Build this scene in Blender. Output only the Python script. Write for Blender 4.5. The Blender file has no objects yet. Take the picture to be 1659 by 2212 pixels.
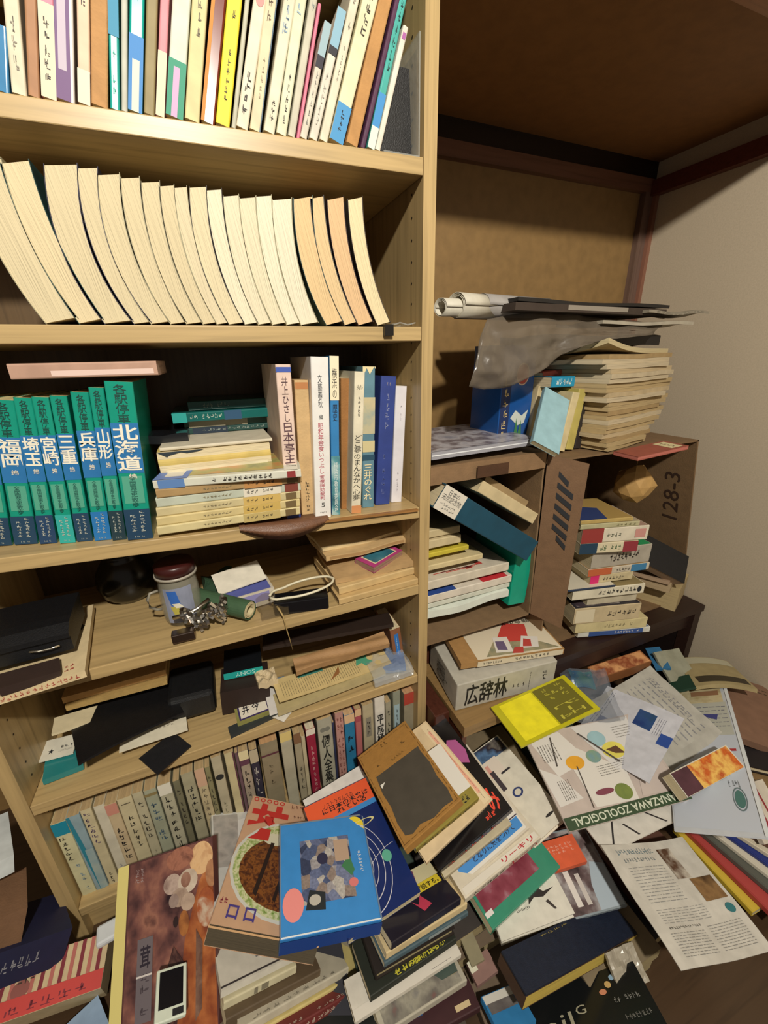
import bpy, bmesh, math, random
from mathutils import Vector, Matrix, Quaternion, noise
random.seed(7)
sc = bpy.context.scene
COL = sc.collection

# ------------------------------------------------------------------ camera, world, lamp, exposure
cam_data = bpy.data.cameras.new('camera')
cam = bpy.data.objects.new('camera', cam_data)
COL.objects.link(cam)
cam_data.sensor_fit = 'VERTICAL'
cam_data.sensor_height = 36.0
cam_data.lens = 36.0 * 885.910 / 2212.0
cam_data.clip_start = 0.02
cam.matrix_world = Matrix(((0.921460,0.154163,-0.356574,-0.315536),(-0.387935,0.316869,-0.865506,-0.600000),(-0.020441,0.935857,0.351787,0.967120),(0.000000,0.000000,0.000000,1.000000)))
sc.camera = cam
w = bpy.data.worlds.new('world'); sc.world = w; w.use_nodes = True
w.node_tree.nodes['Background'].inputs[0].default_value = (1.0, 0.88, 0.76, 1)
w.node_tree.nodes['Background'].inputs[1].default_value = 0.17
lamp_data = bpy.data.lights.new('hanging_bulb_light', 'POINT')
lamp_data.shadow_soft_size = 0.035
lamp_data.energy = 110.0; lamp_data.color = (1.0, 0.93, 0.81)
lamp = bpy.data.objects.new('hanging_bulb_light', lamp_data); COL.objects.link(lamp)
lamp.location = (-0.28, -1.2, 1.76)
sc.view_settings.view_transform = 'Standard'
sc.view_settings.look = 'None'
sc.view_settings.gamma = 1.0
sc.view_settings.use_curve_mapping = False
sc.view_settings.exposure = 0.05

# ------------------------------------------------------------------ materials
def lin(c):
    return c / 12.92 if c <= 0.04045 else ((c + 0.055) / 1.055) ** 2.4
def rgb(h):
    h = h.lstrip('#')
    return tuple(lin(int(h[i:i + 2], 16) / 255) for i in (0, 2, 4)) + (1,)
MATS = {}
def mat(h, kind='paper', rough=None):
    key = (h, kind, rough)
    if key in MATS: return MATS[key]
    m = bpy.data.materials.new(kind + '_' + h.strip('#').replace(',', '_'))
    m.use_nodes = True
    nt = m.node_tree; N = nt.nodes; L = nt.links
    b = N['Principled BSDF']
    cols = h.split(',')
    c = rgb(cols[0])
    r = {'paper': .62, 'pages': .85, 'wood': .42, 'board': .8, 'gloss': .22, 'ink': .6, 'photo': .3, 'photof': .35, 'photom': .3, 'metal': .28,
         'plastic': .35, 'clear': .12, 'wall': .9, 'leather': .45, 'stone': .8, 'ply': .5}.get(kind, .6)
    b.inputs['Roughness'].default_value = r if rough is None else rough
    if kind == 'metal': b.inputs['Metallic'].default_value = 1
    tc = N.new('ShaderNodeTexCoord'); mp = N.new('ShaderNodeMapping')
    L.new(tc.outputs['Object'], mp.inputs[0])
    def noisen(scale, detail=3, vec=None):
        n = N.new('ShaderNodeTexNoise'); n.inputs['Scale'].default_value = scale; n.inputs['Detail'].default_value = detail
        L.new(vec or mp.outputs[0], n.inputs['Vector']); return n
    def ramp(src, stops):
        cr = N.new('ShaderNodeValToRGB'); el = cr.color_ramp.elements
        el[0].position, el[0].color = stops[0]; el[1].position, el[1].color = stops[-1]
        for p_, c_ in stops[1:-1]:
            e = el.new(p_); e.color = c_
        L.new(src, cr.inputs[0]); return cr
    def mul(cc, k): return tuple(min(1, x * k) for x in cc[:3]) + (1,)
    if kind in ('paper', 'gloss', 'plastic', 'leather', 'board', 'wall', 'metal', 'stone'):
        sc_ = {'wall': 300, 'board': 60, 'leather': 120, 'stone': 90}.get(kind, 45)
        lo = {'paper': .86, 'board': .88, 'wall': .93, 'stone': .55, 'leather': .8}.get(kind, .94)
        n = noisen(sc_, 5)
        cr = ramp(n.outputs['Fac'], [(0.3, mul(c, lo)), (0.65, mul(c, 1.04))])
        L.new(cr.outputs[0], b.inputs['Base Color'])
        if kind in ('wall', 'leather', 'stone', 'board'):
            bp = N.new('ShaderNodeBump'); bp.inputs['Strength'].default_value = .25; bp.inputs['Distance'].default_value = .002
            n2 = noisen(sc_ * 5, 4); L.new(n2.outputs['Fac'], bp.inputs['Height']); L.new(bp.outputs[0], b.inputs['Normal'])
    elif kind == 'pages':
        mp.inputs['Scale'].default_value = (8, 8, 1500)
        n = noisen(1.0, 2)
        cr = ramp(n.outputs['Fac'], [(0.34, mul(c, .68)), (0.5, c), (0.7, mul(c, 1.06))])
        L.new(cr.outputs[0], b.inputs['Base Color'])
        bp = N.new('ShaderNodeBump'); bp.inputs['Strength'].default_value = .4; bp.inputs['Distance'].default_value = .0006
        L.new(n.outputs['Fac'], bp.inputs['Height']); L.new(bp.outputs[0], b.inputs['Normal'])
    elif kind in ('wood', 'woodz', 'woody'):
        mp.inputs['Scale'].default_value = {'wood': (3, 60, 90), 'woodz': (90, 60, 3), 'woody': (60, 3, 60)}[kind]
        n = noisen(1.6, 6)
        n.inputs['Distortion'].default_value = .6
        cr = ramp(n.outputs['Fac'], [(0.25, mul(c, .70)), (0.5, c), (0.72, mul(c, 1.12))])
        L.new(cr.outputs[0], b.inputs['Base Color'])
        b.inputs['Roughness'].default_value = .38 if rough is None else rough
        bp = N.new('ShaderNodeBump'); bp.inputs['Strength'].default_value = .08; bp.inputs['Distance'].default_value = .001
        L.new(n.outputs['Fac'], bp.inputs['Height']); L.new(bp.outputs[0], b.inputs['Normal'])
    elif kind in ('photo', 'photof', 'photom'):
        n = noisen({'photo': 24, 'photom': 55, 'photof': 150}[kind], 5); n.inputs['Distortion'].default_value = .15 if kind == 'photo' else .5
        k = len(cols)
        st = [(0.30 + 0.42 * i / max(1, k - 1), rgb(x)) for i, x in enumerate(cols)]
        if k == 1: st = [(0.3, c), (0.7, mul(c, 1.2))]
        cr = ramp(n.outputs['Fac'], st)
        L.new(cr.outputs[0], b.inputs['Base Color'])
    elif kind == 'blocks':
        v = N.new('ShaderNodeTexVoronoi'); v.inputs['Scale'].default_value = 75
        L.new(mp.outputs[0], v.inputs['Vector'])
        sp = N.new('ShaderNodeSeparateColor'); L.new(v.outputs['Color'], sp.inputs[0])
        k = len(cols)
        cr = ramp(sp.outputs[0], [(i / k + .001, rgb(x)) for i, x in enumerate(cols)])
        cr.color_ramp.interpolation = 'CONSTANT'
        n = noisen(260, 2); mx = N.new('ShaderNodeMixRGB'); mx.blend_type = 'MULTIPLY'; mx.inputs[0].default_value = .7
        L.new(cr.outputs[0], mx.inputs[1]); L.new(n.outputs['Fac'], mx.inputs[2]); L.new(mx.outputs[0], b.inputs['Base Color'])
    elif kind in ('clear', 'smoke'):
        b.inputs['Base Color'].default_value = c
        b.inputs['Alpha'].default_value = .28 if kind == 'clear' else .62
        if kind == 'smoke' and rough is None: rough = .25
        b.inputs['Roughness'].default_value = .12 if rough is None else rough
        b.inputs['Specular IOR Level'].default_value = .8
        bp = N.new('ShaderNodeBump'); bp.inputs['Strength'].default_value = .5; bp.inputs['Distance'].default_value = .004
        n2 = noisen(28, 3); L.new(n2.outputs['Fac'], bp.inputs['Height']); L.new(bp.outputs[0], b.inputs['Normal'])
    else:
        b.inputs['Base Color'].default_value = c
    MATS[key] = m
    return m

# ------------------------------------------------------------------ mesh helpers
class MB:
    """collects faces with materials and links them as ONE mesh object"""
    def __init__(s): s.v = []; s.f = []; s.m = []; s.ms = []; s.smooth = False
    def mi(s, m):
        if m not in s.ms: s.ms.append(m)
        return s.ms.index(m)
    def add(s, vs, fs, m):
        o = len(s.v); s.v += [tuple(x) for x in vs]; i = s.mi(m)
        for f in fs: s.f.append(tuple(o + j for j in f)); s.m.append(i)
    def box(s, p0, p1, m, n=(1, 1, 1)):
        """subdivided box shell"""
        nx, ny, nz = n
        x0, y0, z0 = p0; x1, y1, z1 = p1
        def grid(fn, a, b):
            vs = [fn(i / a, j / b) for j in range(b + 1) for i in range(a + 1)]
            fs = [(j * (a + 1) + i, j * (a + 1) + i + 1, (j + 1) * (a + 1) + i + 1, (j + 1) * (a + 1) + i) for j in range(b) for i in range(a)]
            s.add(vs, fs, m)
        X = lambda t: x0 + (x1 - x0) * t
        Y = lambda t: y0 + (y1 - y0) * t
        Z = lambda t: z0 + (z1 - z0) * t
        grid(lambda a, b: (X(a), Y(b), z1), nx, ny)
        grid(lambda a, b: (X(1 - a), Y(b), z0), nx, ny)
        grid(lambda a, b: (X(a), y0, Z(b)), nx, nz)
        grid(lambda a, b: (X(1 - a), y1, Z(b)), nx, nz)
        grid(lambda a, b: (x0, Y(1 - a), Z(b)), ny, nz)
        grid(lambda a, b: (x1, Y(a), Z(b)), ny, nz)
    def prism_y(s, prof, y0, y1, m, ny=1):
        """closed profile in x,z extruded along y"""
        k = len(prof); o = []
        vs = [(x, y0 + (y1 - y0) * j / ny, z) for j in range(ny + 1) for x, z in prof]
        fs = [(j * k + i, j * k + (i + 1) % k, (j + 1) * k + (i + 1) % k, (j + 1) * k + i) for j in range(ny) for i in range(k)]
        s.add(vs, fs, m)
        return k
    def obj(s, name, parent=None, deform=None, bevel=0, weld=True):
        me = bpy.data.meshes.new(name)
        vs = s.v if not deform else [deform(*v) for v in s.v]
        me.from_pydata(vs, [], s.f)
        for m in s.ms: me.materials.append(m)
        for p, i in zip(me.polygons, s.m): p.material_index = i
        bm = bmesh.new(); bm.from_mesh(me)
        if weld: bmesh.ops.remove_doubles(bm, verts=bm.verts, dist=1e-6)
        bmesh.ops.recalc_face_normals(bm, faces=bm.faces)
        if bevel: bmesh.ops.bevel(bm, geom=list(bm.edges), offset=bevel, segments=2, affect='EDGES', profile=.5)
        bm.to_mesh(me); bm.free()
        if s.smooth:
            for p in me.polygons: p.use_smooth = True
        o = bpy.data.objects.new(name, me); COL.objects.link(o)
        if parent: o.parent = parent
        return o

def tag(o, label=None, cat=None, group=None, kind=None):
    if label: o['label'] = label
    if cat: o['category'] = cat
    if group: o['group'] = group
    if kind: o['kind'] = kind
    return o
def empty(name, M=None, loc=None):
    o = bpy.data.objects.new(name, None); COL.objects.link(o)
    o.empty_display_size = .02
    if M is not None: o.matrix_world = M
    if loc: o.location = loc
    return o

# ------------------------------------------------------------------ lettering and printed marks
TXT = {}
def text_geo(s_, bold=False):
    k = (s_, bold)
    if k in TXT: return TXT[k]
    cu = bpy.data.curves.new('t', 'FONT'); cu.body = s_; cu.resolution_u = 2; cu.align_x = 'CENTER'
    cu.space_line = .95
    if bold: cu.offset = .018 if bold == 1 else .045
    ob = bpy.data.objects.new('t', cu); COL.objects.link(ob)
    dg = bpy.context.evaluated_depsgraph_get(); dg.update()
    me = bpy.data.meshes.new_from_object(ob.evaluated_get(dg))
    vs = [(v.co.x, v.co.y) for v in me.vertices]; fs = [tuple(p.vertices) for p in me.polygons]
    bpy.data.objects.remove(ob); bpy.data.curves.remove(cu); bpy.data.meshes.remove(me)
    if not vs: vs = [(0, 0), (1, 0), (1, 1)]; fs = []
    x0 = min(v[0] for v in vs); x1 = max(v[0] for v in vs); y0 = min(v[1] for v in vs); y1 = max(v[1] for v in vs)
    vs = [((x - x0) / max(1e-6, x1 - x0), (y - y0) / max(1e-6, y1 - y0)) for x, y in vs]
    TXT[k] = (vs, fs)
    return TXT[k]

def print_marks(deco, W, H, T, name, parent, deform=None, wrap=0.0):
    """marks printed on a book or sheet, coordinates 0..1 on faces T(op) S(pine) B(ottom edge) R(ight edge)"""
    mb = MB()
    def mapper(face, e):
        g = mapper0(face, e)
        return lambda u, v: g(min(1, max(0, u)), min(1, max(0, v)))
    def mapper0(face, e):
        if face == 'T': return lambda u, v: (u * W, v * H, e)
        if face == 'S': return lambda u, v: (-e, v * H, -T + u * T)
        if face == 'B': return lambda u, v: (u * W, -e, -T + v * T)
        if face == 'R': return lambda u, v: (W + e, u * H, -T + v * T)
        if face == 'U': return lambda u, v: (W - u * W, H + e, -T + v * T)
    for li, d in enumerate(deco):
        k, face = d[0], d[1]
        e = .00035 + .00012 * li
        mp_ = mapper(face, e)
        if k in 'rn':
            u0, v0, u1, v1, c = d[2:7]
            m = mat(c, d[7] if len(d) > 7 else 'ink')
            n = 10 if deform else 1
            vs = [mp_(u0 + (u1 - u0) * i / n, v0 + (v1 - v0) * j / n) for j in range(n + 1) for i in range(n + 1)]
            fs = [(j * (n + 1) + i, j * (n + 1) + i + 1, (j + 1) * (n + 1) + i + 1, (j + 1) * (n + 1) + i) for j in range(n) for i in range(n)]
            mb.add(vs, fs, m)
        elif k == 'e':
            cu, cv, ru, rv, c = d[2:7]
            m = mat(c, d[7] if len(d) > 7 else 'ink')
            vs = [mp_(cu + ru * math.cos(i * math.pi / 12), cv + rv * math.sin(i * math.pi / 12)) for i in range(24)]
            mb.add(vs, [tuple(range(24))], m)
        elif k == 'o':
            cu, cv, ru, rv, th, c = d[2:8]
            q = []
            for i in range(36):
                a = i * math.pi / 18
                q += [mp_(cu + ru * math.cos(a), cv + rv * math.sin(a)), mp_(cu + ru * (1 - th) * math.cos(a), cv + rv * (1 - th) * math.sin(a))]
            ok = [all(-.001 <= t <= 1.001 for t in (cu + ru * math.cos(i * math.pi / 18), cv + rv * math.sin(i * math.pi / 18))) for i in range(36)]
            mb.add([x for x in q], [(2 * i, (2 * i + 2) % 72, (2 * i + 3) % 72, 2 * i + 1) for i in range(36) if ok[i] and ok[(i + 1) % 36]], mat(c, 'ink'))
        elif k == 'p':
            pts, c = d[2], d[3]
            mb.add([mp_(*q) for q in pts], [tuple(range(len(pts)))], mat(c, d[4] if len(d) > 4 else 'ink'))
        elif k == 't':
            u0, v0, u1, v1, s_, c, rot = d[2:9]
            vs, fs = text_geo(s_, d[9] if len(d) > 9 else 0)
            R4 = [lambda x, y: (x, y), lambda x, y: (1 - y, x), lambda x, y: (1 - x, 1 - y), lambda x, y: (y, 1 - x)][rot]
            mb.add([mp_(u0 + (u1 - u0) * R4(x, y)[0], v0 + (v1 - v0) * R4(x, y)[1]) for x, y in vs], fs, mat(c, 'ink'))
        elif k == 'g':     # worn, unreadable characters in a grid
            u0, v0, u1, v1, nc, nr, c = (tuple(d[2:9]) + ('#2a2622',))[:7]
            rn = random.Random(int(abs(u0 * 977 + v1 * 313 + nc * 7 + nr) * 100) + li)
            m = mat(c, 'ink'); du = (u1 - u0) / nc; dv = (v1 - v0) / nr
            for i in range(nc):
                for j in range(nr):
                    if rn.random() < .07: continue
                    for s_ in range(5):
                        x = u0 + du * (i + .12 + .5 * rn.random()); y = v0 + dv * (j + .12 + .55 * rn.random())
                        if s_ % 2: a, b_ = du * (.35 + .3 * rn.random()), dv * .09
                        else: a, b_ = du * .10, dv * (.35 + .3 * rn.random())
                        a = min(a, u0 + du * (i + .92) - x); b_ = min(b_, v0 + dv * (j + .92) - y)
                        mb.add([mp_(x, y), mp_(x + a, y), mp_(x + a, y + b_), mp_(x, y + b_)], [(0, 1, 2, 3)], m)
        elif k == 'l':     # lines of small print; d[8]: 1 = running along v
            u0, v0, u1, v1, nl, c = d[2:8]; ver = len(d) > 8 and d[8]
            rn = random.Random(nl * 31 + li); m = mat(c, 'ink')
            for i in range(nl):
                t0 = (i + .3) / nl; t1 = (i + .5) / nl; x = 0
                while x < .97:
                    L_ = min(.97, x + .03 + .12 * rn.random())
                    a0, a1, b0, b1 = (x, L_, t0, t1) if not ver else (t0, t1, x, L_)
                    q = [(a0, b0), (a1, b0), (a1, b1), (a0, b1)]
                    mb.add([mp_(u0 + (u1 - u0) * a, v0 + (v1 - v0) * b_) for a, b_ in q], [(0, 1, 2, 3)], m)
                    x = L_ + .02 + .02 * rn.random()
    if not mb.v: return None
    return mb.obj(name, parent, deform, weld=False)

# ------------------------------------------------------------------ books, sheets, boxes from one description
def deformer(bends, W, H, T):
    if not bends: return None
    def f(x, y, z):
        u = x / W; v = y / H
        for k, a in bends:
            if k == 'cy': z += a * 4 * v * (1 - v)
            elif k == 'cx': z += a * 4 * u * (1 - u)
            elif k == 'ly': z += a * v * v
            elif k == 'lx': z += a * u * u
            elif k == 'rx': z += a * (1 - u) ** 2
            elif k == 'ry': z += a * (1 - v) ** 2
            elif k == 'w': z += a * math.sin(u * 7 + v * 3) * math.cos(v * 5 - u * 2)
            elif k == 'n': z += a * noise.noise(Vector((u * 4 + W * 90, v * 4, W * 50)))
            elif k == 'c11': z += a * (u * v) ** 3
            elif k == 'c10': z += a * (u * (1 - v)) ** 3
            elif k == 'c01': z += a * ((1 - u) * v) ** 3
            elif k == 'c00': z += a * ((1 - u) * (1 - v)) ** 3
            elif k == 'sp': z += a * math.exp(-u * 9)
        return (x, y, z)
    return f

def thing(row):
    name, label, cat, M, W, H, T, col, pg, o = row
    Mx = Matrix(((M[3], M[6], M[9], M[0]), (M[4], M[7], M[10], M[1]), (M[5], M[8], M[11], M[2]), (0, 0, 0, 1)))
    kind = o.get('k', 'book')
    bends = o.get('b'); df = deformer(bends, W, H, T); seg = 12 if bends else 1
    deco = o.get('d', ())
    cm = mat(col, o.get('m', 'paper'), o.get('r'))
    if kind in ('sheet', 'block', 'solid'):
        mb = MB()
        sx = seg if kind == 'sheet' or bends else 1
        pm = mat(pg, o.get('pm', 'pages')) if pg else cm
        if kind == 'solid':
            mb.box((0, 0, -T), (W, H, 0), cm, (sx, seg, 1))
        else:
            mb.box((0, 0, -T), (W, H, 0), cm, (sx, seg, 1))
        main = mb.obj(name, None, df, bevel=o.get('bv', 0))
        if kind == 'sheet' or bends:
            for p in main.data.polygons: p.use_smooth = False
        main.matrix_world = Mx
        tag(main, label, cat, o.get('g'))
        if deco: print_marks(deco, W, H, T, o.get('dn', 'print'), main, df)
        return main
    root = empty(name, Mx); tag(root, label, cat, o.get('g'))
    ct = .0022 if o.get('hard') else .0006
    ins = .003 if o.get('hard') else .0004
    if o.get('fe'):
        ins = .0012
    r = min(T * .45, .002 if not o.get('round') else T * .45)
    # cover: one U-shaped profile, spine at x = 0
    outer = [(W, 0), (r, 0)]
    for i in range(1, 4):
        a = math.pi / 2 * i / 4; outer.append((r - r * math.sin(a), -r + r * math.cos(a)))
    outer += [(0, -r), (0, -T + r)]
    for i in range(1, 4):
        a = math.pi / 2 * i / 4; outer.append((r - r * math.cos(a), -T + r - r * math.sin(a)))
    outer += [(r, -T), (W, -T)]
    inner = [(W, -T + ct), (ct + r * .5, -T + ct), (ct, -T + r + ct * .3), (ct, -r - ct * .3), (ct + r * .5, -ct), (W, -ct)]
    mb = MB()
    k = mb.prism_y(outer + inner, 0, H, cm, seg)
    n_ = len(outer) + len(inner)
    # end caps as quads strips
    def cap(y):
        vs = [(x, y, z) for x, z in outer + inner]; no = len(outer); ni = len(inner)
        mp2 = lambda i: no + (ni - 1 - i)
        pairs = []
        fs = []
        idx = [round(i * (ni - 1) / (no - 1)) for i in range(no)]
        for i in range(no - 1):
            a, b_ = mp2(idx[i]), mp2(idx[i + 1])
            fs.append((i, i + 1, b_, a) if a != b_ else (i, i + 1, a))
        mb.add(vs, fs, cm)
    cap(0); cap(H)
    cov = mb.obj('cover', root, df)
    pb = MB()
    pb.box((ct * 1.02, ins, -T + ct * 1.02), (W - ins, H - ins, -ct * 1.02), mat(pg or '#d8c8a0', 'pages'), (1, seg, 1))
    pb.obj('pages', root, df)
    if o.get('obi'):
        y0, y1, oc = o['obi']
        e = .0003
        ob = MB(); okd = [(W, e), (r - e, e)] + [(x - e if x < .5 * W else x, z) for x, z in outer[2:-2]] + [(r - e, -T - e), (W, -T - e)]
        inn = [(x + .0001 if x < W * .5 else x, z * .999) for x, z in reversed(outer)]
        ob.prism_y(okd + inn, y0 * H, y1 * H, mat(oc, 'paper'), 1)
        ob.obj('paper_band', root, df)
    if deco: print_marks(deco, W, H, T, o.get('dn', 'cover_print'), cov, df)
    return root

def build_rows(rows):
    for r in rows: thing(r)

# ------------------------------------------------------------------ the room and the closet
def slab(name, p0, p1, m, kind='structure', parent=None, bevel=0.0):
    mb = MB(); mb.box(p0, p1, m); o = mb.obj(name, parent, bevel=bevel)
    if kind: tag(o, kind=kind)
    return o
slab('floor', (-2.2, -2.6, -.02), (1.6, .9, 0), mat('#453322', 'wood'))
slab('wall_back', (-2.2, .35, 0), (.873, .37, 1.9), mat('#8a6d43', 'paper', .5))
slab('wall_right', (.873, -1.6, 0), (.90, .37, 1.9), mat('#bcae97', 'wall'))
slab('ceiling', (.021, -.085, 1.432), (.873, .35, 1.445), mat('#8a6034', 'paper', .6))
slab('trim_1', (.021, .333, 1.362), (.873, .35, 1.392), mat('#6e4c3c', 'wood'))
slab('trim_2', (.852, -.6, 1.354), (.873, .333, 1.388), mat('#5f2f26', 'wood'))
slab('trim_3', (.835, .333, .0), (.873, .35, 1.362), mat('#6a5348', 'woodz'))
slab('trim_5', (.862, .322, .0), (.873, .333, 1.354), mat('#8a5f4c', 'woodz'))
slab('trim_4', (.021, -.125, 1.408), (.873, -.085, 1.47), mat('#9a6a44', 'wood'))
slab('shade_strip', (.021, .340, 1.392), (.873, .35, 1.432), mat('#1c1008', 'wood'))  # black strip painting the shaded gap between back trim and ceiling
mb = MB(); mb.box((.0215, -.30, 1.47), (.873, -.125, 1.485), mat('#5c3a26', 'board')); tag(mb.obj('trim_6'), kind='structure')

# ------------------------------------------------------------------ the bookcase
PINE = '#b59b6c'
case = empty('bookcase', loc=(-.328, .14, 0))
tag(case, 'tall light wood bookcase with six open shelves full of books', 'bookcase')
def part(name, mb, parent, bevel=0):
    o = mb.obj(name, None, bevel=bevel)
    o.parent = parent; o.matrix_parent_inverse = Matrix.Translation(-Vector(parent.location))
    return o
def side(name, x0, x1, xh):
    mb = MB(); mb.box((x0, 0, 0), (x1, .28, 1.43), mat(PINE, 'woodz'))
    for k in range(46):                                   # peg holes drilled in the inner face
        z = .12 + k * .028
        mb.add([(xh, .035 + .0018 * math.cos(a * math.pi / 4), z + .0018 * math.sin(a * math.pi / 4)) for a in range(8)], [tuple(range(8))], mat('#241a10', 'ink'))
    return part(name, mb, case)
side('side_panel', -.6756, -.656, -.6556)
side('side_panel', 0, .0196, -.0003)
mb = MB(); mb.box((-.656, .274, .03), (0, .28, 1.43), mat('#5e4a30', 'woodz')); part('back_panel', mb, case)
mb = MB(); mb.box((-.656, 0, 1.41), (0, .274, 1.43), mat(PINE, 'wood')); part('top_panel', mb, case)
mb = MB(); mb.box((-.656, .02, 0), (0, .035, .0645), mat(PINE, 'wood')); part('plinth', mb, case)
SHELVES = [(1.2153, .0134), (1.0099, .0016), (.7205, -.0451), (.5652, .0128), (.3522, .0113), (.0850, -.0016)]
for z, s in SHELVES:
    mb = MB(); mb.box((-.6555, 0, z - .0198), (-.0005, .274, z), mat(PINE, 'wood'))
    vs = []
    mb.v = [(x, y, zz + s * x) for x, y, zz in mb.v]
    part('shelf', mb, case, .0012)

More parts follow.
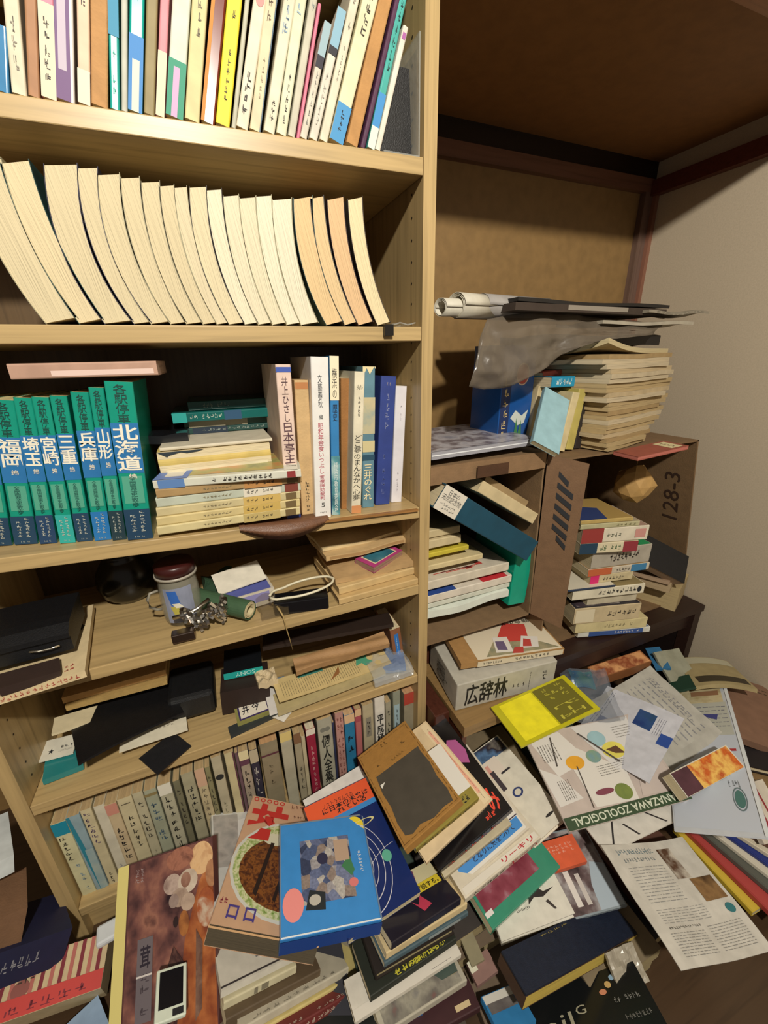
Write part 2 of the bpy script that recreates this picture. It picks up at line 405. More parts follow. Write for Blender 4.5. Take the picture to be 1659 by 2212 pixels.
# ------------------------------------------------------------------ books and papers
# name, label, category, pose (origin + three axes), width, height, thickness, cover, pages, options
ROWS = [
('book', 'short blue glossy paperback at the left end of top shelf', 'book', (-0.4439, 0.003, 1.2097, 0.0, 1.0, 0.0, 0.2271, 0.0, 0.9739, 0.9739, 0.0, -0.2271), 0.14, 0.0507, 0.0102, '#3f7fae', '#d9caa6', {'g': 'books standing on the top shelf', 'm': 'gloss'}),
('book', 'cream-white book with faint grey lettering beside the blue paperback', 'book', (-0.4302, 0.003, 1.2099, 0.0, 1.0, 0.0, 0.1742, 0.0, 0.9847, 0.9847, 0.0, -0.1742), 0.14, 0.198, 0.0117, '#d5cdb4', '#d9caa6', {'g': 'books standing on the top shelf', 'd': [('g', 'S', 0.2, 0.5, 0.7, 0.95, 1, 6, '#a8a090'), ('g', 'S', 0.3, 0.08, 0.7, 0.3, 1, 3, '#8a8478')]}),
('book', 'tan brown book between cream-white and pink books, top shelf', 'book', (-0.4199, 0.003, 1.21, 0.0, 1.0, 0.0, 0.2153, 0.0, 0.9765, 0.9765, 0.0, -0.2153), 0.14, 0.198, 0.0092, '#a87a56', '#d9caa6', {'g': 'books standing on the top shelf'}),
('book', 'pink book with cream foot and small dark lettering', 'book', (-0.4061, 0.003, 1.2102, 0.0, 1.0, 0.0, 0.2092, 0.0, 0.9779, 0.9779, 0.0, -0.2092), 0.14, 0.198, 0.012, '#d9879a', '#d9caa6', {'g': 'books standing on the top shelf', 'd': [('r', 'S', 0, 0, 1, 0.37, '#d8cdb2'), ('g', 'S', 0.25, 0.05, 0.7, 0.32, 1, 5, '#2c2620')]}),
('book', 'white book with purple lower half and shiny edge, top shelf', 'book', (-0.3912, 0.003, 1.2104, 0.0, 1.0, 0.0, 0.212, 0.0, 0.9773, 0.9773, 0.0, -0.212), 0.14, 0.198, 0.0146, '#d6d2cc', '#d9caa6', {'g': 'books standing on the top shelf', 'm': 'gloss', 'd': [('r', 'S', 0, 0, 0.8, 0.5, '#6d4f7c'), ('r', 'S', 0.15, 0.12, 0.6, 0.42, '#b9aebc'), ('g', 'S', 0.2, 0.6, 0.6, 0.95, 1, 4, '#aaa49e')]}),
('book', 'pale pink book with dark brush lettering halfway down', 'book', (-0.3779, 0.003, 1.2106, 0.0, 1.0, 0.0, 0.2145, 0.0, 0.9767, 0.9767, 0.0, -0.2145), 0.14, 0.198, 0.0103, '#dfbfa4', '#d9caa6', {'g': 'books standing on the top shelf', 'd': [('g', 'S', 0.3, 0.3, 0.7, 0.62, 1, 5, '#3d3030'), ('r', 'S', 0, 0, 1, 0.14, '#d9cfba')]}),
('slipcase', 'plain tan cardboard slipcase left of the two teal books', 'book', (-0.3626, 0.003, 1.2108, 0.0, 1.0, 0.0, 0.2161, 0.0, 0.9764, 0.9764, 0.0, -0.2161), 0.14, 0.198, 0.0145, '#b78a58', '#d9caa6', {'g': 'books standing on the top shelf', 'm': 'board'}),
('book', 'teal book with pale marks, left one of the teal pair', 'book', (-0.3519, 0.003, 1.2109, 0.0, 1.0, 0.0, 0.194, 0.0, 0.981, 0.981, 0.0, -0.194), 0.14, 0.198, 0.0088, '#1c9a90', '#d9caa6', {'g': 'books standing on the top shelf', 'm': 'gloss', 'd': [('r', 'S', 0, 0.3, 1, 0.55, '#2a85a8'), ('g', 'S', 0.2, 0.58, 0.7, 0.8, 1, 4, '#7fc9bd'), ('g', 'S', 0.25, 0.05, 0.7, 0.3, 1, 5, '#69beb0')]}),
('book', 'thin pale grey book squeezed between two teal books', 'book', (-0.345, 0.003, 1.211, 0.0, 1.0, 0.0, 0.2046, 0.0, 0.9788, 0.9788, 0.0, -0.2046), 0.14, 0.198, 0.0056, '#b9b9ac', '#d9caa6', {'g': 'books standing on the top shelf'}),
('book', 'teal book with blue and white foot, right one of the teal pair', 'book', (-0.3315, 0.003, 1.2112, 0.0, 1.0, 0.0, 0.217, 0.0, 0.9762, 0.9762, 0.0, -0.217), 0.14, 0.198, 0.0128, '#139d92', '#d9caa6', {'g': 'books standing on the top shelf', 'm': 'gloss', 'd': [('r', 'S', 0, 0, 1, 0.32, '#2e7cc0'), ('r', 'S', 0.25, 0, 0.75, 0.22, '#d9d4c0'), ('g', 'S', 0.3, 0.45, 0.7, 0.66, 1, 4, '#7cc8bb')]}),
('book', 'olive tan book with brown title panel, top shelf', 'book', (-0.32, 0.003, 1.2114, 0.0, 1.0, 0.0, 0.2204, 0.0, 0.9754, 0.9754, 0.0, -0.2204), 0.14, 0.198, 0.0101, '#8f8158', '#d9caa6', {'g': 'books standing on the top shelf', 'd': [('r', 'S', 0, 0.6, 1, 1, '#c39a5c'), ('g', 'S', 0.3, 0.65, 0.7, 0.95, 1, 4, '#6b5030')]}),
('book', 'thin pink book with cream foot, top shelf', 'book', (-0.3107, 0.003, 1.2115, 0.0, 1.0, 0.0, 0.2291, 0.0, 0.9734, 0.9734, 0.0, -0.2291), 0.14, 0.198, 0.0081, '#d98c95', '#d9caa6', {'g': 'books standing on the top shelf', 'd': [('r', 'S', 0, 0, 1, 0.28, '#ddcfae')]}),
('book', 'white book with green and pink foot, top shelf', 'book', (-0.2925, 0.003, 1.2117, 0.0, 1.0, 0.0, 0.2418, 0.0, 0.9703, 0.9703, 0.0, -0.2418), 0.14, 0.198, 0.0165, '#ccd0c0', '#d9caa6', {'g': 'books standing on the top shelf', 'd': [('r', 'S', 0, 0, 1, 0.25, '#1f8a6c'), ('r', 'S', 0.3, 0, 0.65, 0.22, '#cf9cc0'), ('g', 'S', 0.45, 0.6, 0.9, 0.98, 1, 5, '#4c4c4c')]}),
('book', 'cream yellow book with small lettering beside dark red book', 'book', (-0.276, 0.003, 1.2119, 0.0, 1.0, 0.0, 0.2381, 0.0, 0.9712, 0.9712, 0.0, -0.2381), 0.14, 0.198, 0.0147, '#cfc38f', '#d9caa6', {'g': 'books standing on the top shelf', 'd': [('g', 'S', 0.35, 0.35, 0.7, 0.6, 1, 4, '#6a6350'), ('g', 'S', 0.35, 0.7, 0.7, 0.95, 1, 4, '#8a8264')]}),
('book', 'dark red-brown book with orange left edge, top shelf', 'book', (-0.2603, 0.003, 1.2122, 0.0, 1.0, 0.0, 0.2542, 0.0, 0.9671, 0.9671, 0.0, -0.2542), 0.14, 0.198, 0.014, '#6a2312', '#d9caa6', {'g': 'books standing on the top shelf', 'm': 'gloss', 'd': [('r', 'S', 0, 0, 0.25, 1, '#c07a18')]}),
('book', 'bright yellow book with black lettering, top shelf', 'book', (-0.2447, 0.003, 1.2124, 0.0, 1.0, 0.0, 0.2521, 0.0, 0.9677, 0.9677, 0.0, -0.2521), 0.14, 0.198, 0.0144, '#ecd63a', '#d9caa6', {'g': 'books standing on the top shelf', 'd': [('g', 'S', 0.35, 0.1, 0.65, 0.35, 1, 6, '#3a3418'), ('g', 'S', 0.4, 0.42, 0.7, 0.68, 1, 5, '#3a3418')]}),
('book', 'very thin pale grey-green book right of the yellow one', 'book', (-0.2378, 0.003, 1.2125, 0.0, 1.0, 0.0, 0.2574, 0.0, 0.9663, 0.9663, 0.0, -0.2574), 0.14, 0.198, 0.0047, '#b7b6a3', '#d9caa6', {'g': 'books standing on the top shelf'}),
('book', 'cream-white book with red circle and large black lettering', 'book', (-0.2247, 0.003, 1.2126, 0.0, 1.0, 0.0, 0.285, 0.0, 0.9585, 0.9585, 0.0, -0.285), 0.14, 0.198, 0.0127, '#d9d0b9', '#d9caa6', {'g': 'books standing on the top shelf', 'd': [('e', 'S', 0.5, 0.6, 0.35, 0.035, '#d08a84'), ('g', 'S', 0.2, 0.06, 0.75, 0.27, 1, 4, '#2c2620'), ('g', 'S', 0.3, 0.68, 0.75, 0.98, 1, 5, '#2c2620')]}),
('book', 'cream book with brown brush lettering near its top, top shelf', 'book', (-0.211, 0.003, 1.2128, 0.0, 1.0, 0.0, 0.2657, 0.0, 0.964, 0.964, 0.0, -0.2657), 0.14, 0.198, 0.0117, '#d3c6a4', '#d9caa6', {'g': 'books standing on the top shelf', 'd': [('r', 'S', 0.9, 0, 1, 1, '#40586a'), ('g', 'S', 0.25, 0.5, 0.7, 0.97, 1, 8, '#6b5b48'), ('g', 'S', 0.4, 0.1, 0.65, 0.35, 1, 6, '#a0937a')]}),
('book', 'white book with pale blue lettering right of navy-edged one', 'book', (-0.1949, 0.003, 1.213, 0.0, 1.0, 0.0, 0.2886, 0.0, 0.9575, 0.9575, 0.0, -0.2886), 0.14, 0.198, 0.0123, '#d4ceb6', '#d9caa6', {'g': 'books standing on the top shelf', 'd': [('g', 'S', 0.2, 0.45, 0.75, 0.85, 1, 5, '#7d94a8'), ('r', 'S', 0.1, 0.9, 0.9, 1, '#d6b690'), ('g', 'S', 0.3, 0.05, 0.7, 0.16, 1, 3, '#2c2620')]}),
('book', 'pale green-white book with blue top and small title', 'book', (-0.1811, 0.003, 1.2132, 0.0, 1.0, 0.0, 0.273, 0.0, 0.962, 0.962, 0.0, -0.273), 0.14, 0.198, 0.0116, '#d2d1b4', '#d9caa6', {'g': 'books standing on the top shelf', 'd': [('r', 'S', 0, 0.95, 1, 1, '#4e9ac4'), ('g', 'S', 0.2, 0.55, 0.7, 0.85, 1, 4, '#8ea6b4'), ('g', 'S', 0.4, 0.05, 0.7, 0.3, 1, 5, '#2c2620')]}),
('book', 'grey-white book leaning against the thin pink one', 'book', (-0.1709, 0.003, 1.2133, 0.0, 1.0, 0.0, 0.2833, 0.0, 0.959, 0.959, 0.0, -0.2833), 0.14, 0.198, 0.0082, '#bdb9a6', '#d9caa6', {'g': 'books standing on the top shelf', 'd': [('g', 'S', 0.3, 0.6, 0.8, 0.9, 1, 5, '#88908c')]}),
('book', 'thin rounded pink book leaning right, top shelf', 'book', (-0.1653, 0.003, 1.2134, 0.0, 1.0, 0.0, 0.2793, 0.0, 0.9602, 0.9602, 0.0, -0.2793), 0.14, 0.1296, 0.0036, '#d67890', '#d9caa6', {'g': 'books standing on the top shelf'}),
('book', 'short pale book with grey-blue top and black band', 'book', (-0.1567, 0.003, 1.2135, 0.0, 1.0, 0.0, 0.3285, 0.0, 0.9445, 0.9445, 0.0, -0.3285), 0.14, 0.116, 0.0082, '#c9c2b2', '#d9caa6', {'g': 'books standing on the top shelf', 'd': [('r', 'S', 0, 0.72, 1, 1, '#8fa9b2'), ('r', 'S', 0, 0.62, 1, 0.72, '#1e1a2a'), ('g', 'S', 0.3, 0.1, 0.7, 0.6, 1, 6, '#97948c')]}),
('book', 'pale book with blue-grey top and black band, slightly taller', 'book', (-0.1439, 0.003, 1.2137, 0.0, 1.0, 0.0, 0.3318, 0.0, 0.9433, 0.9433, 0.0, -0.3318), 0.14, 0.1314, 0.0098, '#cfc8ba', '#d9caa6', {'g': 'books standing on the top shelf', 'd': [('r', 'S', 0, 0.72, 1, 1, '#7fa7bb'), ('r', 'S', 0, 0.66, 1, 0.72, '#181622'), ('g', 'S', 0.3, 0.1, 0.7, 0.62, 1, 6, '#a09c92')]}),
('book', 'cream-white book with small rows of marks, top shelf right', 'book', (-0.1312, 0.003, 1.2139, 0.0, 1.0, 0.0, 0.3279, 0.0, 0.9447, 0.9447, 0.0, -0.3279), 0.14, 0.198, 0.01, '#d3cbb5', '#d9caa6', {'g': 'books standing on the top shelf', 'd': [('g', 'S', 0.3, 0.55, 0.7, 0.95, 1, 6, '#9a9484'), ('g', 'S', 0.4, 0.3, 0.6, 0.5, 1, 5, '#6f6a60')]}),
('book', 'cream book with blue foot and blue and pink top', 'book', (-0.1117, 0.003, 1.2141, 0.0, 1.0, 0.0, 0.3409, 0.0, 0.9401, 0.9401, 0.0, -0.3409), 0.14, 0.198, 0.0172, '#d9d2ae', '#d9caa6', {'g': 'books standing on the top shelf', 'd': [('r', 'S', 0, 0, 1, 0.2, '#3f8cc0'), ('r', 'S', 0, 0.88, 1, 1, '#3f92bd'), ('r', 'S', 0, 0.78, 1, 0.86, '#d9a0a0'), ('g', 'S', 0.35, 0.05, 0.65, 0.17, 1, 4, '#2c2620'), ('g', 'S', 0.3, 0.55, 0.7, 0.78, 1, 4, '#2c2620')]}),
('slipcase', 'tan cardboard slipcase leaning right among the last books', 'book', (-0.0922, 0.003, 1.2144, 0.0, 1.0, 0.0, 0.3244, 0.0, 0.9459, 0.9459, 0.0, -0.3244), 0.14, 0.198, 0.015, '#b48650', '#d9caa6', {'g': 'books standing on the top shelf', 'm': 'board'}),
('book', 'thin dark purple book behind the teal leaning book', 'book', (-0.0821, 0.003, 1.2145, 0.0, 1.0, 0.0, 0.3226, 0.0, 0.9465, 0.9465, 0.0, -0.3226), 0.14, 0.198, 0.0063, '#4a2342', '#d9caa6', {'g': 'books standing on the top shelf'}),
('book', 'teal leaning book with blue and white foot, last but one', 'book', (-0.0698, 0.003, 1.2147, 0.0, 1.0, 0.0, 0.2967, 0.0, 0.955, 0.955, 0.0, -0.2967), 0.14, 0.198, 0.0094, '#4fa79e', '#d9caa6', {'g': 'books standing on the top shelf', 'm': 'gloss', 'd': [('r', 'S', 0, 0.12, 1, 0.3, '#3987c4'), ('r', 'S', 0, 0, 1, 0.12, '#cfd4cc'), ('g', 'S', 0.25, 0.4, 0.75, 0.98, 1, 9, '#1f4a48')]}),
('book', 'thin white book leaning at the right end of top shelf', 'book', (-0.0612, 0.003, 1.2148, 0.0, 1.0, 0.0, 0.3072, 0.0, 0.9516, 0.9516, 0.0, -0.3072), 0.14, 0.1311, 0.0071, '#d8d2c4', '#d9caa6', {'g': 'books standing on the top shelf', 'd': [('r', 'S', 0.2, 0.9, 0.8, 0.95, '#a05a9a')]}),
('book', 'thick cream page block leaning hard at the shelf left end', 'book', (-0.466, 0.133, 1.0095, -0.0, -1.0, -0.0, -0.2057, 0.0, 0.9786, -0.9786, -0.0, -0.2057), 0.13, 0.1459, 0.0323, '#a09a7c', '#d2c4a0', {'g': 'paperbacks shelved with their page edges outward on the second shelf', 'fe': 1, 'b': [('cy', 0.01)]}),
('book', 'page block with dark green cover, second from the left end', 'book', (-0.435, 0.133, 1.0096, -0.0, -1.0, -0.0, -0.2153, 0.0, 0.9765, -0.9765, -0.0, -0.2153), 0.13, 0.1486, 0.0256, '#1c4440', '#d8c8a2', {'g': 'paperbacks shelved with their page edges outward on the second shelf', 'fe': 1, 'b': [('cy', 0.008)]}),
('book', 'thick cream page block right of the dark gap, second shelf', 'book', (-0.4101, 0.133, 1.0096, -0.0, -1.0, -0.0, -0.1368, 0.0, 0.9906, -0.9906, -0.0, -0.1368), 0.13, 0.1496, 0.0302, '#2c2a40', '#d2c4a0', {'g': 'paperbacks shelved with their page edges outward on the second shelf', 'fe': 1, 'b': [('cy', 0.014)]}),
('book', 'page block fourth from left with dark navy cover bulging away', 'book', (-0.3804, 0.133, 1.0097, -0.0, -1.0, -0.0, -0.141, 0.0, 0.99, -0.99, -0.0, -0.141), 0.13, 0.1503, 0.0191, '#23203c', '#d2c4a0', {'g': 'paperbacks shelved with their page edges outward on the second shelf', 'fe': 1, 'b': [('cy', 0.016)]}),
('book', 'cream page block fifth from the left end of second shelf', 'book', (-0.3624, 0.133, 1.0097, -0.0, -1.0, -0.0, -0.1528, 0.0, 0.9883, -0.9883, -0.0, -0.1528), 0.13, 0.1468, 0.0215, '#a09a7c', '#d2c4a0', {'g': 'paperbacks shelved with their page edges outward on the second shelf', 'fe': 1, 'b': [('cy', 0.014)]}),
('book', 'cream page block sixth from the left end of second shelf', 'book', (-0.3414, 0.133, 1.0097, -0.0, -1.0, -0.0, -0.153, 0.0, 0.9882, -0.9882, -0.0, -0.153), 0.13, 0.1463, 0.019, '#a09a7c', '#d2c4a0', {'g': 'paperbacks shelved with their page edges outward on the second shelf', 'fe': 1, 'b': [('cy', 0.012)]}),
('book', 'cream page block seventh from the left end of second shelf', 'book', (-0.3239, 0.133, 1.0098, -0.0, -1.0, -0.0, -0.1452, 0.0, 0.9894, -0.9894, -0.0, -0.1452), 0.13, 0.1444, 0.0194, '#6d664c', '#d2c4a0', {'g': 'paperbacks shelved with their page edges outward on the second shelf', 'fe': 1, 'b': [('cy', 0.011)]}),
('book', 'narrow cream page block eighth from left on second shelf', 'book', (-0.3049, 0.133, 1.0098, -0.0, -1.0, -0.0, -0.1617, 0.0, 0.9868, -0.9868, -0.0, -0.1617), 0.13, 0.1431, 0.0166, '#a09a7c', '#d2c4a0', {'g': 'paperbacks shelved with their page edges outward on the second shelf', 'fe': 1, 'b': [('cy', 0.011)]}),
('book', 'narrow cream page block ninth from left on second shelf', 'book', (-0.2886, 0.133, 1.0098, -0.0, -1.0, -0.0, -0.1675, 0.0, 0.9859, -0.9859, -0.0, -0.1675), 0.13, 0.1434, 0.0142, '#a09a7c', '#d6c9a8', {'g': 'paperbacks shelved with their page edges outward on the second shelf', 'fe': 1, 'b': [('cy', 0.01)]}),
('book', 'taller creased page block raised slightly, second shelf middle', 'book', (-0.2743, 0.133, 1.0098, -0.0, -1.0, -0.0, -0.1535, 0.0, 0.9881, -0.9881, -0.0, -0.1535), 0.13, 0.145, 0.0194, '#2a2622', '#d8cba8', {'g': 'paperbacks shelved with their page edges outward on the second shelf', 'fe': 1, 'b': [('cy', 0.012)]}),
('book', 'cream page block right of the taller creased one', 'book', (-0.2552, 0.133, 1.0099, -0.0, -1.0, -0.0, -0.1635, 0.0, 0.9865, -0.9865, -0.0, -0.1635), 0.13, 0.1444, 0.0176, '#2a2622', '#e2d9bd', {'g': 'paperbacks shelved with their page edges outward on the second shelf', 'fe': 1, 'b': [('cy', 0.01)]}),
('book', 'shorter cream page block with uneven gathered pages', 'book', (-0.2381, 0.133, 1.0099, -0.0, -1.0, -0.0, -0.1649, 0.0, 0.9863, -0.9863, -0.0, -0.1649), 0.13, 0.1404, 0.0185, '#a09a7c', '#ddd3b6', {'g': 'paperbacks shelved with their page edges outward on the second shelf', 'fe': 1, 'b': [('cy', 0.009)]}),
('book', 'shorter page block, second in the low run of four', 'book', (-0.2203, 0.133, 1.0099, -0.0, -1.0, -0.0, -0.1635, 0.0, 0.9865, -0.9865, -0.0, -0.1635), 0.13, 0.1402, 0.0195, '#a09a7c', '#dcd2b4', {'g': 'paperbacks shelved with their page edges outward on the second shelf', 'fe': 1, 'b': [('cy', 0.009)]}),
('book', 'shorter page block, third in the low run of four', 'book', (-0.2015, 0.133, 1.01, -0.0, -1.0, -0.0, -0.1547, 0.0, 0.988, -0.988, -0.0, -0.1547), 0.13, 0.1437, 0.0193, '#a09a7c', '#e2dac0', {'g': 'paperbacks shelved with their page edges outward on the second shelf', 'fe': 1, 'b': [('cy', 0.009)]}),
('book', 'shorter page block with many loose leaves beside grey-green cover', 'book', (-0.1821, 0.133, 1.01, -0.0, -1.0, -0.0, -0.1596, 0.0, 0.9872, -0.9872, -0.0, -0.1596), 0.13, 0.1422, 0.0248, '#a09a7c', '#e0d8bf', {'g': 'paperbacks shelved with their page edges outward on the second shelf', 'fe': 1, 'b': [('cy', 0.01)]}),
('book', 'tan page block with grey-green cover curving beside it', 'book', (-0.1466, 0.133, 1.01, -0.0, -1.0, -0.0, -0.2176, 0.0, 0.976, -0.976, -0.0, -0.2176), 0.13, 0.1472, 0.0256, '#4f6660', '#dbbd8e', {'g': 'paperbacks shelved with their page edges outward on the second shelf', 'fe': 1, 'b': [('cy', 0.012)]}),
('book', 'tan page block standing tallest near the right end', 'book', (-0.1202, 0.133, 1.0101, -0.0, -1.0, -0.0, -0.249, 0.0, 0.9685, -0.9685, -0.0, -0.249), 0.13, 0.1509, 0.0187, '#4a4a48', '#d9bd90', {'g': 'paperbacks shelved with their page edges outward on the second shelf', 'fe': 1, 'b': [('cy', 0.01)]}),
('book', 'peach-tan page block second from the right end', 'book', (-0.0996, 0.133, 1.0101, -0.0, -1.0, -0.0, -0.2394, 0.0, 0.9709, -0.9709, -0.0, -0.2394), 0.13, 0.1514, 0.0233, '#3c2a2c', '#d8b58a', {'g': 'paperbacks shelved with their page edges outward on the second shelf', 'fe': 1, 'b': [('cy', 0.01)]}),
('book', 'last narrow cream page block at the right end of second shelf', 'book', (-0.0705, 0.133, 1.0102, -0.0, -1.0, -0.0, -0.2437, 0.0, 0.9699, -0.9699, -0.0, -0.2437), 0.13, 0.1543, 0.0212, '#4a4038', '#e0cfa6', {'g': 'paperbacks shelved with their page edges outward on the second shelf', 'fe': 1, 'b': [('cy', 0.01)]}),
('book', 'teal volume cut off by the left edge of the photo', 'book', (-0.5798, 0.0412, 0.7471, 0.0, 1.0, 0.0, 0.1455, 0.0, 0.9894, 0.9894, 0.0, -0.1455), 0.14, 0.1824, 0.0236, '#16907a', '#cfc08a', {'g': 'teal and blue volumes of one series on the third shelf', 'm': 'gloss', 'd': [('r', 'S', 0, 0.45, 1, 0.76, '#2c6da4', 'photo'), ('r', 'S', 0, 0, 1, 0.21, '#173a55'), ('r', 'S', 0.12, 0.25, 0.88, 0.43, '#4f9f86'), ('t', 'S', 0.28, 0.76, 0.74, 0.985, '各\n駅\n停\n車', '#0d3a34', 0), ('t', 'S', 0.04, 0.56, 0.96, 0.75, '静\n岡', '#e8e2cf', 0, 1), ('t', 'S', 0.4, 0.505, 0.7, 0.54, '編', '#d8d2c0', 0, 1), ('t', 'S', 0.38, 0.225, 0.64, 0.43, '全\n国\n歴\n史\n散\n歩', '#15504a', 0), ('g', 'S', 0.2, 0.05, 0.45, 0.2, 1, 6, '#c8ccc0'), ('g', 'S', 0.55, 0.05, 0.8, 0.2, 1, 6, '#c8ccc0'), ('g', 'S', 0.3, 0.012, 0.7, 0.028, 6, 1, '#b8c0b8')]}),
('book', 'teal volume second from left with large white title', 'book', (-0.5513, 0.0366, 0.7458, 0.0, 1.0, 0.0, 0.1309, 0.0, 0.9914, 0.9914, 0.0, -0.1309), 0.14, 0.1841, 0.024, '#16907a', '#cfc08a', {'g': 'teal and blue volumes of one series on the third shelf', 'm': 'gloss', 'd': [('r', 'S', 0, 0.45, 1, 0.76, '#2c6da4', 'photo'), ('r', 'S', 0, 0, 1, 0.21, '#173c58'), ('r', 'S', 0.12, 0.25, 0.88, 0.43, '#4f9f86'), ('t', 'S', 0.28, 0.76, 0.74, 0.985, '各\n駅\n停\n車', '#0d3a34', 0), ('t', 'S', 0.04, 0.56, 0.96, 0.75, '福\n岡', '#e8e2cf', 0, 1), ('t', 'S', 0.4, 0.505, 0.7, 0.54, '編', '#d8d2c0', 0, 1), ('t', 'S', 0.38, 0.225, 0.64, 0.43, '全\n国\n歴\n史\n散\n歩', '#15504a', 0), ('g', 'S', 0.2, 0.05, 0.45, 0.2, 1, 6, '#c8ccc0'), ('g', 'S', 0.55, 0.05, 0.8, 0.2, 1, 6, '#c8ccc0'), ('g', 'S', 0.3, 0.012, 0.7, 0.028, 6, 1, '#b8c0b8')]}),
('book', 'teal volume titled 埼玉 with dark navy foot', 'book', (-0.5288, 0.0306, 0.7448, 0.0, 1.0, 0.0, 0.1129, 0.0, 0.9936, 0.9936, 0.0, -0.1129), 0.14, 0.1871, 0.0182, '#16907a', '#cfc08a', {'g': 'teal and blue volumes of one series on the third shelf', 'm': 'gloss', 'd': [('r', 'S', 0, 0.45, 1, 0.76, '#2c6da4', 'photo'), ('r', 'S', 0, 0, 1, 0.21, '#1a3c60'), ('r', 'S', 0.12, 0.25, 0.88, 0.43, '#4f9f86'), ('t', 'S', 0.28, 0.76, 0.74, 0.985, '各\n駅\n停\n車', '#0d3a34', 0), ('t', 'S', 0.04, 0.56, 0.96, 0.75, '埼\n玉', '#e8e2cf', 0, 1), ('t', 'S', 0.4, 0.505, 0.7, 0.54, '編', '#d8d2c0', 0, 1), ('t', 'S', 0.38, 0.225, 0.64, 0.43, '全\n国\n歴\n史\n散\n歩', '#15504a', 0), ('g', 'S', 0.2, 0.05, 0.45, 0.2, 1, 6, '#c8ccc0'), ('g', 'S', 0.55, 0.05, 0.8, 0.2, 1, 6, '#c8ccc0'), ('g', 'S', 0.3, 0.012, 0.7, 0.028, 6, 1, '#b8c0b8')]}),
('book', 'teal volume titled 宮崎 with light turquoise foot', 'book', (-0.5069, 0.025, 0.7438, 0.0, 1.0, 0.0, 0.0915, 0.0, 0.9958, 0.9958, 0.0, -0.0915), 0.14, 0.188, 0.017, '#16907a', '#cfc08a', {'g': 'teal and blue volumes of one series on the third shelf', 'm': 'gloss', 'd': [('r', 'S', 0, 0.45, 1, 0.76, '#2c6da4', 'photo'), ('r', 'S', 0, 0, 1, 0.21, '#2aa39c'), ('r', 'S', 0.12, 0.25, 0.88, 0.43, '#4f9f86'), ('t', 'S', 0.28, 0.76, 0.74, 0.985, '各\n駅\n停\n車', '#0d3a34', 0), ('t', 'S', 0.04, 0.56, 0.96, 0.75, '宮\n崎', '#e8e2cf', 0, 1), ('t', 'S', 0.4, 0.505, 0.7, 0.54, '編', '#d8d2c0', 0, 1), ('t', 'S', 0.38, 0.225, 0.64, 0.43, '全\n国\n歴\n史\n散\n歩', '#15504a', 0), ('g', 'S', 0.2, 0.05, 0.45, 0.2, 1, 6, '#c8ccc0'), ('g', 'S', 0.55, 0.05, 0.8, 0.2, 1, 6, '#c8ccc0'), ('g', 'S', 0.3, 0.012, 0.7, 0.028, 6, 1, '#b8c0b8')]}),
('book', 'teal volume titled 三重 with dark navy foot', 'book', (-0.4873, 0.0243, 0.7429, 0.0, 1.0, 0.0, 0.0848, 0.0, 0.9964, 0.9964, 0.0, -0.0848), 0.14, 0.1894, 0.0175, '#16907a', '#cfc08a', {'g': 'teal and blue volumes of one series on the third shelf', 'm': 'gloss', 'd': [('r', 'S', 0, 0.45, 1, 0.76, '#2c6da4', 'photo'), ('r', 'S', 0, 0, 1, 0.21, '#173c58'), ('r', 'S', 0.12, 0.25, 0.88, 0.43, '#4f9f86'), ('t', 'S', 0.28, 0.76, 0.74, 0.985, '各\n駅\n停\n車', '#0d3a34', 0), ('t', 'S', 0.04, 0.56, 0.96, 0.75, '三\n重', '#e8e2cf', 0, 1), ('t', 'S', 0.4, 0.505, 0.7, 0.54, '編', '#d8d2c0', 0, 1), ('t', 'S', 0.38, 0.225, 0.64, 0.43, '全\n国\n歴\n史\n散\n歩', '#15504a', 0), ('g', 'S', 0.2, 0.05, 0.45, 0.2, 1, 6, '#c8ccc0'), ('g', 'S', 0.55, 0.05, 0.8, 0.2, 1, 6, '#c8ccc0'), ('g', 'S', 0.3, 0.012, 0.7, 0.028, 6, 1, '#b8c0b8')]}),
('book', 'teal volume titled 兵庫 with bright blue foot', 'book', (-0.465, 0.0198, 0.7419, 0.0, 1.0, 0.0, 0.0927, 0.0, 0.9957, 0.9957, 0.0, -0.0927), 0.14, 0.1939, 0.019, '#16907a', '#cfc08a', {'g': 'teal and blue volumes of one series on the third shelf', 'm': 'gloss', 'd': [('r', 'S', 0, 0.45, 1, 0.76, '#2c6da4', 'photo'), ('r', 'S', 0, 0, 1, 0.21, '#1f70b0'), ('r', 'S', 0.12, 0.25, 0.88, 0.43, '#4f9f86'), ('t', 'S', 0.28, 0.76, 0.74, 0.985, '各\n駅\n停\n車', '#0d3a34', 0), ('t', 'S', 0.04, 0.56, 0.96, 0.75, '兵\n庫', '#e8e2cf', 0, 1), ('t', 'S', 0.4, 0.505, 0.7, 0.54, '編', '#d8d2c0', 0, 1), ('t', 'S', 0.38, 0.225, 0.64, 0.43, '全\n国\n歴\n史\n散\n歩', '#15504a', 0), ('g', 'S', 0.2, 0.05, 0.45, 0.2, 1, 6, '#c8ccc0'), ('g', 'S', 0.55, 0.05, 0.8, 0.2, 1, 6, '#c8ccc0'), ('g', 'S', 0.3, 0.012, 0.7, 0.028, 6, 1, '#b8c0b8')]}),
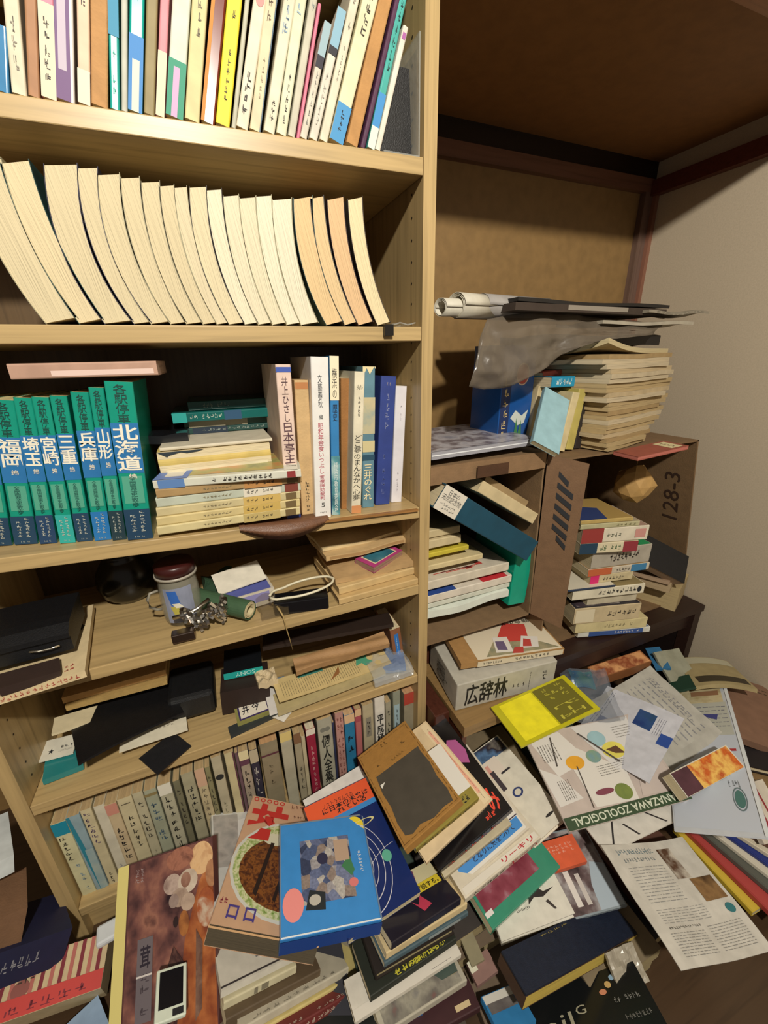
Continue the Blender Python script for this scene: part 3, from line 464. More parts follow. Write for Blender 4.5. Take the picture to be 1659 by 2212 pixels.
('book', 'teal volume titled 山形 with narrow dark foot', 'book', (-0.4464, 0.0134, 0.7411, 0.0, 1.0, 0.0, 0.0872, 0.0, 0.9962, 0.9962, 0.0, -0.0872), 0.14, 0.1995, 0.0161, '#16907a', '#cfc08a', {'g': 'teal and blue volumes of one series on the third shelf', 'm': 'gloss', 'd': [('r', 'S', 0, 0.45, 1, 0.76, '#2c6da4', 'photo'), ('r', 'S', 0, 0, 1, 0.21, '#18343f'), ('r', 'S', 0.12, 0.25, 0.88, 0.43, '#4f9f86'), ('t', 'S', 0.28, 0.76, 0.74, 0.985, '各\n駅\n停\n車', '#0d3a34', 0), ('t', 'S', 0.04, 0.56, 0.96, 0.75, '山\n形', '#e8e2cf', 0, 1), ('t', 'S', 0.4, 0.505, 0.7, 0.54, '編', '#d8d2c0', 0, 1), ('t', 'S', 0.38, 0.225, 0.64, 0.43, '全\n国\n歴\n史\n散\n歩', '#15504a', 0), ('g', 'S', 0.2, 0.05, 0.45, 0.2, 1, 6, '#c8ccc0'), ('g', 'S', 0.55, 0.05, 0.8, 0.2, 1, 6, '#c8ccc0'), ('g', 'S', 0.3, 0.012, 0.7, 0.028, 6, 1, '#b8c0b8')]}),
('book', 'thickest teal volume titled 北海道 at the right end of the row', 'book', (-0.4134, 0.0062, 0.7396, 0.0, 1.0, 0.0, 0.0843, 0.0, 0.9964, 0.9964, 0.0, -0.0843), 0.14, 0.2067, 0.0302, '#16907a', '#cfc08a', {'g': 'teal and blue volumes of one series on the third shelf', 'm': 'gloss', 'd': [('r', 'S', 0, 0.45, 1, 0.76, '#2c6da4', 'photo'), ('r', 'S', 0, 0, 1, 0.21, '#153a56'), ('r', 'S', 0.12, 0.25, 0.88, 0.43, '#4f9f86'), ('t', 'S', 0.28, 0.76, 0.74, 0.985, '各\n駅\n停\n車', '#0d3a34', 0), ('t', 'S', 0.04, 0.46499999999999997, 0.96, 0.75, '北\n海\n道', '#e8e2cf', 0, 1), ('t', 'S', 0.4, 0.41, 0.7, 0.44499999999999995, '編', '#d8d2c0', 0, 1), ('t', 'S', 0.38, 0.225, 0.64, 0.43, '全\n国\n歴\n史\n散\n歩', '#15504a', 0), ('g', 'S', 0.2, 0.05, 0.45, 0.2, 1, 6, '#c8ccc0'), ('g', 'S', 0.55, 0.05, 0.8, 0.2, 1, 6, '#c8ccc0'), ('g', 'S', 0.3, 0.012, 0.7, 0.028, 6, 1, '#b8c0b8')]}),
('book', 'cream-yellow book at the very bottom of the lying stack', 'book', (-0.2098, -0.0039, 0.7563, 0.0228, 0.9997, -0.0, -0.9997, 0.0228, -0.0, 0.0, 0.0, 1.0), 0.125, 0.196, 0.0125, '#cdbf8e', '#d9caa6', {'g': 'small books lying in a stack on the third shelf', 'd': [('r', 'S', 0.1, 0.03, 0.9, 0.11, '#6d5a38'), ('r', 'S', 0, 0.15, 1, 0.42, '#b9a56a'), ('g', 'S', 0.25, 0.2, 0.8, 0.4, 1, 7, '#2c2620'), ('g', 'S', 0.35, 0.5, 0.7, 0.7, 1, 8, '#857a5c')]}),
('book', 'yellowish book second from bottom of the lying stack', 'book', (-0.2081, -0.0029, 0.7688, 0.0314, 0.9995, -0.0, -0.9995, 0.0314, -0.0, 0.0, 0.0, 1.0), 0.125, 0.196, 0.0125, '#cdbb85', '#d9caa6', {'g': 'small books lying in a stack on the third shelf', 'd': [('r', 'S', 0.1, 0.03, 0.9, 0.11, '#6d5a38'), ('r', 'S', 0, 0.15, 1, 0.42, '#c4a65a'), ('g', 'S', 0.25, 0.2, 0.8, 0.4, 1, 7, '#2c2620'), ('g', 'S', 0.35, 0.5, 0.7, 0.7, 1, 8, '#857a5c')]}),
('book', 'yellowish book third from bottom of the lying stack', 'book', (-0.2064, -0.0022, 0.7813, 0.0409, 0.9992, -0.0, -0.9992, 0.0409, -0.0, 0.0, 0.0, 1.0), 0.125, 0.196, 0.0125, '#c7b98c', '#d9caa6', {'g': 'small books lying in a stack on the third shelf', 'd': [('r', 'S', 0.1, 0.03, 0.9, 0.11, '#6d5a38'), ('r', 'S', 0, 0.15, 1, 0.42, '#c9aa60'), ('g', 'S', 0.25, 0.2, 0.8, 0.4, 1, 7, '#2c2620'), ('g', 'S', 0.35, 0.5, 0.7, 0.7, 1, 8, '#857a5c')]}),
('book', 'white and grey-green book with red publisher mark, mid stack', 'book', (-0.2046, -0.002, 0.7948, 0.0515, 0.9987, -0.0, -0.9987, 0.0515, -0.0, 0.0, 0.0, 1.0), 0.125, 0.196, 0.0135, '#b9bfae', '#d9caa6', {'g': 'small books lying in a stack on the third shelf', 'd': [('r', 'S', 0.02, 0.02, 0.98, 0.12, '#7a3a2c'), ('r', 'S', 0, 0.15, 1, 0.42, '#d9d2c0'), ('g', 'S', 0.25, 0.2, 0.8, 0.4, 1, 7, '#2c2620'), ('g', 'S', 0.35, 0.5, 0.7, 0.7, 1, 8, '#857a5c')]}),
('book', 'brown book just under the illustrated top book of the stack', 'book', (-0.2024, -0.0059, 0.8073, 0.0632, 0.998, -0.0, -0.998, 0.0632, -0.0, 0.0, 0.0, 1.0), 0.125, 0.196, 0.0125, '#a88a5c', '#d9caa6', {'g': 'small books lying in a stack on the third shelf', 'd': [('r', 'S', 0.1, 0.03, 0.9, 0.11, '#6d5a38'), ('r', 'S', 0, 0.15, 1, 0.42, '#b5824a'), ('g', 'S', 0.25, 0.2, 0.8, 0.4, 1, 7, '#2c2620'), ('g', 'S', 0.35, 0.5, 0.7, 0.7, 1, 8, '#857a5c')]}),
('book', 'illustrated book with orange and green cover topping the lying stack', 'book', (-0.2058, -0.0215, 0.8193, 0.1577, 0.9875, -0.0, -0.9875, 0.1577, -0.0, 0.0, 0.0, 1.0), 0.125, 0.196, 0.012, '#cfcfc0', '#d9caa6', {'m': 'gloss', 'd': [('n', 'T', 0.1, 0.12, 0.98, 0.78, '#6d7550,#a3a05e,#c28a55,#8f9a60', 'photo'), ('r', 'T', 0, 0.78, 1, 1, '#6f86c0'), ('r', 'T', 0.1, 0.82, 0.6, 0.94, '#ddd8cc'), ('r', 'T', 0.0, 0.02, 1, 0.12, '#d8d4c6'), ('l', 'T', 0.1, 0.03, 0.9, 0.1, 4, '#777266', 1), ('r', 'S', 0, 0.8, 1, 0.97, '#5a7fb4'), ('g', 'S', 0.2, 0.2, 0.85, 0.62, 1, 12, '#2c2620'), ('r', 'S', 0.1, 0.04, 0.9, 0.1, '#8a3030')]}),
('book', 'old book in yellowed bulging wrapper with torn brown cover', 'book', (-0.2365, 0.045, 0.8493, 0.0, 1.0, 0.0, -1.0, -0.0, -0.0, 0.0, 0.0, 1.0), 0.2, 0.1554, 0.03, '#cfb668', '#d9caa6', {'round': 1, 'd': [('r', 'S', 0, 0.04, 0.14, 0.95, '#d9cfb0', 'paper'), ('p', 'S', [(0.75, 0.92), (0.99, 0.99), (0.99, 0.6), (0.9, 0.66), (0.86, 0.75), (0.93, 0.8), (0.82, 0.9)], '#243038')]}),
('book', 'thin white-edged board on top of the yellowed book', 'book', (-0.2316, 0.05, 0.8548, 0.0, 1.0, 0.0, -1.0, -0.0, -0.0, 0.0, 0.0, 1.0), 0.2, 0.1556, 0.005, '#cfc6b0', '#d9caa6', {}),
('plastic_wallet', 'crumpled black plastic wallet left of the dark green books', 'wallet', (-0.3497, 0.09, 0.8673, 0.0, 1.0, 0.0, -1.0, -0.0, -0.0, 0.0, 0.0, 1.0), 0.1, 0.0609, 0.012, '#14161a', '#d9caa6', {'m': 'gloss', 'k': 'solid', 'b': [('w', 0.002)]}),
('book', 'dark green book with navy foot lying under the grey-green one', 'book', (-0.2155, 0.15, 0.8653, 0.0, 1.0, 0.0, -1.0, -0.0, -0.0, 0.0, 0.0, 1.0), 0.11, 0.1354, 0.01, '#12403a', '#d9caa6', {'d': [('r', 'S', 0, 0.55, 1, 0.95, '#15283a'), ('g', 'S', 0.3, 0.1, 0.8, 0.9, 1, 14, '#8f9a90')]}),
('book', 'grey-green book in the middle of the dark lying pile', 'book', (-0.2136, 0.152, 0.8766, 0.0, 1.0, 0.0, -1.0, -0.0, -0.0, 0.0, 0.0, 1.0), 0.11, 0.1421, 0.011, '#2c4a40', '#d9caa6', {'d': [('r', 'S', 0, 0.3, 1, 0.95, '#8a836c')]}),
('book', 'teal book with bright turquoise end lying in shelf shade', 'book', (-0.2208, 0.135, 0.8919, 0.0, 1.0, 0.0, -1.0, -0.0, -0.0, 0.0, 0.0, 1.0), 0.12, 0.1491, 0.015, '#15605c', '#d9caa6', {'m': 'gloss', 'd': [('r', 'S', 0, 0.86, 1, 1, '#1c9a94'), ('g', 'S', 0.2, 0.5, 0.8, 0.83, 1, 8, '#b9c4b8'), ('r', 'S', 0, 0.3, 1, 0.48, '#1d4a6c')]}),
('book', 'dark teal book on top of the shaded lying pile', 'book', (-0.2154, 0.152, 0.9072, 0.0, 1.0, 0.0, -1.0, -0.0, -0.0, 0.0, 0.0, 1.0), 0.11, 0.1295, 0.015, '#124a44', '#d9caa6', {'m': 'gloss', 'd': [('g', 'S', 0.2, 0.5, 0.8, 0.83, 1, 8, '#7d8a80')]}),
('folder', 'large pinkish folder lying flat on the teal volumes', 'folder', (-0.3659, 0.006, 0.9695, -0.0, 1.0, 0.0, -1.0, -0.0, -0.0, 0.0, 0.0, 1.0), 0.15, 0.1477, 0.017, '#b4907c', '#c7a795', {'m': 'paper', 'd': [('r', 'S', 0.15, 0.03, 0.5, 0.74, '#d9bfb4')]}),
('boxed_book', 'tall pale pink boxed book titled 日本亭主図鑑 with blue rims', 'book', (-0.2062, 0.012, 0.7306, 0.0, 1.0, 0.0, 0.0285, 0.0, 0.9996, 0.9996, 0.0, -0.0285), 0.15, 0.2307, 0.0212, '#dcc3b4', '#c9b898', {'g': 'books standing at the right end of the third shelf', 'd': [('r', 'S', 0, 0.955, 1, 0.985, '#3a55a8'), ('r', 'S', 0, 0.0, 1, 0.035, '#1d2f6e'), ('t', 'S', 0.3, 0.66, 0.72, 0.93, '井\n上\nひ\nさ\nし', '#4a3038', 0), ('t', 'S', 0.14, 0.26, 0.88, 0.655, '日\n本\n亭\n主\n図\n鑑', '#4a2a38', 0), ('t', 'S', 0.2, 0.07, 0.85, 0.09, '新潮社', '#4a3038', 0), ('g', 'S', 0.45, 0.15, 0.55, 0.25, 1, 4, '#b09a94')]}),
('book', 'tan worn book with torn folded top behind the pink boxed book', 'book', (-0.1819, 0.02, 0.7293, 0.0, 1.0, 0.0, 0.0345, 0.0, 0.9994, 0.9994, 0.0, -0.0345), 0.14, 0.2101, 0.0206, '#c8a878', '#b09468', {'g': 'books standing at the right end of the third shelf', 'm': 'board', 'd': [('g', 'S', 0.3, 0.04, 0.7, 0.28, 1, 9, '#4c4234'), ('r', 'S', 0.05, 0.94, 0.95, 0.985, '#b37846')]}),
('book', 'tall white book with black author and red title, numbered 5', 'book', (-0.1583, 0.006, 0.7281, 0.0, 1.0, 0.0, 0.0509, 0.0, 0.9987, 0.9987, 0.0, -0.0509), 0.15, 0.242, 0.0261, '#e3e1dd', '#d9caa6', {'g': 'books standing at the right end of the third shelf', 'm': 'gloss', 'd': [('t', 'S', 0.35, 0.71, 0.6, 0.9, '文\n藝\n春\n秋', '#20242c', 0), ('t', 'S', 0.4, 0.64, 0.6, 0.67, '編', '#20242c', 0), ('t', 'S', 0.3, 0.3, 0.62, 0.62, '昭\n和\n年\n金\n食\nい\nつ\nぶ\nし', '#b85a68', 0), ('t', 'S', 0.32, 0.125, 0.62, 0.29, '官\n僚\n弾\n劾\n裁\n判', '#b85a68', 0), ('t', 'S', 0.4, 0.075, 0.6, 0.105, '5', '#303030', 0), ('g', 'S', 0.3, 0.03, 0.7, 0.045, 5, 1, '#606060')]}),
('book', 'slim book titled 横浜の歴史 with cream top and blue body', 'book', (-0.1416, 0.012, 0.7273, 0.0, 1.0, 0.0, 0.0504, -0.0, 0.9987, 0.9987, 0.0, -0.0504), 0.15, 0.2439, 0.0136, '#3a7fb8', '#d9caa6', {'g': 'books standing at the right end of the third shelf', 'm': 'gloss', 'd': [('r', 'S', 0, 0.745, 1, 1, '#e6dcbe'), ('n', 'S', 0, 0, 1, 0.4, '#244e5c,#5f98a0,#d0dcd4', 'photo'), ('t', 'S', 0.25, 0.76, 0.78, 0.93, '横\n浜\nの', '#222222', 0), ('t', 'S', 0.25, 0.62, 0.78, 0.72, '歴\n史', '#1c2c44', 0), ('t', 'S', 0.3, 0.03, 0.75, 0.36, '横\n浜\n市\n教\n育\n委\n員\n会', '#d6e0dc', 0)]}),
('slipcase', 'brown cardboard sleeve set back between two slim books', 'book', (-0.116, 0.035, 0.7262, 0.0, 1.0, 0.0, 0.0526, 0.0, 0.9986, 0.9986, 0.0, -0.0526), 0.14, 0.2126, 0.016, '#9a6a38', '#d9caa6', {'g': 'books standing at the right end of the third shelf', 'm': 'board'}),
('book', 'cream book with bold black brush title and worn orange foot', 'book', (-0.1068, 0.008, 0.7257, 0.0, 1.0, 0.0, 0.0734, 0.0, 0.9973, 0.9973, 0.0, -0.0734), 0.15, 0.2231, 0.0166, '#dcd4bb', '#d9caa6', {'g': 'books standing at the right end of the third shelf', 'd': [('t', 'S', 0.1, 0.1, 0.85, 0.58, 'ど\nこ\n夢\nの\nま\nん\nな\nか\nへ\n心\n夢', '#20201c', 0), ('g', 'S', 0.35, 0.7, 0.65, 0.84, 1, 5, '#2c2620'), ('r', 'S', 0, 0, 1, 0.06, '#c98a58'), ('g', 'S', 0.2, 0.88, 0.8, 0.92, 5, 1, '#8a8676')]}),
('book', 'torn blue-grey illustrated book with cream horizontal bands', 'book', (-0.0747, 0.03, 0.7244, 0.0, 1.0, 0.0, 0.0413, 0.0, 0.9991, 0.9991, 0.0, -0.0413), 0.13, 0.2304, 0.0209, '#5d8494', '#d9caa6', {'g': 'books standing at the right end of the third shelf', 'd': [('n', 'S', 0, 0.55, 1, 0.8, '#cdbd94,#b9b394,#6f96a0', 'photo'), ('r', 'S', 0, 0.42, 1, 0.5, '#c9bd90'), ('p', 'S', [(0, 0.93), (0.3, 0.99), (0.55, 0.95), (0.9, 1), (1, 0.985), (1, 1), (0, 1)], '#e0d2a4'), ('r', 'S', 0, 0.36, 1, 0.4, '#244a60'), ('t', 'S', 0.1, 0.06, 0.8, 0.33, '三\n井\nの\nぐ\nれ', '#e0d4ac', 0, 1)]}),
('book', 'navy blue cloth book with faint gold lettering', 'book', (-0.0425, 0.035, 0.7228, 0.0, 1.0, 0.0, 0.0733, 0.0, 0.9973, 0.9973, 0.0, -0.0733), 0.13, 0.2164, 0.0269, '#2c3f86', '#d9caa6', {'g': 'books standing at the right end of the third shelf', 'hard': 1, 'round': 0, 'd': [('g', 'S', 0.35, 0.6, 0.65, 0.88, 1, 4, '#8a90b0'), ('g', 'S', 0.3, 0.08, 0.6, 0.42, 1, 6, '#56639c'), ('g', 'S', 0.2, 0.93, 0.8, 0.96, 4, 1, '#9a94a0')]}),
('book', 'plain white book at the right end of the third shelf', 'book', (-0.0166, 0.04, 0.7217, 0.0, 1.0, 0.0, 0.0564, 0.0, 0.9984, 0.9984, 0.0, -0.0564), 0.13, 0.201, 0.0205, '#dcd9de', '#d9caa6', {'g': 'books standing at the right end of the third shelf', 'm': 'gloss', 'd': [('g', 'S', 0.45, 0.72, 0.62, 0.85, 1, 4, '#b8b4b8'), ('g', 'S', 0.4, 0.1, 0.58, 0.28, 1, 6, '#b5b0b6')]}),
('calendar_pad', 'cream calendar pad with red lettering along its front edge', 'calendar', (-0.5255, -0.0258, 0.5763, -0.1382, 0.9904, 0.0, -0.9904, -0.1382, -0.0, 0.0, 0.0, 1.0), 0.19, 0.1225, 0.011, '#d8c49a', '#d9caa6', {'k': 'solid', 'd': [('g', 'S', 0.1, 0.05, 0.9, 0.9, 1, 16, '#b0584a'), ('g', 'T', 0.05, 0.1, 0.14, 0.2, 2, 2, '#bb4f46'), ('p', 'T', [(0.55, 0.12), (0.6, 0.16), (0.5, 0.17), (0.62, 0.2), (0.5, 0.2), (0.48, 0.14)], '#4a4a38'), ('p', 'T', [(0.6, 0.1), (0.7, 0.12), (0.65, 0.06), (0.58, 0.09)], '#4a4a38')]}),
('notebook', 'worn dark brown notebook under the black leather case', 'book', (-0.6094, -0.0418, 0.5916, 0.9523, 0.2812, -0.119, -0.281, 0.9595, 0.0185, 0.1194, 0.0159, 0.9927), 0.0613, 0.033, 0.012, '#33241e', '#d9caa6', {'k': 'block'}),
('envelope', 'thick buff envelope at the bottom of the right pile', 'envelope', (-0.0002, 0.0041, 0.5765, -0.041, 0.9992, 0.0, -0.9992, -0.041, -0.0, 0.0, 0.0, 1.0), 0.14, 0.1574, 0.012, '#c4a672', '#8c7550', {'b': [('cx', 0.003)]}),
('book', 'buff book in paper wrapper under the magenta book', 'book', (0.009, 0.0222, 0.591, -0.0771, 0.997, 0.0, -0.997, -0.0771, -0.0, 0.0, 0.0, 1.0), 0.14, 0.1625, 0.014, '#c9ad7a', '#b79c6c', {'b': [('cx', 0.003)]}),
('folder', 'brown paper folder with loose corners, right envelope pile', 'folder', (0.007, 0.0243, 0.6025, -0.0061, 1.0, 0.0, -1.0, -0.0061, -0.0, 0.0, 0.0, 1.0), 0.13, 0.1617, 0.01, '#b7976a', '#d9caa6', {'k': 'solid', 'b': [('w', 0.003)]}),
('book', 'small magenta book with blue picture turned diagonally', 'book', (-0.1044, 0.0613, 0.6149, 0.4383, -0.8977, -0.0439, 0.8986, 0.4366, 0.0427, -0.0192, -0.0582, 0.9981), 0.0487, 0.0817, 0.012, '#b23c7c', '#9a7a68', {'d': [('r', 'T', 0.12, 0.12, 0.88, 0.88, '#dccba8'), ('n', 'T', 0.16, 0.16, 0.84, 0.84, '#22566a,#4a8a9a', 'photo')]}),
('envelope', 'folded tan envelope with curled end above the magenta book', 'envelope', (0.0151, 0.0607, 0.6355, -0.0591, 0.9983, 0.0, -0.9983, -0.0591, -0.0, 0.0, 0.0, 1.0), 0.13, 0.1772, 0.009, '#c7a878', '#d9caa6', {'k': 'solid', 'b': [('w', 0.004)], 'd': [('r', 'S', 0.2, 0.1, 0.8, 0.96, '#a9875a')]}),
('envelope', 'pale folded envelope topmost beneath the shelf above', 'envelope', (0.022, 0.0853, 0.6435, -0.085, 0.9964, 0.0, -0.9964, -0.085, -0.0, 0.0, 0.0, 1.0), 0.13, 0.1854, 0.006, '#d8c294', '#d9caa6', {'k': 'solid', 'b': [('w', 0.004)]}),
('plastic_box', 'flat black plastic box behind the white cable loop', 'box', (-0.2653, 0.0129, 0.5875, 0.9876, -0.1567, -0.014, 0.1566, 0.9876, -0.0093, 0.0153, 0.0069, 0.9999), 0.0912, 0.0349, 0.024, '#121216', '#d9caa6', {'k': 'solid', 'm': 'gloss', 'bv': 0.002}),
('card', 'white folded card standing open on the small box', 'card', (-0.3466, 0.062, 0.5989, 0.9822, 0.1746, 0.0687, -0.1874, 0.9293, 0.3182, -0.0083, -0.3255, 0.9455), 0.0822, 0.0498, 0.002, '#e2dccb', '#d9caa6', {'k': 'solid'}),
('carton', 'small white and blue carton under the folded card', 'box', (-0.3434, 0.0408, 0.5958, 0.9925, 0.1219, 0.0128, -0.1219, 0.9925, -0.0001, -0.0127, -0.0015, 0.9999), 0.0861, 0.054, 0.028, '#cfc6b4', '#d9caa6', {'k': 'solid', 'd': [('r', 'T', 0.05, 0.05, 0.95, 0.95, '#5a62a8'), ('r', 'B', 0.1, 0.3, 0.9, 0.9, '#8a86b8')]}),
('booklet', 'teal booklet sticking out under the white card', 'booklet', (-0.6441, 0.0293, 0.3595, 0.9846, 0.1656, -0.0561, -0.1655, 0.9862, 0.0071, 0.0565, 0.0022, 0.9984), 0.0524, 0.0485, 0.01, '#2a7f80', '#3c8f8c', {'k': 'block', 'm': 'gloss'}),
('card', 'white card printed with a small dark star', 'card', (-0.6678, 0.0631, 0.3677, 0.9977, 0.0102, -0.0671, -0.0089, 0.9998, 0.0189, 0.0673, -0.0182, 0.9976), 0.0575, 0.0415, 0.003, '#e0dccb', '#d9caa6', {'k': 'solid', 'd': [('t', 'T', 0.35, 0.22, 0.5, 0.5, '★', '#26282c', 0), ('g', 'T', 0.62, 0.38, 0.95, 0.55, 3, 1, '#26282c'), ('l', 'T', 0.62, 0.22, 0.95, 0.32, 2, '#55555a')]}),
('document_folder', 'large black document folder lying askew', 'folder', (-0.5774, -0.0094, 0.4065, 0.946, 0.3214, -0.0422, -0.3229, 0.9458, -0.0358, 0.0284, 0.0475, 0.9985), 0.1506, 0.1381, 0.004, '#141416', '#d9caa6', {'k': 'solid', 'm': 'leather', 'b': [('cx', 0.004)]}),
('letter', 'white letter sheet under the black folder edge', 'paper', (-0.5348, 0.0198, 0.3757, 0.9897, 0.1134, -0.0871, -0.1128, 0.9935, 0.0125, 0.088, -0.0025, 0.9961), 0.1015, 0.0401, 0.0012, '#e2dac2', '#d9caa6', {'k': 'sheet', 'd': [('g', 'T', 0.45, 0.55, 0.8, 0.7, 6, 1, '#9a9484')]}),
('folder_flap', 'black triangular flap hanging over the shelf edge', 'flap', (-0.5081, 0.0088, 0.3623, 0.5994, -0.7911, -0.1221, 0.7934, 0.6074, -0.0398, 0.1056, -0.073, 0.9917), 0.0487, 0.061, 0.002, '#1b1b1e', '#d9caa6', {'k': 'solid', 'm': 'leather'}),
('cardboard_box', 'long flat cream cardboard box, lower of the two', 'box', (-0.4586, 0.0895, 0.4371, 0.0131, 0.9999, -0.0, -0.9999, 0.0131, -0.0, 0.0, 0.0, 1.0), 0.1, 0.1517, 0.01, '#b09258', '#d9caa6', {'k': 'solid', 'm': 'board'}),
('cardboard_box', 'long flat tan cardboard box resting on the cream one', 'box', (-0.4588, 0.1015, 0.4501, -0.0201, 0.9998, 0.0, -0.9998, -0.0201, -0.0, 0.0, 0.0, 1.0), 0.1, 0.1549, 0.012, '#c29a62', '#d9caa6', {'k': 'solid', 'm': 'board'}),
('paper_stack', 'stack of cream papers poking out between boxes and folder', 'paper', (-0.6295, 0.0677, 0.4094, 0.9848, 0.1478, -0.0907, -0.1488, 0.9889, -0.0042, 0.089, 0.0177, 0.9959), 0.0982, 0.0383, 0.004, '#d9cca8', '#cfc09a', {'k': 'block'}),
('camera_case', 'dull black camera case with soft corners', 'case', (-0.4635, 0.0631, 0.4098, 0.9994, 0.0001, -0.0336, -0.0003, 1.0, -0.0068, 0.0336, 0.0068, 0.9994), 0.0785, 0.0955, 0.05, '#17181a', '#d9caa6', {'k': 'solid', 'm': 'leather', 'bv': 0.008}),
('cassette_box', 'black cassette box with turquoise lower edge', 'box', (-0.3655, 0.082, 0.4213, 0.9974, -0.0639, -0.0342, 0.0639, 0.998, -0.0012, 0.0342, -0.0009, 0.9994), 0.0697, 0.0699, 0.014, '#15181c', '#d9caa6', {'k': 'solid', 'm': 'gloss', 'd': [('r', 'B', 0, 0, 1, 1, '#1fa39c'), ('t', 'B', 0.3, 0.2, 0.8, 0.8, 'SONY', '#c8ece4', 2)]}),
('storage_box', 'dark brown box under the turquoise-edged cassette box', 'box', (-0.3749, 0.0523, 0.4064, 0.9951, -0.0784, -0.0598, 0.0779, 0.9969, -0.0101, 0.0604, 0.0054, 0.9982), 0.0865, 0.0651, 0.05, '#2a1b16', '#d9caa6', {'k': 'solid'}),
('card_box', 'small boxed card set with brush characters and purple rim', 'box', (-0.3537, 0.0134, 0.3625, 0.9969, 0.0775, 0.0157, -0.0775, 0.997, 0.0031, -0.0154, -0.0044, 0.9999), 0.0589, 0.0714, 0.012, '#8d8a4c', '#d9caa6', {'k': 'solid', 'd': [('r', 'T', 0.08, 0.05, 0.98, 0.66, '#3d2f60'), ('r', 'T', 0.13, 0.1, 0.94, 0.62, '#e3dccb'), ('t', 'T', 0.2, 0.2, 0.42, 0.5, '井', '#22202a', 0, 1), ('t', 'T', 0.5, 0.2, 0.72, 0.5, '今', '#22202a', 0, 1), ('r', 'T', 0.08, 0.8, 0.6, 0.98, '#d9603c'), ('g', 'T', 0.08, 0.69, 0.95, 0.78, 9, 1, '#3a3420')]}),
('plastic_strip', 'flat dark grey plastic strip under the card box', 'strip', (-0.3672, 0.0, 0.3565, 0.9864, 0.164, -0.0094, -0.1641, 0.9864, -0.0109, 0.0075, 0.0123, 0.9999), 0.1024, 0.0202, 0.01, '#2f3434', '#d9caa6', {'k': 'solid'}),
('carton', 'white and blue matchbox-like carton beside the card box', 'box', (-0.298, 0.011, 0.3713, 0.9995, 0.0322, -0.0042, -0.0322, 0.9995, -0.0016, 0.0042, 0.0017, 1.0), 0.0213, 0.0767, 0.012, '#dcd8d2', '#d9caa6', {'k': 'solid'}),
('carton', 'blue speckled carton beside the white one', 'box', (-0.2775, 0.0123, 0.3692, 0.9993, 0.0356, 0.007, -0.0356, 0.9994, -0.0006, -0.007, 0.0003, 1.0), 0.0228, 0.0784, 0.012, '#5c7fa0', '#d9caa6', {'k': 'solid', 'm': 'photo'}),
('leaflet', 'long tan printed leaflet with vertical text, leaf and green drawing', 'leaflet', (-0.2784, 0.0021, 0.3921, 0.9923, 0.1078, -0.0605, -0.0967, 0.9818, 0.1632, 0.077, -0.1561, 0.9847), 0.2328, 0.0519, 0.0016, '#c8b27c', '#d9caa6', {'k': 'sheet', 'b': [('cx', -0.004)], 'd': [('l', 'T', 0.04, 0.12, 0.72, 0.78, 34, '#6f6448', 1), ('p', 'T', [(0.44, 0.2), (0.52, 0.55), (0.56, 0.75), (0.54, 0.4)], '#8d5f34'), ('p', 'T', [(0.7, 0.45), (0.74, 0.85), (0.8, 0.8), (0.84, 0.95), (0.82, 0.6), (0.86, 0.4), (0.78, 0.3), (0.76, 0.5)], '#4f9a7a'), ('r', 'T', 0.2, 0.75, 0.42, 1, '#3c8076')]}),
('booklet', 'pale booklet pile under the printed leaflet', 'booklet', (-0.2839, 0.0007, 0.3719, 0.9988, 0.0395, 0.0299, -0.0396, 0.9992, 0.0038, -0.0297, -0.0049, 0.9995), 0.2153, 0.0461, 0.01, '#b5a679', '#c9bb92', {'k': 'block'}),
('paper_scrap', 'crumpled cream paper scrap beside the dark brown box', 'paper', (-0.3081, 0.0398, 0.4105, 0.9913, 0.0999, -0.0854, -0.1019, 0.9946, -0.0192, 0.083, 0.0277, 0.9962), 0.036, 0.0389, 0.012, '#cbb894', '#d9caa6', {'k': 'solid', 'b': [('n', 0.008)]}),
('pouch', 'tan leather-like pouch with worn corner, upper middle', 'pouch', (-0.2399, 0.0288, 0.424, 0.9997, -0.0034, 0.0234, -0.0011, 0.982, 0.1888, -0.0237, -0.1887, 0.9817), 0.1892, 0.032, 0.012, '#a98358', '#d9caa6', {'k': 'solid', 'b': [('w', 0.003)]}),
('booklet', 'blue booklet inside a clear plastic bag', 'booklet', (-0.1088, 0.0318, 0.3741, 0.9417, -0.3292, 0.0696, 0.334, 0.9395, -0.0754, -0.0406, 0.0943, 0.9947), 0.0873, 0.1129, 0.01, '#4c74b0', '#d9caa6', {'k': 'block', 'd': [('g', 'T', 0.2, 0.2, 0.6, 0.8, 2, 4, '#2c4470')]}),
('cassette_case', 'cassette with blue label standing against the right panel', 'case', (-0.0067, 0.05, 0.355, 0.0, 1.0, 0.0, -0.1179, 0.0, 0.993, 0.993, 0.0, 0.1179), 0.08, 0.0877, 0.0234, '#8a5a3c', '#d9caa6', {'k': 'book', 'd': [('r', 'S', 0.3, 0.1, 0.7, 0.85, '#2f74c0'), ('l', 'S', 0.4, 0.15, 0.6, 0.8, 1, '#a9c8e8', 1)]}),
('tray', 'long dark brown tray deep on the fifth shelf', 'tray', (-0.2906, 0.0813, 0.4575, 0.9865, -0.1625, 0.0212, 0.1628, 0.9866, -0.012, -0.019, 0.0152, 0.9997), 0.2578, 0.0412, 0.008, '#2a1d16', '#d9caa6', {'k': 'solid'}),
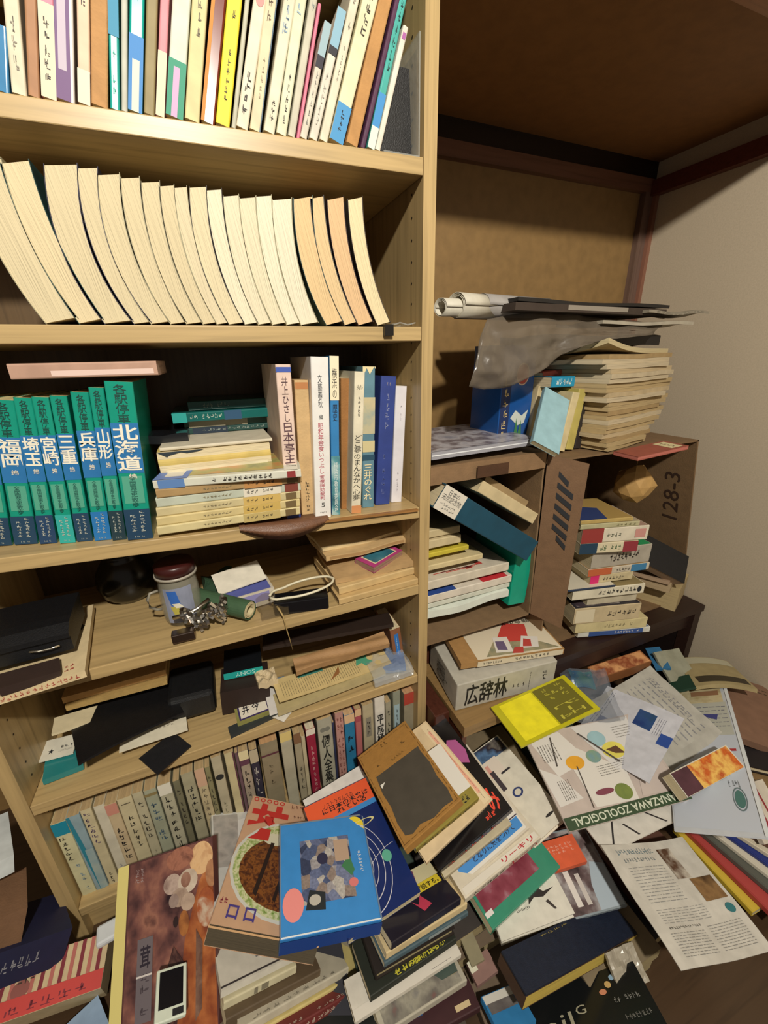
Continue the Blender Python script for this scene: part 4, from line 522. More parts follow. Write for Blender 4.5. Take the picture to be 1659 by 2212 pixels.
('book', 'cream paperback with turquoise top, first on the bottom shelf', 'book', (-0.6326, 0.02, 0.0655, 0.0, 1.0, 0.0, 0.0, 0.0, 1.0, 1.0, 0.0, 0.0), 0.12, 0.2074, 0.0209, '#cbc7a0', '#b79d72', {'g': 'small paperbacks packed along the bottom shelf', 'd': [('r', 'S', 0, 0.86, 1, 1, '#1585a0'), ('g', 'S', 0.1, 0.55, 0.6, 0.84, 1, 5, '#2c2620'), ('g', 'S', 0.4, 0.15, 0.8, 0.5, 1, 6, '#8fa4ae')]}),
('book', 'pale blue paperback with turquoise slanting stripe', 'book', (-0.6135, 0.02, 0.0655, 0.0, 1.0, 0.0, 0.0, 0.0, 1.0, 1.0, 0.0, 0.0), 0.12, 0.2107, 0.0187, '#8fa6ae', '#b79d72', {'g': 'small paperbacks packed along the bottom shelf', 'd': [('p', 'S', [(0, 1), (0.25, 1), (0.9, 0), (0.4, 0)], '#2b7f94'), ('n', 'S', 0.4, 0.1, 1, 0.6, '#7ea0ac,#b4bcae', 'photo')]}),
('book', 'cream paperback with purple brush lettering, bottom shelf left', 'book', (-0.5963, 0.02, 0.0655, 0.0, 1.0, 0.0, 0.0, 0.0, 1.0, 1.0, 0.0, 0.0), 0.12, 0.215, 0.0158, '#c9bd98', '#b79d72', {'g': 'small paperbacks packed along the bottom shelf', 'd': [('g', 'S', 0.15, 0.6, 0.8, 0.97, 1, 6, '#5a4a68'), ('g', 'S', 0.3, 0.1, 0.7, 0.25, 1, 3, '#2c2620')]}),
('book', 'plain off-white paperback between two lettered ones', 'book', (-0.5781, 0.02, 0.0655, 0.0, 1.0, 0.0, 0.0, 0.0, 1.0, 1.0, 0.0, 0.0), 0.12, 0.2139, 0.0155, '#cfc8b2', '#b79d72', {'g': 'small paperbacks packed along the bottom shelf', 'd': [('g', 'S', 0.3, 0.15, 0.7, 0.3, 1, 3, '#8a8a90')]}),
('book', 'paperback with pink top and heavy black title', 'book', (-0.5614, 0.02, 0.0655, 0.0, 1.0, 0.0, 0.0, 0.0, 1.0, 1.0, 0.0, 0.0), 0.12, 0.2082, 0.0171, '#c6b28e', '#b79d72', {'g': 'small paperbacks packed along the bottom shelf', 'd': [('r', 'S', 0, 0.88, 1, 1, '#c88a78'), ('g', 'S', 0.15, 0.3, 0.85, 0.72, 1, 5, '#1f1a1c')]}),
('book', 'wide cream paperback with thin top line, bottom shelf', 'book', (-0.5383, 0.02, 0.0655, 0.0, 1.0, 0.0, 0.0, 0.0, 1.0, 1.0, 0.0, 0.0), 0.12, 0.211, 0.0221, '#c9bd98', '#b79d72', {'g': 'small paperbacks packed along the bottom shelf', 'd': [('r', 'S', 0.2, 0.93, 0.8, 0.94, '#5a5040'), ('g', 'S', 0.3, 0.4, 0.75, 0.8, 1, 5, '#2c2620')]}),
('book', 'grey-cream paperback with blurred brush title', 'book', (-0.5217, 0.02, 0.0655, 0.0, 1.0, 0.0, 0.0, 0.0, 1.0, 1.0, 0.0, 0.0), 0.12, 0.2125, 0.0158, '#b9b193', '#b79d72', {'g': 'small paperbacks packed along the bottom shelf', 'd': [('g', 'S', 0.2, 0.45, 0.8, 0.9, 1, 6, '#2c2620'), ('g', 'S', 0.35, 0.12, 0.65, 0.3, 1, 4, '#77705f')]}),
('book', 'grey-green paperback with blue lettering, bottom shelf', 'book', (-0.5013, 0.02, 0.0655, 0.0, 1.0, 0.0, 0.0, 0.0, 1.0, 1.0, 0.0, 0.0), 0.12, 0.2096, 0.0193, '#a3a68e', '#b79d72', {'g': 'small paperbacks packed along the bottom shelf', 'd': [('r', 'S', 0, 0.93, 1, 0.96, '#8a7a50'), ('g', 'S', 0.15, 0.35, 0.85, 0.85, 1, 6, '#4a6070')]}),
('book', 'white-topped paperback with heavy black vertical title', 'book', (-0.4785, 0.02, 0.0655, 0.0, 1.0, 0.0, 0.0, 0.0, 1.0, 1.0, 0.0, 0.0), 0.12, 0.2111, 0.0204, '#b5b096', '#b79d72', {'g': 'small paperbacks packed along the bottom shelf', 'd': [('r', 'S', 0, 0.88, 1, 1, '#e2ddcc'), ('g', 'S', 0.2, 0.2, 0.8, 0.86, 1, 7, '#26241f')]}),
('book', 'thin dark olive paperback beside the white-topped one', 'book', (-0.4645, 0.02, 0.0655, 0.0, 1.0, 0.0, 0.0, 0.0, 1.0, 1.0, 0.0, 0.0), 0.12, 0.2084, 0.0109, '#77735a', '#b79d72', {'g': 'small paperbacks packed along the bottom shelf', 'd': [('g', 'S', 0.2, 0.45, 0.8, 0.9, 1, 6, '#2c2620'), ('g', 'S', 0.35, 0.12, 0.65, 0.3, 1, 4, '#77705f')]}),
('book', 'grey paperback with bold dark title, bottom shelf middle', 'book', (-0.441, 0.02, 0.0655, 0.0, 1.0, 0.0, 0.0, 0.0, 1.0, 1.0, 0.0, 0.0), 0.12, 0.2179, 0.02, '#aaa386', '#b79d72', {'g': 'small paperbacks packed along the bottom shelf', 'd': [('g', 'S', 0.2, 0.4, 0.85, 0.85, 1, 5, '#2c2b28')]}),
('book', 'cream paperback with pinkish top and pale script', 'book', (-0.4227, 0.02, 0.0655, 0.0, 1.0, 0.0, 0.0, 0.0, 1.0, 1.0, 0.0, 0.0), 0.12, 0.2174, 0.0158, '#c2b28c', '#b79d72', {'g': 'small paperbacks packed along the bottom shelf', 'd': [('r', 'S', 0, 0.8, 1, 1, '#cfa98c'), ('g', 'S', 0.2, 0.2, 0.8, 0.78, 1, 8, '#776c58')]}),
('book', 'very thin olive paperback left of the oval-stamped one', 'book', (-0.4133, 0.02, 0.0655, 0.0, 1.0, 0.0, 0.0, 0.0, 1.0, 1.0, 0.0, 0.0), 0.12, 0.2146, 0.0087, '#8a8460', '#b79d72', {'g': 'small paperbacks packed along the bottom shelf', 'd': [('g', 'S', 0.2, 0.45, 0.8, 0.9, 1, 6, '#2c2620'), ('g', 'S', 0.35, 0.12, 0.65, 0.3, 1, 4, '#77705f')]}),
('book', 'cream paperback with small dark oval stamp', 'book', (-0.3918, 0.02, 0.0655, 0.0, 1.0, 0.0, 0.0, 0.0, 1.0, 1.0, 0.0, 0.0), 0.12, 0.2322, 0.0173, '#b8ae92', '#b79d72', {'g': 'small paperbacks packed along the bottom shelf', 'd': [('e', 'S', 0.5, 0.78, 0.4, 0.03, '#2a2a2a'), ('g', 'S', 0.3, 0.2, 0.7, 0.5, 1, 4, '#8a846c')]}),
('book', 'cream paperback with maroon edge stripe, bottom shelf', 'book', (-0.3704, 0.02, 0.0655, 0.0, 1.0, 0.0, 0.0, 0.0, 1.0, 1.0, 0.0, 0.0), 0.12, 0.2312, 0.0161, '#c9bc92', '#b79d72', {'g': 'small paperbacks packed along the bottom shelf', 'd': [('r', 'S', 0.85, 0, 1, 1, '#5a3040')]}),
('book', 'thin purple-brown booklet between cream paperbacks', 'book', (-0.3632, 0.02, 0.0655, 0.0, 1.0, 0.0, 0.0, 0.0, 1.0, 1.0, 0.0, 0.0), 0.12, 0.2247, 0.0058, '#6a5058', '#b79d72', {'g': 'small paperbacks packed along the bottom shelf'}),
('book', 'paperback with cream top and plum spine with white title', 'book', (-0.3459, 0.02, 0.0655, 0.0, 1.0, 0.0, 0.0, 0.0, 1.0, 1.0, 0.0, 0.0), 0.12, 0.2239, 0.0167, '#a59784', '#b79d72', {'g': 'small paperbacks packed along the bottom shelf', 'd': [('r', 'S', 0, 0.84, 1, 0.9, '#5f3a4c'), ('r', 'S', 0, 0.9, 1, 1, '#ddd0a4'), ('g', 'S', 0.2, 0.45, 0.8, 0.78, 1, 4, '#2c2620')]}),
('book', 'dark navy paperback with white characters', 'book', (-0.3294, 0.02, 0.0655, 0.0, 1.0, 0.0, 0.0, 0.0, 1.0, 1.0, 0.0, 0.0), 0.12, 0.2184, 0.015, '#2e2c3c', '#b79d72', {'g': 'small paperbacks packed along the bottom shelf', 'd': [('g', 'S', 0.15, 0.3, 0.85, 0.8, 1, 4, '#c0bcb4'), ('r', 'S', 0, 0.85, 1, 1, '#b9ad90')]}),
('book', 'widest grey-brown book on the bottom shelf', 'book', (-0.2917, 0.02, 0.0655, 0.0, 1.0, 0.0, 0.0, 0.0, 1.0, 1.0, 0.0, 0.0), 0.125, 0.2239, 0.0327, '#8d8268', '#c49a6c', {'g': 'small paperbacks packed along the bottom shelf', 'd': [('g', 'S', 0.3, 0.5, 0.6, 0.75, 1, 4, '#5a503c'), ('r', 'S', 0, 0.85, 1, 0.87, '#5a2f3a')]}),
('book', 'tall cream-yellow book taller than its neighbours', 'book', (-0.2638, 0.025, 0.0655, 0.0, 1.0, 0.0, 0.0, 0.0, 1.0, 1.0, 0.0, 0.0), 0.12, 0.2288, 0.0222, '#b3ad96', '#b79d72', {'g': 'small paperbacks packed along the bottom shelf', 'd': [('r', 'S', 0, 0.9, 1, 1, '#d8c27c')]}),
('book', 'brown-topped paperback right of the tall cream-yellow book', 'book', (-0.2473, 0.02, 0.0655, 0.0, 1.0, 0.0, 0.0, 0.0, 1.0, 1.0, 0.0, 0.0), 0.12, 0.2213, 0.0138, '#a2987e', '#b79d72', {'g': 'small paperbacks packed along the bottom shelf', 'd': [('r', 'S', 0, 0.88, 1, 1, '#7d5c40'), ('g', 'S', 0.3, 0.3, 0.8, 0.6, 1, 4, '#2c2620')]}),
('book', 'thin cream paperback left of the crimson book', 'book', (-0.2391, 0.02, 0.0655, 0.0, 1.0, 0.0, 0.0, 0.0, 1.0, 1.0, 0.0, 0.0), 0.12, 0.2086, 0.0077, '#bdb292', '#b79d72', {'g': 'small paperbacks packed along the bottom shelf'}),
('book', 'crimson book with pale decorative title, bottom shelf', 'book', (-0.2185, 0.02, 0.0655, 0.0, 1.0, 0.0, 0.0, 0.0, 1.0, 1.0, 0.0, 0.0), 0.12, 0.2208, 0.0181, '#94203a', '#d8ccb0', {'g': 'small paperbacks packed along the bottom shelf', 'd': [('g', 'S', 0.3, 0.2, 0.7, 0.8, 1, 9, '#d0a4a0'), ('r', 'S', 0, 0.93, 1, 1, '#dcd2c0')]}),
('book', 'thick grey book with black five-character title', 'book', (-0.1835, 0.02, 0.0655, 0.0, 1.0, 0.0, 0.0, 0.0, 1.0, 1.0, 0.0, 0.0), 0.12, 0.2345, 0.0298, '#a8a592', '#c8aa78', {'g': 'small paperbacks packed along the bottom shelf', 'd': [('e', 'S', 0.35, 0.88, 0.2, 0.025, '#77776c'), ('e', 'S', 0.65, 0.88, 0.2, 0.025, '#77776c'), ('t', 'S', 0.2, 0.25, 0.8, 0.82, '個\n人\n全\n集', '#242420', 0, 1)]}),
('book', 'navy leaflet wedged beside the thick grey book', 'book', (-0.1789, 0.02, 0.0655, 0.0, 1.0, 0.0, 0.0, 0.0, 1.0, 1.0, 0.0, 0.0), 0.12, 0.2163, 0.0044, '#2d3352', '#b79d72', {'g': 'small paperbacks packed along the bottom shelf'}),
('book', 'pink patterned book right of the thick grey one', 'book', (-0.1593, 0.02, 0.0655, 0.0, 1.0, 0.0, 0.0, 0.0, 1.0, 1.0, 0.0, 0.0), 0.12, 0.2376, 0.0169, '#b88a80', '#b79d72', {'g': 'small paperbacks packed along the bottom shelf', 'd': [('g', 'S', 0.1, 0.05, 0.9, 0.95, 2, 12, '#8a5048')]}),
('book', 'bright blue book with dark character, bottom shelf right', 'book', (-0.1363, 0.02, 0.0655, 0.0, 1.0, 0.0, 0.0, 0.0, 1.0, 1.0, 0.0, 0.0), 0.12, 0.2234, 0.0214, '#2a7aa4', '#d0ac80', {'g': 'small paperbacks packed along the bottom shelf', 'd': [('g', 'S', 0.15, 0.5, 0.85, 0.75, 1, 2, '#141c28'), ('r', 'S', 0, 0.9, 1, 1, '#d8b58c')]}),
('book', 'slim red-lettered cream book beside the blue one', 'book', (-0.1208, 0.02, 0.0655, 0.0, 1.0, 0.0, 0.0, 0.0, 1.0, 1.0, 0.0, 0.0), 0.12, 0.2295, 0.0138, '#a8505a', '#b79d72', {'g': 'small paperbacks packed along the bottom shelf', 'd': [('r', 'S', 0.1, 0.1, 0.9, 0.85, '#b46a68'), ('r', 'S', 0, 0.92, 1, 1, '#d8b58c')]}),
('book', 'cream book with grey label panel, bottom shelf right', 'book', (-0.0942, 0.02, 0.0655, 0.0, 1.0, 0.0, 0.0, 0.0, 1.0, 1.0, 0.0, 0.0), 0.12, 0.2321, 0.0231, '#b5a98a', '#b79d72', {'g': 'small paperbacks packed along the bottom shelf', 'd': [('r', 'S', 0.25, 0.62, 0.75, 0.85, '#8a8474'), ('g', 'S', 0.3, 0.64, 0.7, 0.82, 1, 3, '#2c2620')]}),
('book', 'white book with four bold black characters', 'book', (-0.0681, 0.02, 0.0655, 0.0, 1.0, 0.0, 0.0, 0.0, 1.0, 1.0, 0.0, 0.0), 0.12, 0.242, 0.0224, '#ddd8cc', '#b79d72', {'g': 'small paperbacks packed along the bottom shelf', 'd': [('t', 'S', 0.15, 0.35, 0.85, 0.8, '平\n成\n極\n新', '#1c1c1c', 0, 1)]}),
('book', 'narrow grey book right of the bold white one', 'book', (-0.0536, 0.02, 0.0655, 0.0, 1.0, 0.0, 0.0, 0.0, 1.0, 1.0, 0.0, 0.0), 0.12, 0.2194, 0.0124, '#a09a84', '#b79d72', {'g': 'small paperbacks packed along the bottom shelf', 'd': [('g', 'S', 0.2, 0.45, 0.8, 0.9, 1, 6, '#2c2620'), ('g', 'S', 0.35, 0.12, 0.65, 0.3, 1, 4, '#77705f')]}),
('book', 'grey-green book with pale blue title panel near right panel', 'book', (-0.0317, 0.02, 0.0655, 0.0, 1.0, 0.0, 0.0, 0.0, 1.0, 1.0, 0.0, 0.0), 0.12, 0.2412, 0.0168, '#8f9382', '#b79d72', {'g': 'small paperbacks packed along the bottom shelf', 'd': [('r', 'S', 0.15, 0.55, 0.85, 0.85, '#9fb8c0'), ('g', 'S', 0.3, 0.58, 0.7, 0.82, 1, 3, '#2c2620')]}),
('book', 'red-topped book at the right end of the bottom shelf', 'book', (0.0058, 0.02, 0.0655, 0.0, 1.0, 0.0, 0.0, 0.0, 1.0, 1.0, 0.0, 0.0), 0.12, 0.2258, 0.0285, '#9a9078', '#c89a70', {'g': 'small paperbacks packed along the bottom shelf', 'd': [('r', 'S', 0, 0.86, 1, 1, '#b04436')]}),
('plastic_bag', 'crumpled white plastic bag under the papers in left box', 'bag', (0.2419, 0.03, 0.4755, 0.0, 1.0, 0.0, -1.0, 0.0, 0.0, 0.0, 0.0, 1.0), 0.16, 0.2139, 0.016, '#d6dcd2', '#cfc09a', {'k': 'solid', 'b': [('w', 0.006)], 'm': 'gloss'}),
('book', 'thin white magazines pressed flat in left box', 'book', (0.2463, 0.035, 0.4915, 0.0, 1.0, 0.0, -1.0, 0.0, 0.0, 0.0, 0.0, 1.0), 0.17, 0.2183, 0.012, '#cfd2c4', '#cfc09a', {}),
('book', 'white catalogue with red and blue print on cover, left box', 'book', (0.2457, 0.03, 0.5134, 0.0, 1.0, 0.0, -1.0, 0.0, 0.0, 0.0, 0.0, 1.0), 0.17, 0.2177, 0.018, '#d8cfc0', '#cdb795', {'d': [('r', 'T', 0.0, 0.05, 0.6, 0.35, '#c03038'), ('r', 'T', 0, 0.65, 0.3, 0.98, '#2c4a90')]}),
('book', 'thick grey-white book with red brush print, left box', 'book', (0.2391, 0.035, 0.5434, 0.0, 1.0, 0.0, -1.0, 0.0, 0.0, 0.0, 0.0, 1.0), 0.17, 0.2111, 0.02, '#d2c8b4', '#b9ab90', {'d': [('g', 'T', 0.05, 0.1, 0.5, 0.9, 3, 1, '#c04840')]}),
('book', 'thin cream booklets on the thick grey-white book', 'book', (0.1712, 0.04, 0.5764, 0.0, 1.0, 0.0, -1.0, 0.0, 0.0, 0.0, 0.0, 1.0), 0.15, 0.1432, 0.012, '#d4c294', '#cfc09a', {}),
('book', 'yellow-covered booklet in the left box pile', 'book', (0.1382, 0.045, 0.6007, 0.0, 1.0, 0.0, -1.0, 0.0, 0.0, 0.0, 0.0, 1.0), 0.13, 0.1102, 0.01, '#c9b83c', '#cfc09a', {}),
('book', 'cream page block under the top block, left box', 'book', (0.1181, 0.045, 0.6286, 0.0, 1.0, 0.0, -1.0, 0.0, 0.0, 0.0, 0.0, 1.0), 0.13, 0.0901, 0.018, '#cdbc94', '#cfc09a', {'fe': 1}),
('book', 'cream page block topmost in the left box pile', 'book', (0.118, 0.05, 0.6473, 0.0, 1.0, 0.0, -1.0, 0.0, 0.0, 0.0, 0.0, 1.0), 0.13, 0.09, 0.016, '#c9b78e', '#cfc09a', {'fe': 1}),
('boxed_book', 'big dark teal boxed book with white label tilting across left box', 'book', (0.2762, -0.005, 0.6018, 0.0, 1.0, 0.0, -0.8239, -0.0, 0.5667, 0.5667, -0.0, 0.8239), 0.13, 0.275, 0.0473, '#12455a', '#cdbf9c', {'hard': 1, 'd': [('r', 'S', 0, 0.8, 1, 1, '#d6cfc0'), ('t', 'S', 0.45, 0.815, 0.92, 0.985, '日本の\n天然記念物', '#1d2228', 3), ('g', 'S', 0.1, 0.83, 0.38, 0.97, 2, 6, '#7a7a74')]}),
('book', 'cream book resting along the big tilted teal book', 'book', (0.2913, 0.02, 0.653, 0.0, 1.0, 0.0, -0.8443, -0.0, 0.5358, 0.5358, -0.0, 0.8443), 0.12, 0.173, 0.0246, '#cdbb92', '#d6c59c', {'fe': 1}),
('book', 'thin grey-brown book behind the cream tilted one', 'book', (0.2803, 0.04, 0.6768, 0.0, 1.0, 0.0, -0.8436, -0.0, 0.537, 0.537, -0.0, 0.8436), 0.11, 0.1321, 0.014, '#9c8560', '#b09a74', {}),
('folder', 'bright green plastic folder standing at the right side of left box', 'folder', (0.2916, 0.03, 0.4307, 0.0, 1.0, 0.0, 0.078, 0.0, 0.997, 0.997, 0.0, -0.078), 0.15, 0.1597, 0.0472, '#109a7e', '#cfc09a', {'m': 'gloss'}),
('album', 'silver-grey glossy album lying on the left cardboard box', 'album', (0.279, 0.026, 0.8138, -0.0783, 0.9969, 0.0, -0.9969, -0.0783, -0.0, 0.0, 0.0, 1.0), 0.22, 0.2554, 0.013, '#9a9aa2', '#c9ccd2', {'k': 'block', 'm': 'gloss', 'd': [('n', 'T', 0.02, 0.02, 0.97, 0.98, '#8f8f9c,#b9b6bb,#6f6468,#a8a8b4', 'photo'), ('r', 'S', 0.45, 0, 0.62, 1, '#dfe2e6')]}),
('book', 'large blue picture book with oval red emblem and white flowers', 'book', (0.3134, 0.1, 0.788, 0.0, 1.0, 0.0, 0.0154, 0.0, 0.9999, 0.9999, 0.0, -0.0154), 0.1, 0.197, 0.0815, '#1c4f93', '#cfc09a', {'g': 'books standing on top of the cardboard boxes', 'm': 'gloss', 'd': [('r', 'S', 0.02, 0.02, 0.3, 0.75, '#1a2c58'), ('g', 'S', 0.05, 0.05, 0.26, 0.7, 1, 6, '#c9b27a'), ('o', 'S', 0.62, 0.72, 0.2, 0.11, 0.12, '#d6b9a0'), ('e', 'S', 0.62, 0.72, 0.17, 0.095, '#b44a40'), ('p', 'S', [(0.35, 0.28), (0.5, 0.36), (0.7, 0.3), (0.9, 0.36), (0.8, 0.22), (0.6, 0.2)], '#c9d0c8'), ('p', 'S', [(0.5, 0.1), (0.55, 0.28), (0.62, 0.1), (0.7, 0.26), (0.75, 0.08)], '#3f7a4c')]}),
('book', 'pale blue covered book leaning out between the boxes', 'book', (0.2325, -0.0055, 0.8178, 0.8185, -0.3315, -0.4692, 0.5744, 0.4846, 0.6597, 0.0087, -0.8095, 0.5871), 0.0585, 0.135, 0.012, '#8fb4bd', '#cfc29c', {}),
('book', 'cream book edge standing behind the pale blue book', 'book', (0.3243, 0.09, 0.787, 0.0, 1.0, 0.0, 0.1219, 0.0, 0.9925, 0.9925, 0.0, -0.1219), 0.08, 0.1177, 0.0182, '#cbb98f', '#cfc09a', {'g': 'books standing on top of the cardboard boxes'}),
('book', 'cream book leaning beside the pale blue one', 'book', (0.3627, 0.04, 0.775, 0.0, 1.0, 0.0, 0.1712, 0.0, 0.9852, 0.9852, 0.0, -0.1712), 0.12, 0.1192, 0.0188, '#cfbf93', '#cfc09a', {'g': 'books standing on top of the cardboard boxes'}),
('book', 'yellow-green edged book in the leaning row', 'book', (0.392, 0.045, 0.775, 0.0, 1.0, 0.0, 0.1134, 0.0, 0.9936, 0.9936, 0.0, -0.1134), 0.12, 0.124, 0.0211, '#b7a95c', '#cfc09a', {'g': 'books standing on top of the cardboard boxes'}),
('book', 'dark covered book leaning near the newspapers', 'book', (0.4179, 0.05, 0.775, 0.0, 1.0, 0.0, 0.038, 0.0, 0.9993, 0.9993, 0.0, -0.038), 0.12, 0.1287, 0.0178, '#2c2622', '#cfc09a', {'g': 'books standing on top of the cardboard boxes'}),
('book', 'tan hardcover standing last beside the newspapers', 'book', (0.4419, 0.052, 0.7753, 0.0, 1.0, 0.0, -0.015, 0.0, 0.9999, 0.9999, 0.0, 0.015), 0.12, 0.1339, 0.0209, '#a7825a', '#cfc09a', {'g': 'books standing on top of the cardboard boxes', 'hard': 1}),
('book', 'small turquoise paperback lying above the leaning books', 'book', (0.385, 0.06, 0.9243, 0.0, 1.0, -0.0, -1.0, -0.0, -0.0003, -0.0003, 0.0, 1.0), 0.06, 0.0613, 0.0204, '#1c8ab0', '#d9caa6', {'d': [('g', 'S', 0.1, 0.1, 0.9, 0.8, 1, 5, '#d4e4e0')]}),
('book', 'orange-red paperback behind the small turquoise one', 'book', (0.4353, 0.1, 0.9414, 0.0, 1.0, -0.0, -0.9956, -0.0, -0.0941, -0.0941, 0.0, 0.9956), 0.06, 0.0993, 0.0255, '#a84c38', '#d9caa6', {}),
('newspaper', 'bottom folded newspaper of the stack beside the thin red book', 'newspaper', (0.603, 0.0392, 0.7838, -0.248, 0.9688, 0.0, -0.9688, -0.248, -0.0, 0.0, 0.0, 1.0), 0.17, 0.172, 0.0088, '#b09a70', '#9f8a62', {'k': 'solid', 'b': [('w', 0.0012)], 'm': 'paper', 'g': 'folded newspapers in the tall stack'}),
('newspaper', 'folded yellowed newspaper within the tall stack by the right wall', 'newspaper', (0.5873, 0.0275, 0.7928, -0.1936, 0.9811, 0.0, -0.9811, -0.1936, -0.0, 0.0, 0.0, 1.0), 0.17, 0.162, 0.0088, '#b09a70', '#9f8a62', {'k': 'solid', 'b': [('w', 0.0012)], 'm': 'pages', 'g': 'folded newspapers in the tall stack'}),
('newspaper', 'folded yellowed newspaper within the tall stack by the right wall', 'newspaper', (0.6165, 0.0402, 0.8019, -0.2218, 0.9751, 0.0, -0.9751, -0.2218, -0.0, 0.0, 0.0, 1.0), 0.17, 0.194, 0.0088, '#a38a60', '#9f8a62', {'k': 'solid', 'b': [('w', 0.0012)], 'm': 'pages', 'g': 'folded newspapers in the tall stack'}),
('newspaper', 'folded yellowed newspaper within the tall stack by the right wall', 'newspaper', (0.6076, 0.0381, 0.8109, -0.1925, 0.9813, 0.0, -0.9813, -0.1925, -0.0, 0.0, 0.0, 1.0), 0.17, 0.194, 0.0088, '#b8a582', '#9f8a62', {'k': 'solid', 'b': [('w', 0.0012)], 'm': 'pages', 'g': 'folded newspapers in the tall stack'}),
('newspaper', 'folded yellowed newspaper within the tall stack by the right wall', 'newspaper', (0.6394, 0.0504, 0.82, -0.2285, 0.9735, 0.0, -0.9735, -0.2285, -0.0, 0.0, 0.0, 1.0), 0.17, 0.224, 0.0088, '#b09a70', '#9f8a62', {'k': 'solid', 'b': [('w', 0.0012)], 'm': 'paper', 'g': 'folded newspapers in the tall stack'}),
('newspaper', 'folded yellowed newspaper within the tall stack by the right wall', 'newspaper', (0.6527, 0.0506, 0.829, -0.228, 0.9737, 0.0, -0.9737, -0.228, -0.0, 0.0, 0.0, 1.0), 0.17, 0.234, 0.0088, '#b09a70', '#9f8a62', {'k': 'solid', 'b': [('w', 0.0012)], 'm': 'pages', 'g': 'folded newspapers in the tall stack'}),
('newspaper', 'folded yellowed newspaper within the tall stack by the right wall', 'newspaper', (0.6748, 0.063, 0.8381, -0.2516, 0.9678, 0.0, -0.9678, -0.2516, -0.0, 0.0, 0.0, 1.0), 0.17, 0.258, 0.0088, '#bfb092', '#9f8a62', {'k': 'solid', 'b': [('w', 0.0012)], 'm': 'pages', 'g': 'folded newspapers in the tall stack'}),
('newspaper', 'folded yellowed newspaper within the tall stack by the right wall', 'newspaper', (0.6929, 0.0723, 0.8471, -0.2484, 0.9687, 0.0, -0.9687, -0.2484, -0.0, 0.0, 0.0, 1.0), 0.17, 0.278, 0.0088, '#b09a70', '#9f8a62', {'k': 'solid', 'b': [('w', 0.0012)], 'm': 'pages', 'g': 'folded newspapers in the tall stack'}),
('newspaper', 'folded yellowed newspaper within the tall stack by the right wall', 'newspaper', (0.6559, 0.0588, 0.8562, -0.2395, 0.9709, 0.0, -0.9709, -0.2395, -0.0, 0.0, 0.0, 1.0), 0.17, 0.236, 0.0088, '#a38a60', '#9f8a62', {'k': 'solid', 'b': [('w', 0.0012)], 'm': 'paper', 'g': 'folded newspapers in the tall stack'}),
('newspaper', 'folded yellowed newspaper within the tall stack by the right wall', 'newspaper', (0.6837, 0.0643, 0.8652, -0.2324, 0.9726, 0.0, -0.9726, -0.2324, -0.0, 0.0, 0.0, 1.0), 0.17, 0.268, 0.0088, '#b09a70', '#9f8a62', {'k': 'solid', 'b': [('w', 0.0012)], 'm': 'pages', 'g': 'folded newspapers in the tall stack'}),
('newspaper', 'folded yellowed newspaper within the tall stack by the right wall', 'newspaper', (0.7017, 0.0733, 0.8743, -0.2501, 0.9682, 0.0, -0.9682, -0.2501, -0.0, 0.0, 0.0, 1.0), 0.17, 0.288, 0.0088, '#b09a70', '#9f8a62', {'k': 'solid', 'b': [('w', 0.0012)], 'm': 'pages', 'g': 'folded newspapers in the tall stack'}),
('newspaper', 'folded yellowed newspaper within the tall stack by the right wall', 'newspaper', (0.6547, 0.0488, 0.8833, -0.2046, 0.9788, 0.0, -0.9788, -0.2046, -0.0, 0.0, 0.0, 1.0), 0.17, 0.25, 0.0088, '#bfb092', '#9f8a62', {'k': 'solid', 'b': [('w', 0.0012)], 'm': 'pages', 'g': 'folded newspapers in the tall stack'}),
('newspaper', 'folded yellowed newspaper within the tall stack by the right wall', 'newspaper', (0.6821, 0.0613, 0.8924, -0.2213, 0.9752, 0.0, -0.9752, -0.2213, -0.0, 0.0, 0.0, 1.0), 0.17, 0.27, 0.0088, '#b8a582', '#9f8a62', {'k': 'solid', 'b': [('w', 0.0012)], 'm': 'paper', 'g': 'folded newspapers in the tall stack'}),
('newspaper', 'folded yellowed newspaper within the tall stack by the right wall', 'newspaper', (0.6993, 0.0729, 0.9014, -0.2379, 0.9713, 0.0, -0.9713, -0.2379, -0.0, 0.0, 0.0, 1.0), 0.17, 0.298, 0.0088, '#b09a70', '#9f8a62', {'k': 'solid', 'b': [('w', 0.0012)], 'm': 'pages', 'g': 'folded newspapers in the tall stack'}),
('newspaper', 'folded yellowed newspaper within the tall stack by the right wall', 'newspaper', (0.6974, 0.0691, 0.9105, -0.2242, 0.9745, 0.0, -0.9745, -0.2242, -0.0, 0.0, 0.0, 1.0), 0.17, 0.296, 0.0088, '#b09a70', '#9f8a62', {'k': 'solid', 'b': [('w', 0.0012)], 'm': 'pages', 'g': 'folded newspapers in the tall stack'}),
('newspaper', 'folded yellowed newspaper within the tall stack by the right wall', 'newspaper', (0.6631, 0.0561, 0.9195, -0.2212, 0.9752, 0.0, -0.9752, -0.2212, -0.0, 0.0, 0.0, 1.0), 0.17, 0.26, 0.0088, '#bfb092', '#9f8a62', {'k': 'solid', 'b': [('w', 0.0012)], 'm': 'pages', 'g': 'folded newspapers in the tall stack'}),
('newspaper', 'folded yellowed newspaper within the tall stack by the right wall', 'newspaper', (0.6813, 0.0584, 0.9286, -0.2238, 0.9746, 0.0, -0.9746, -0.2238, -0.0, 0.0, 0.0, 1.0), 0.17, 0.278, 0.0088, '#bfb092', '#9f8a62', {'k': 'solid', 'b': [('w', 0.0012)], 'm': 'paper', 'g': 'folded newspapers in the tall stack'}),
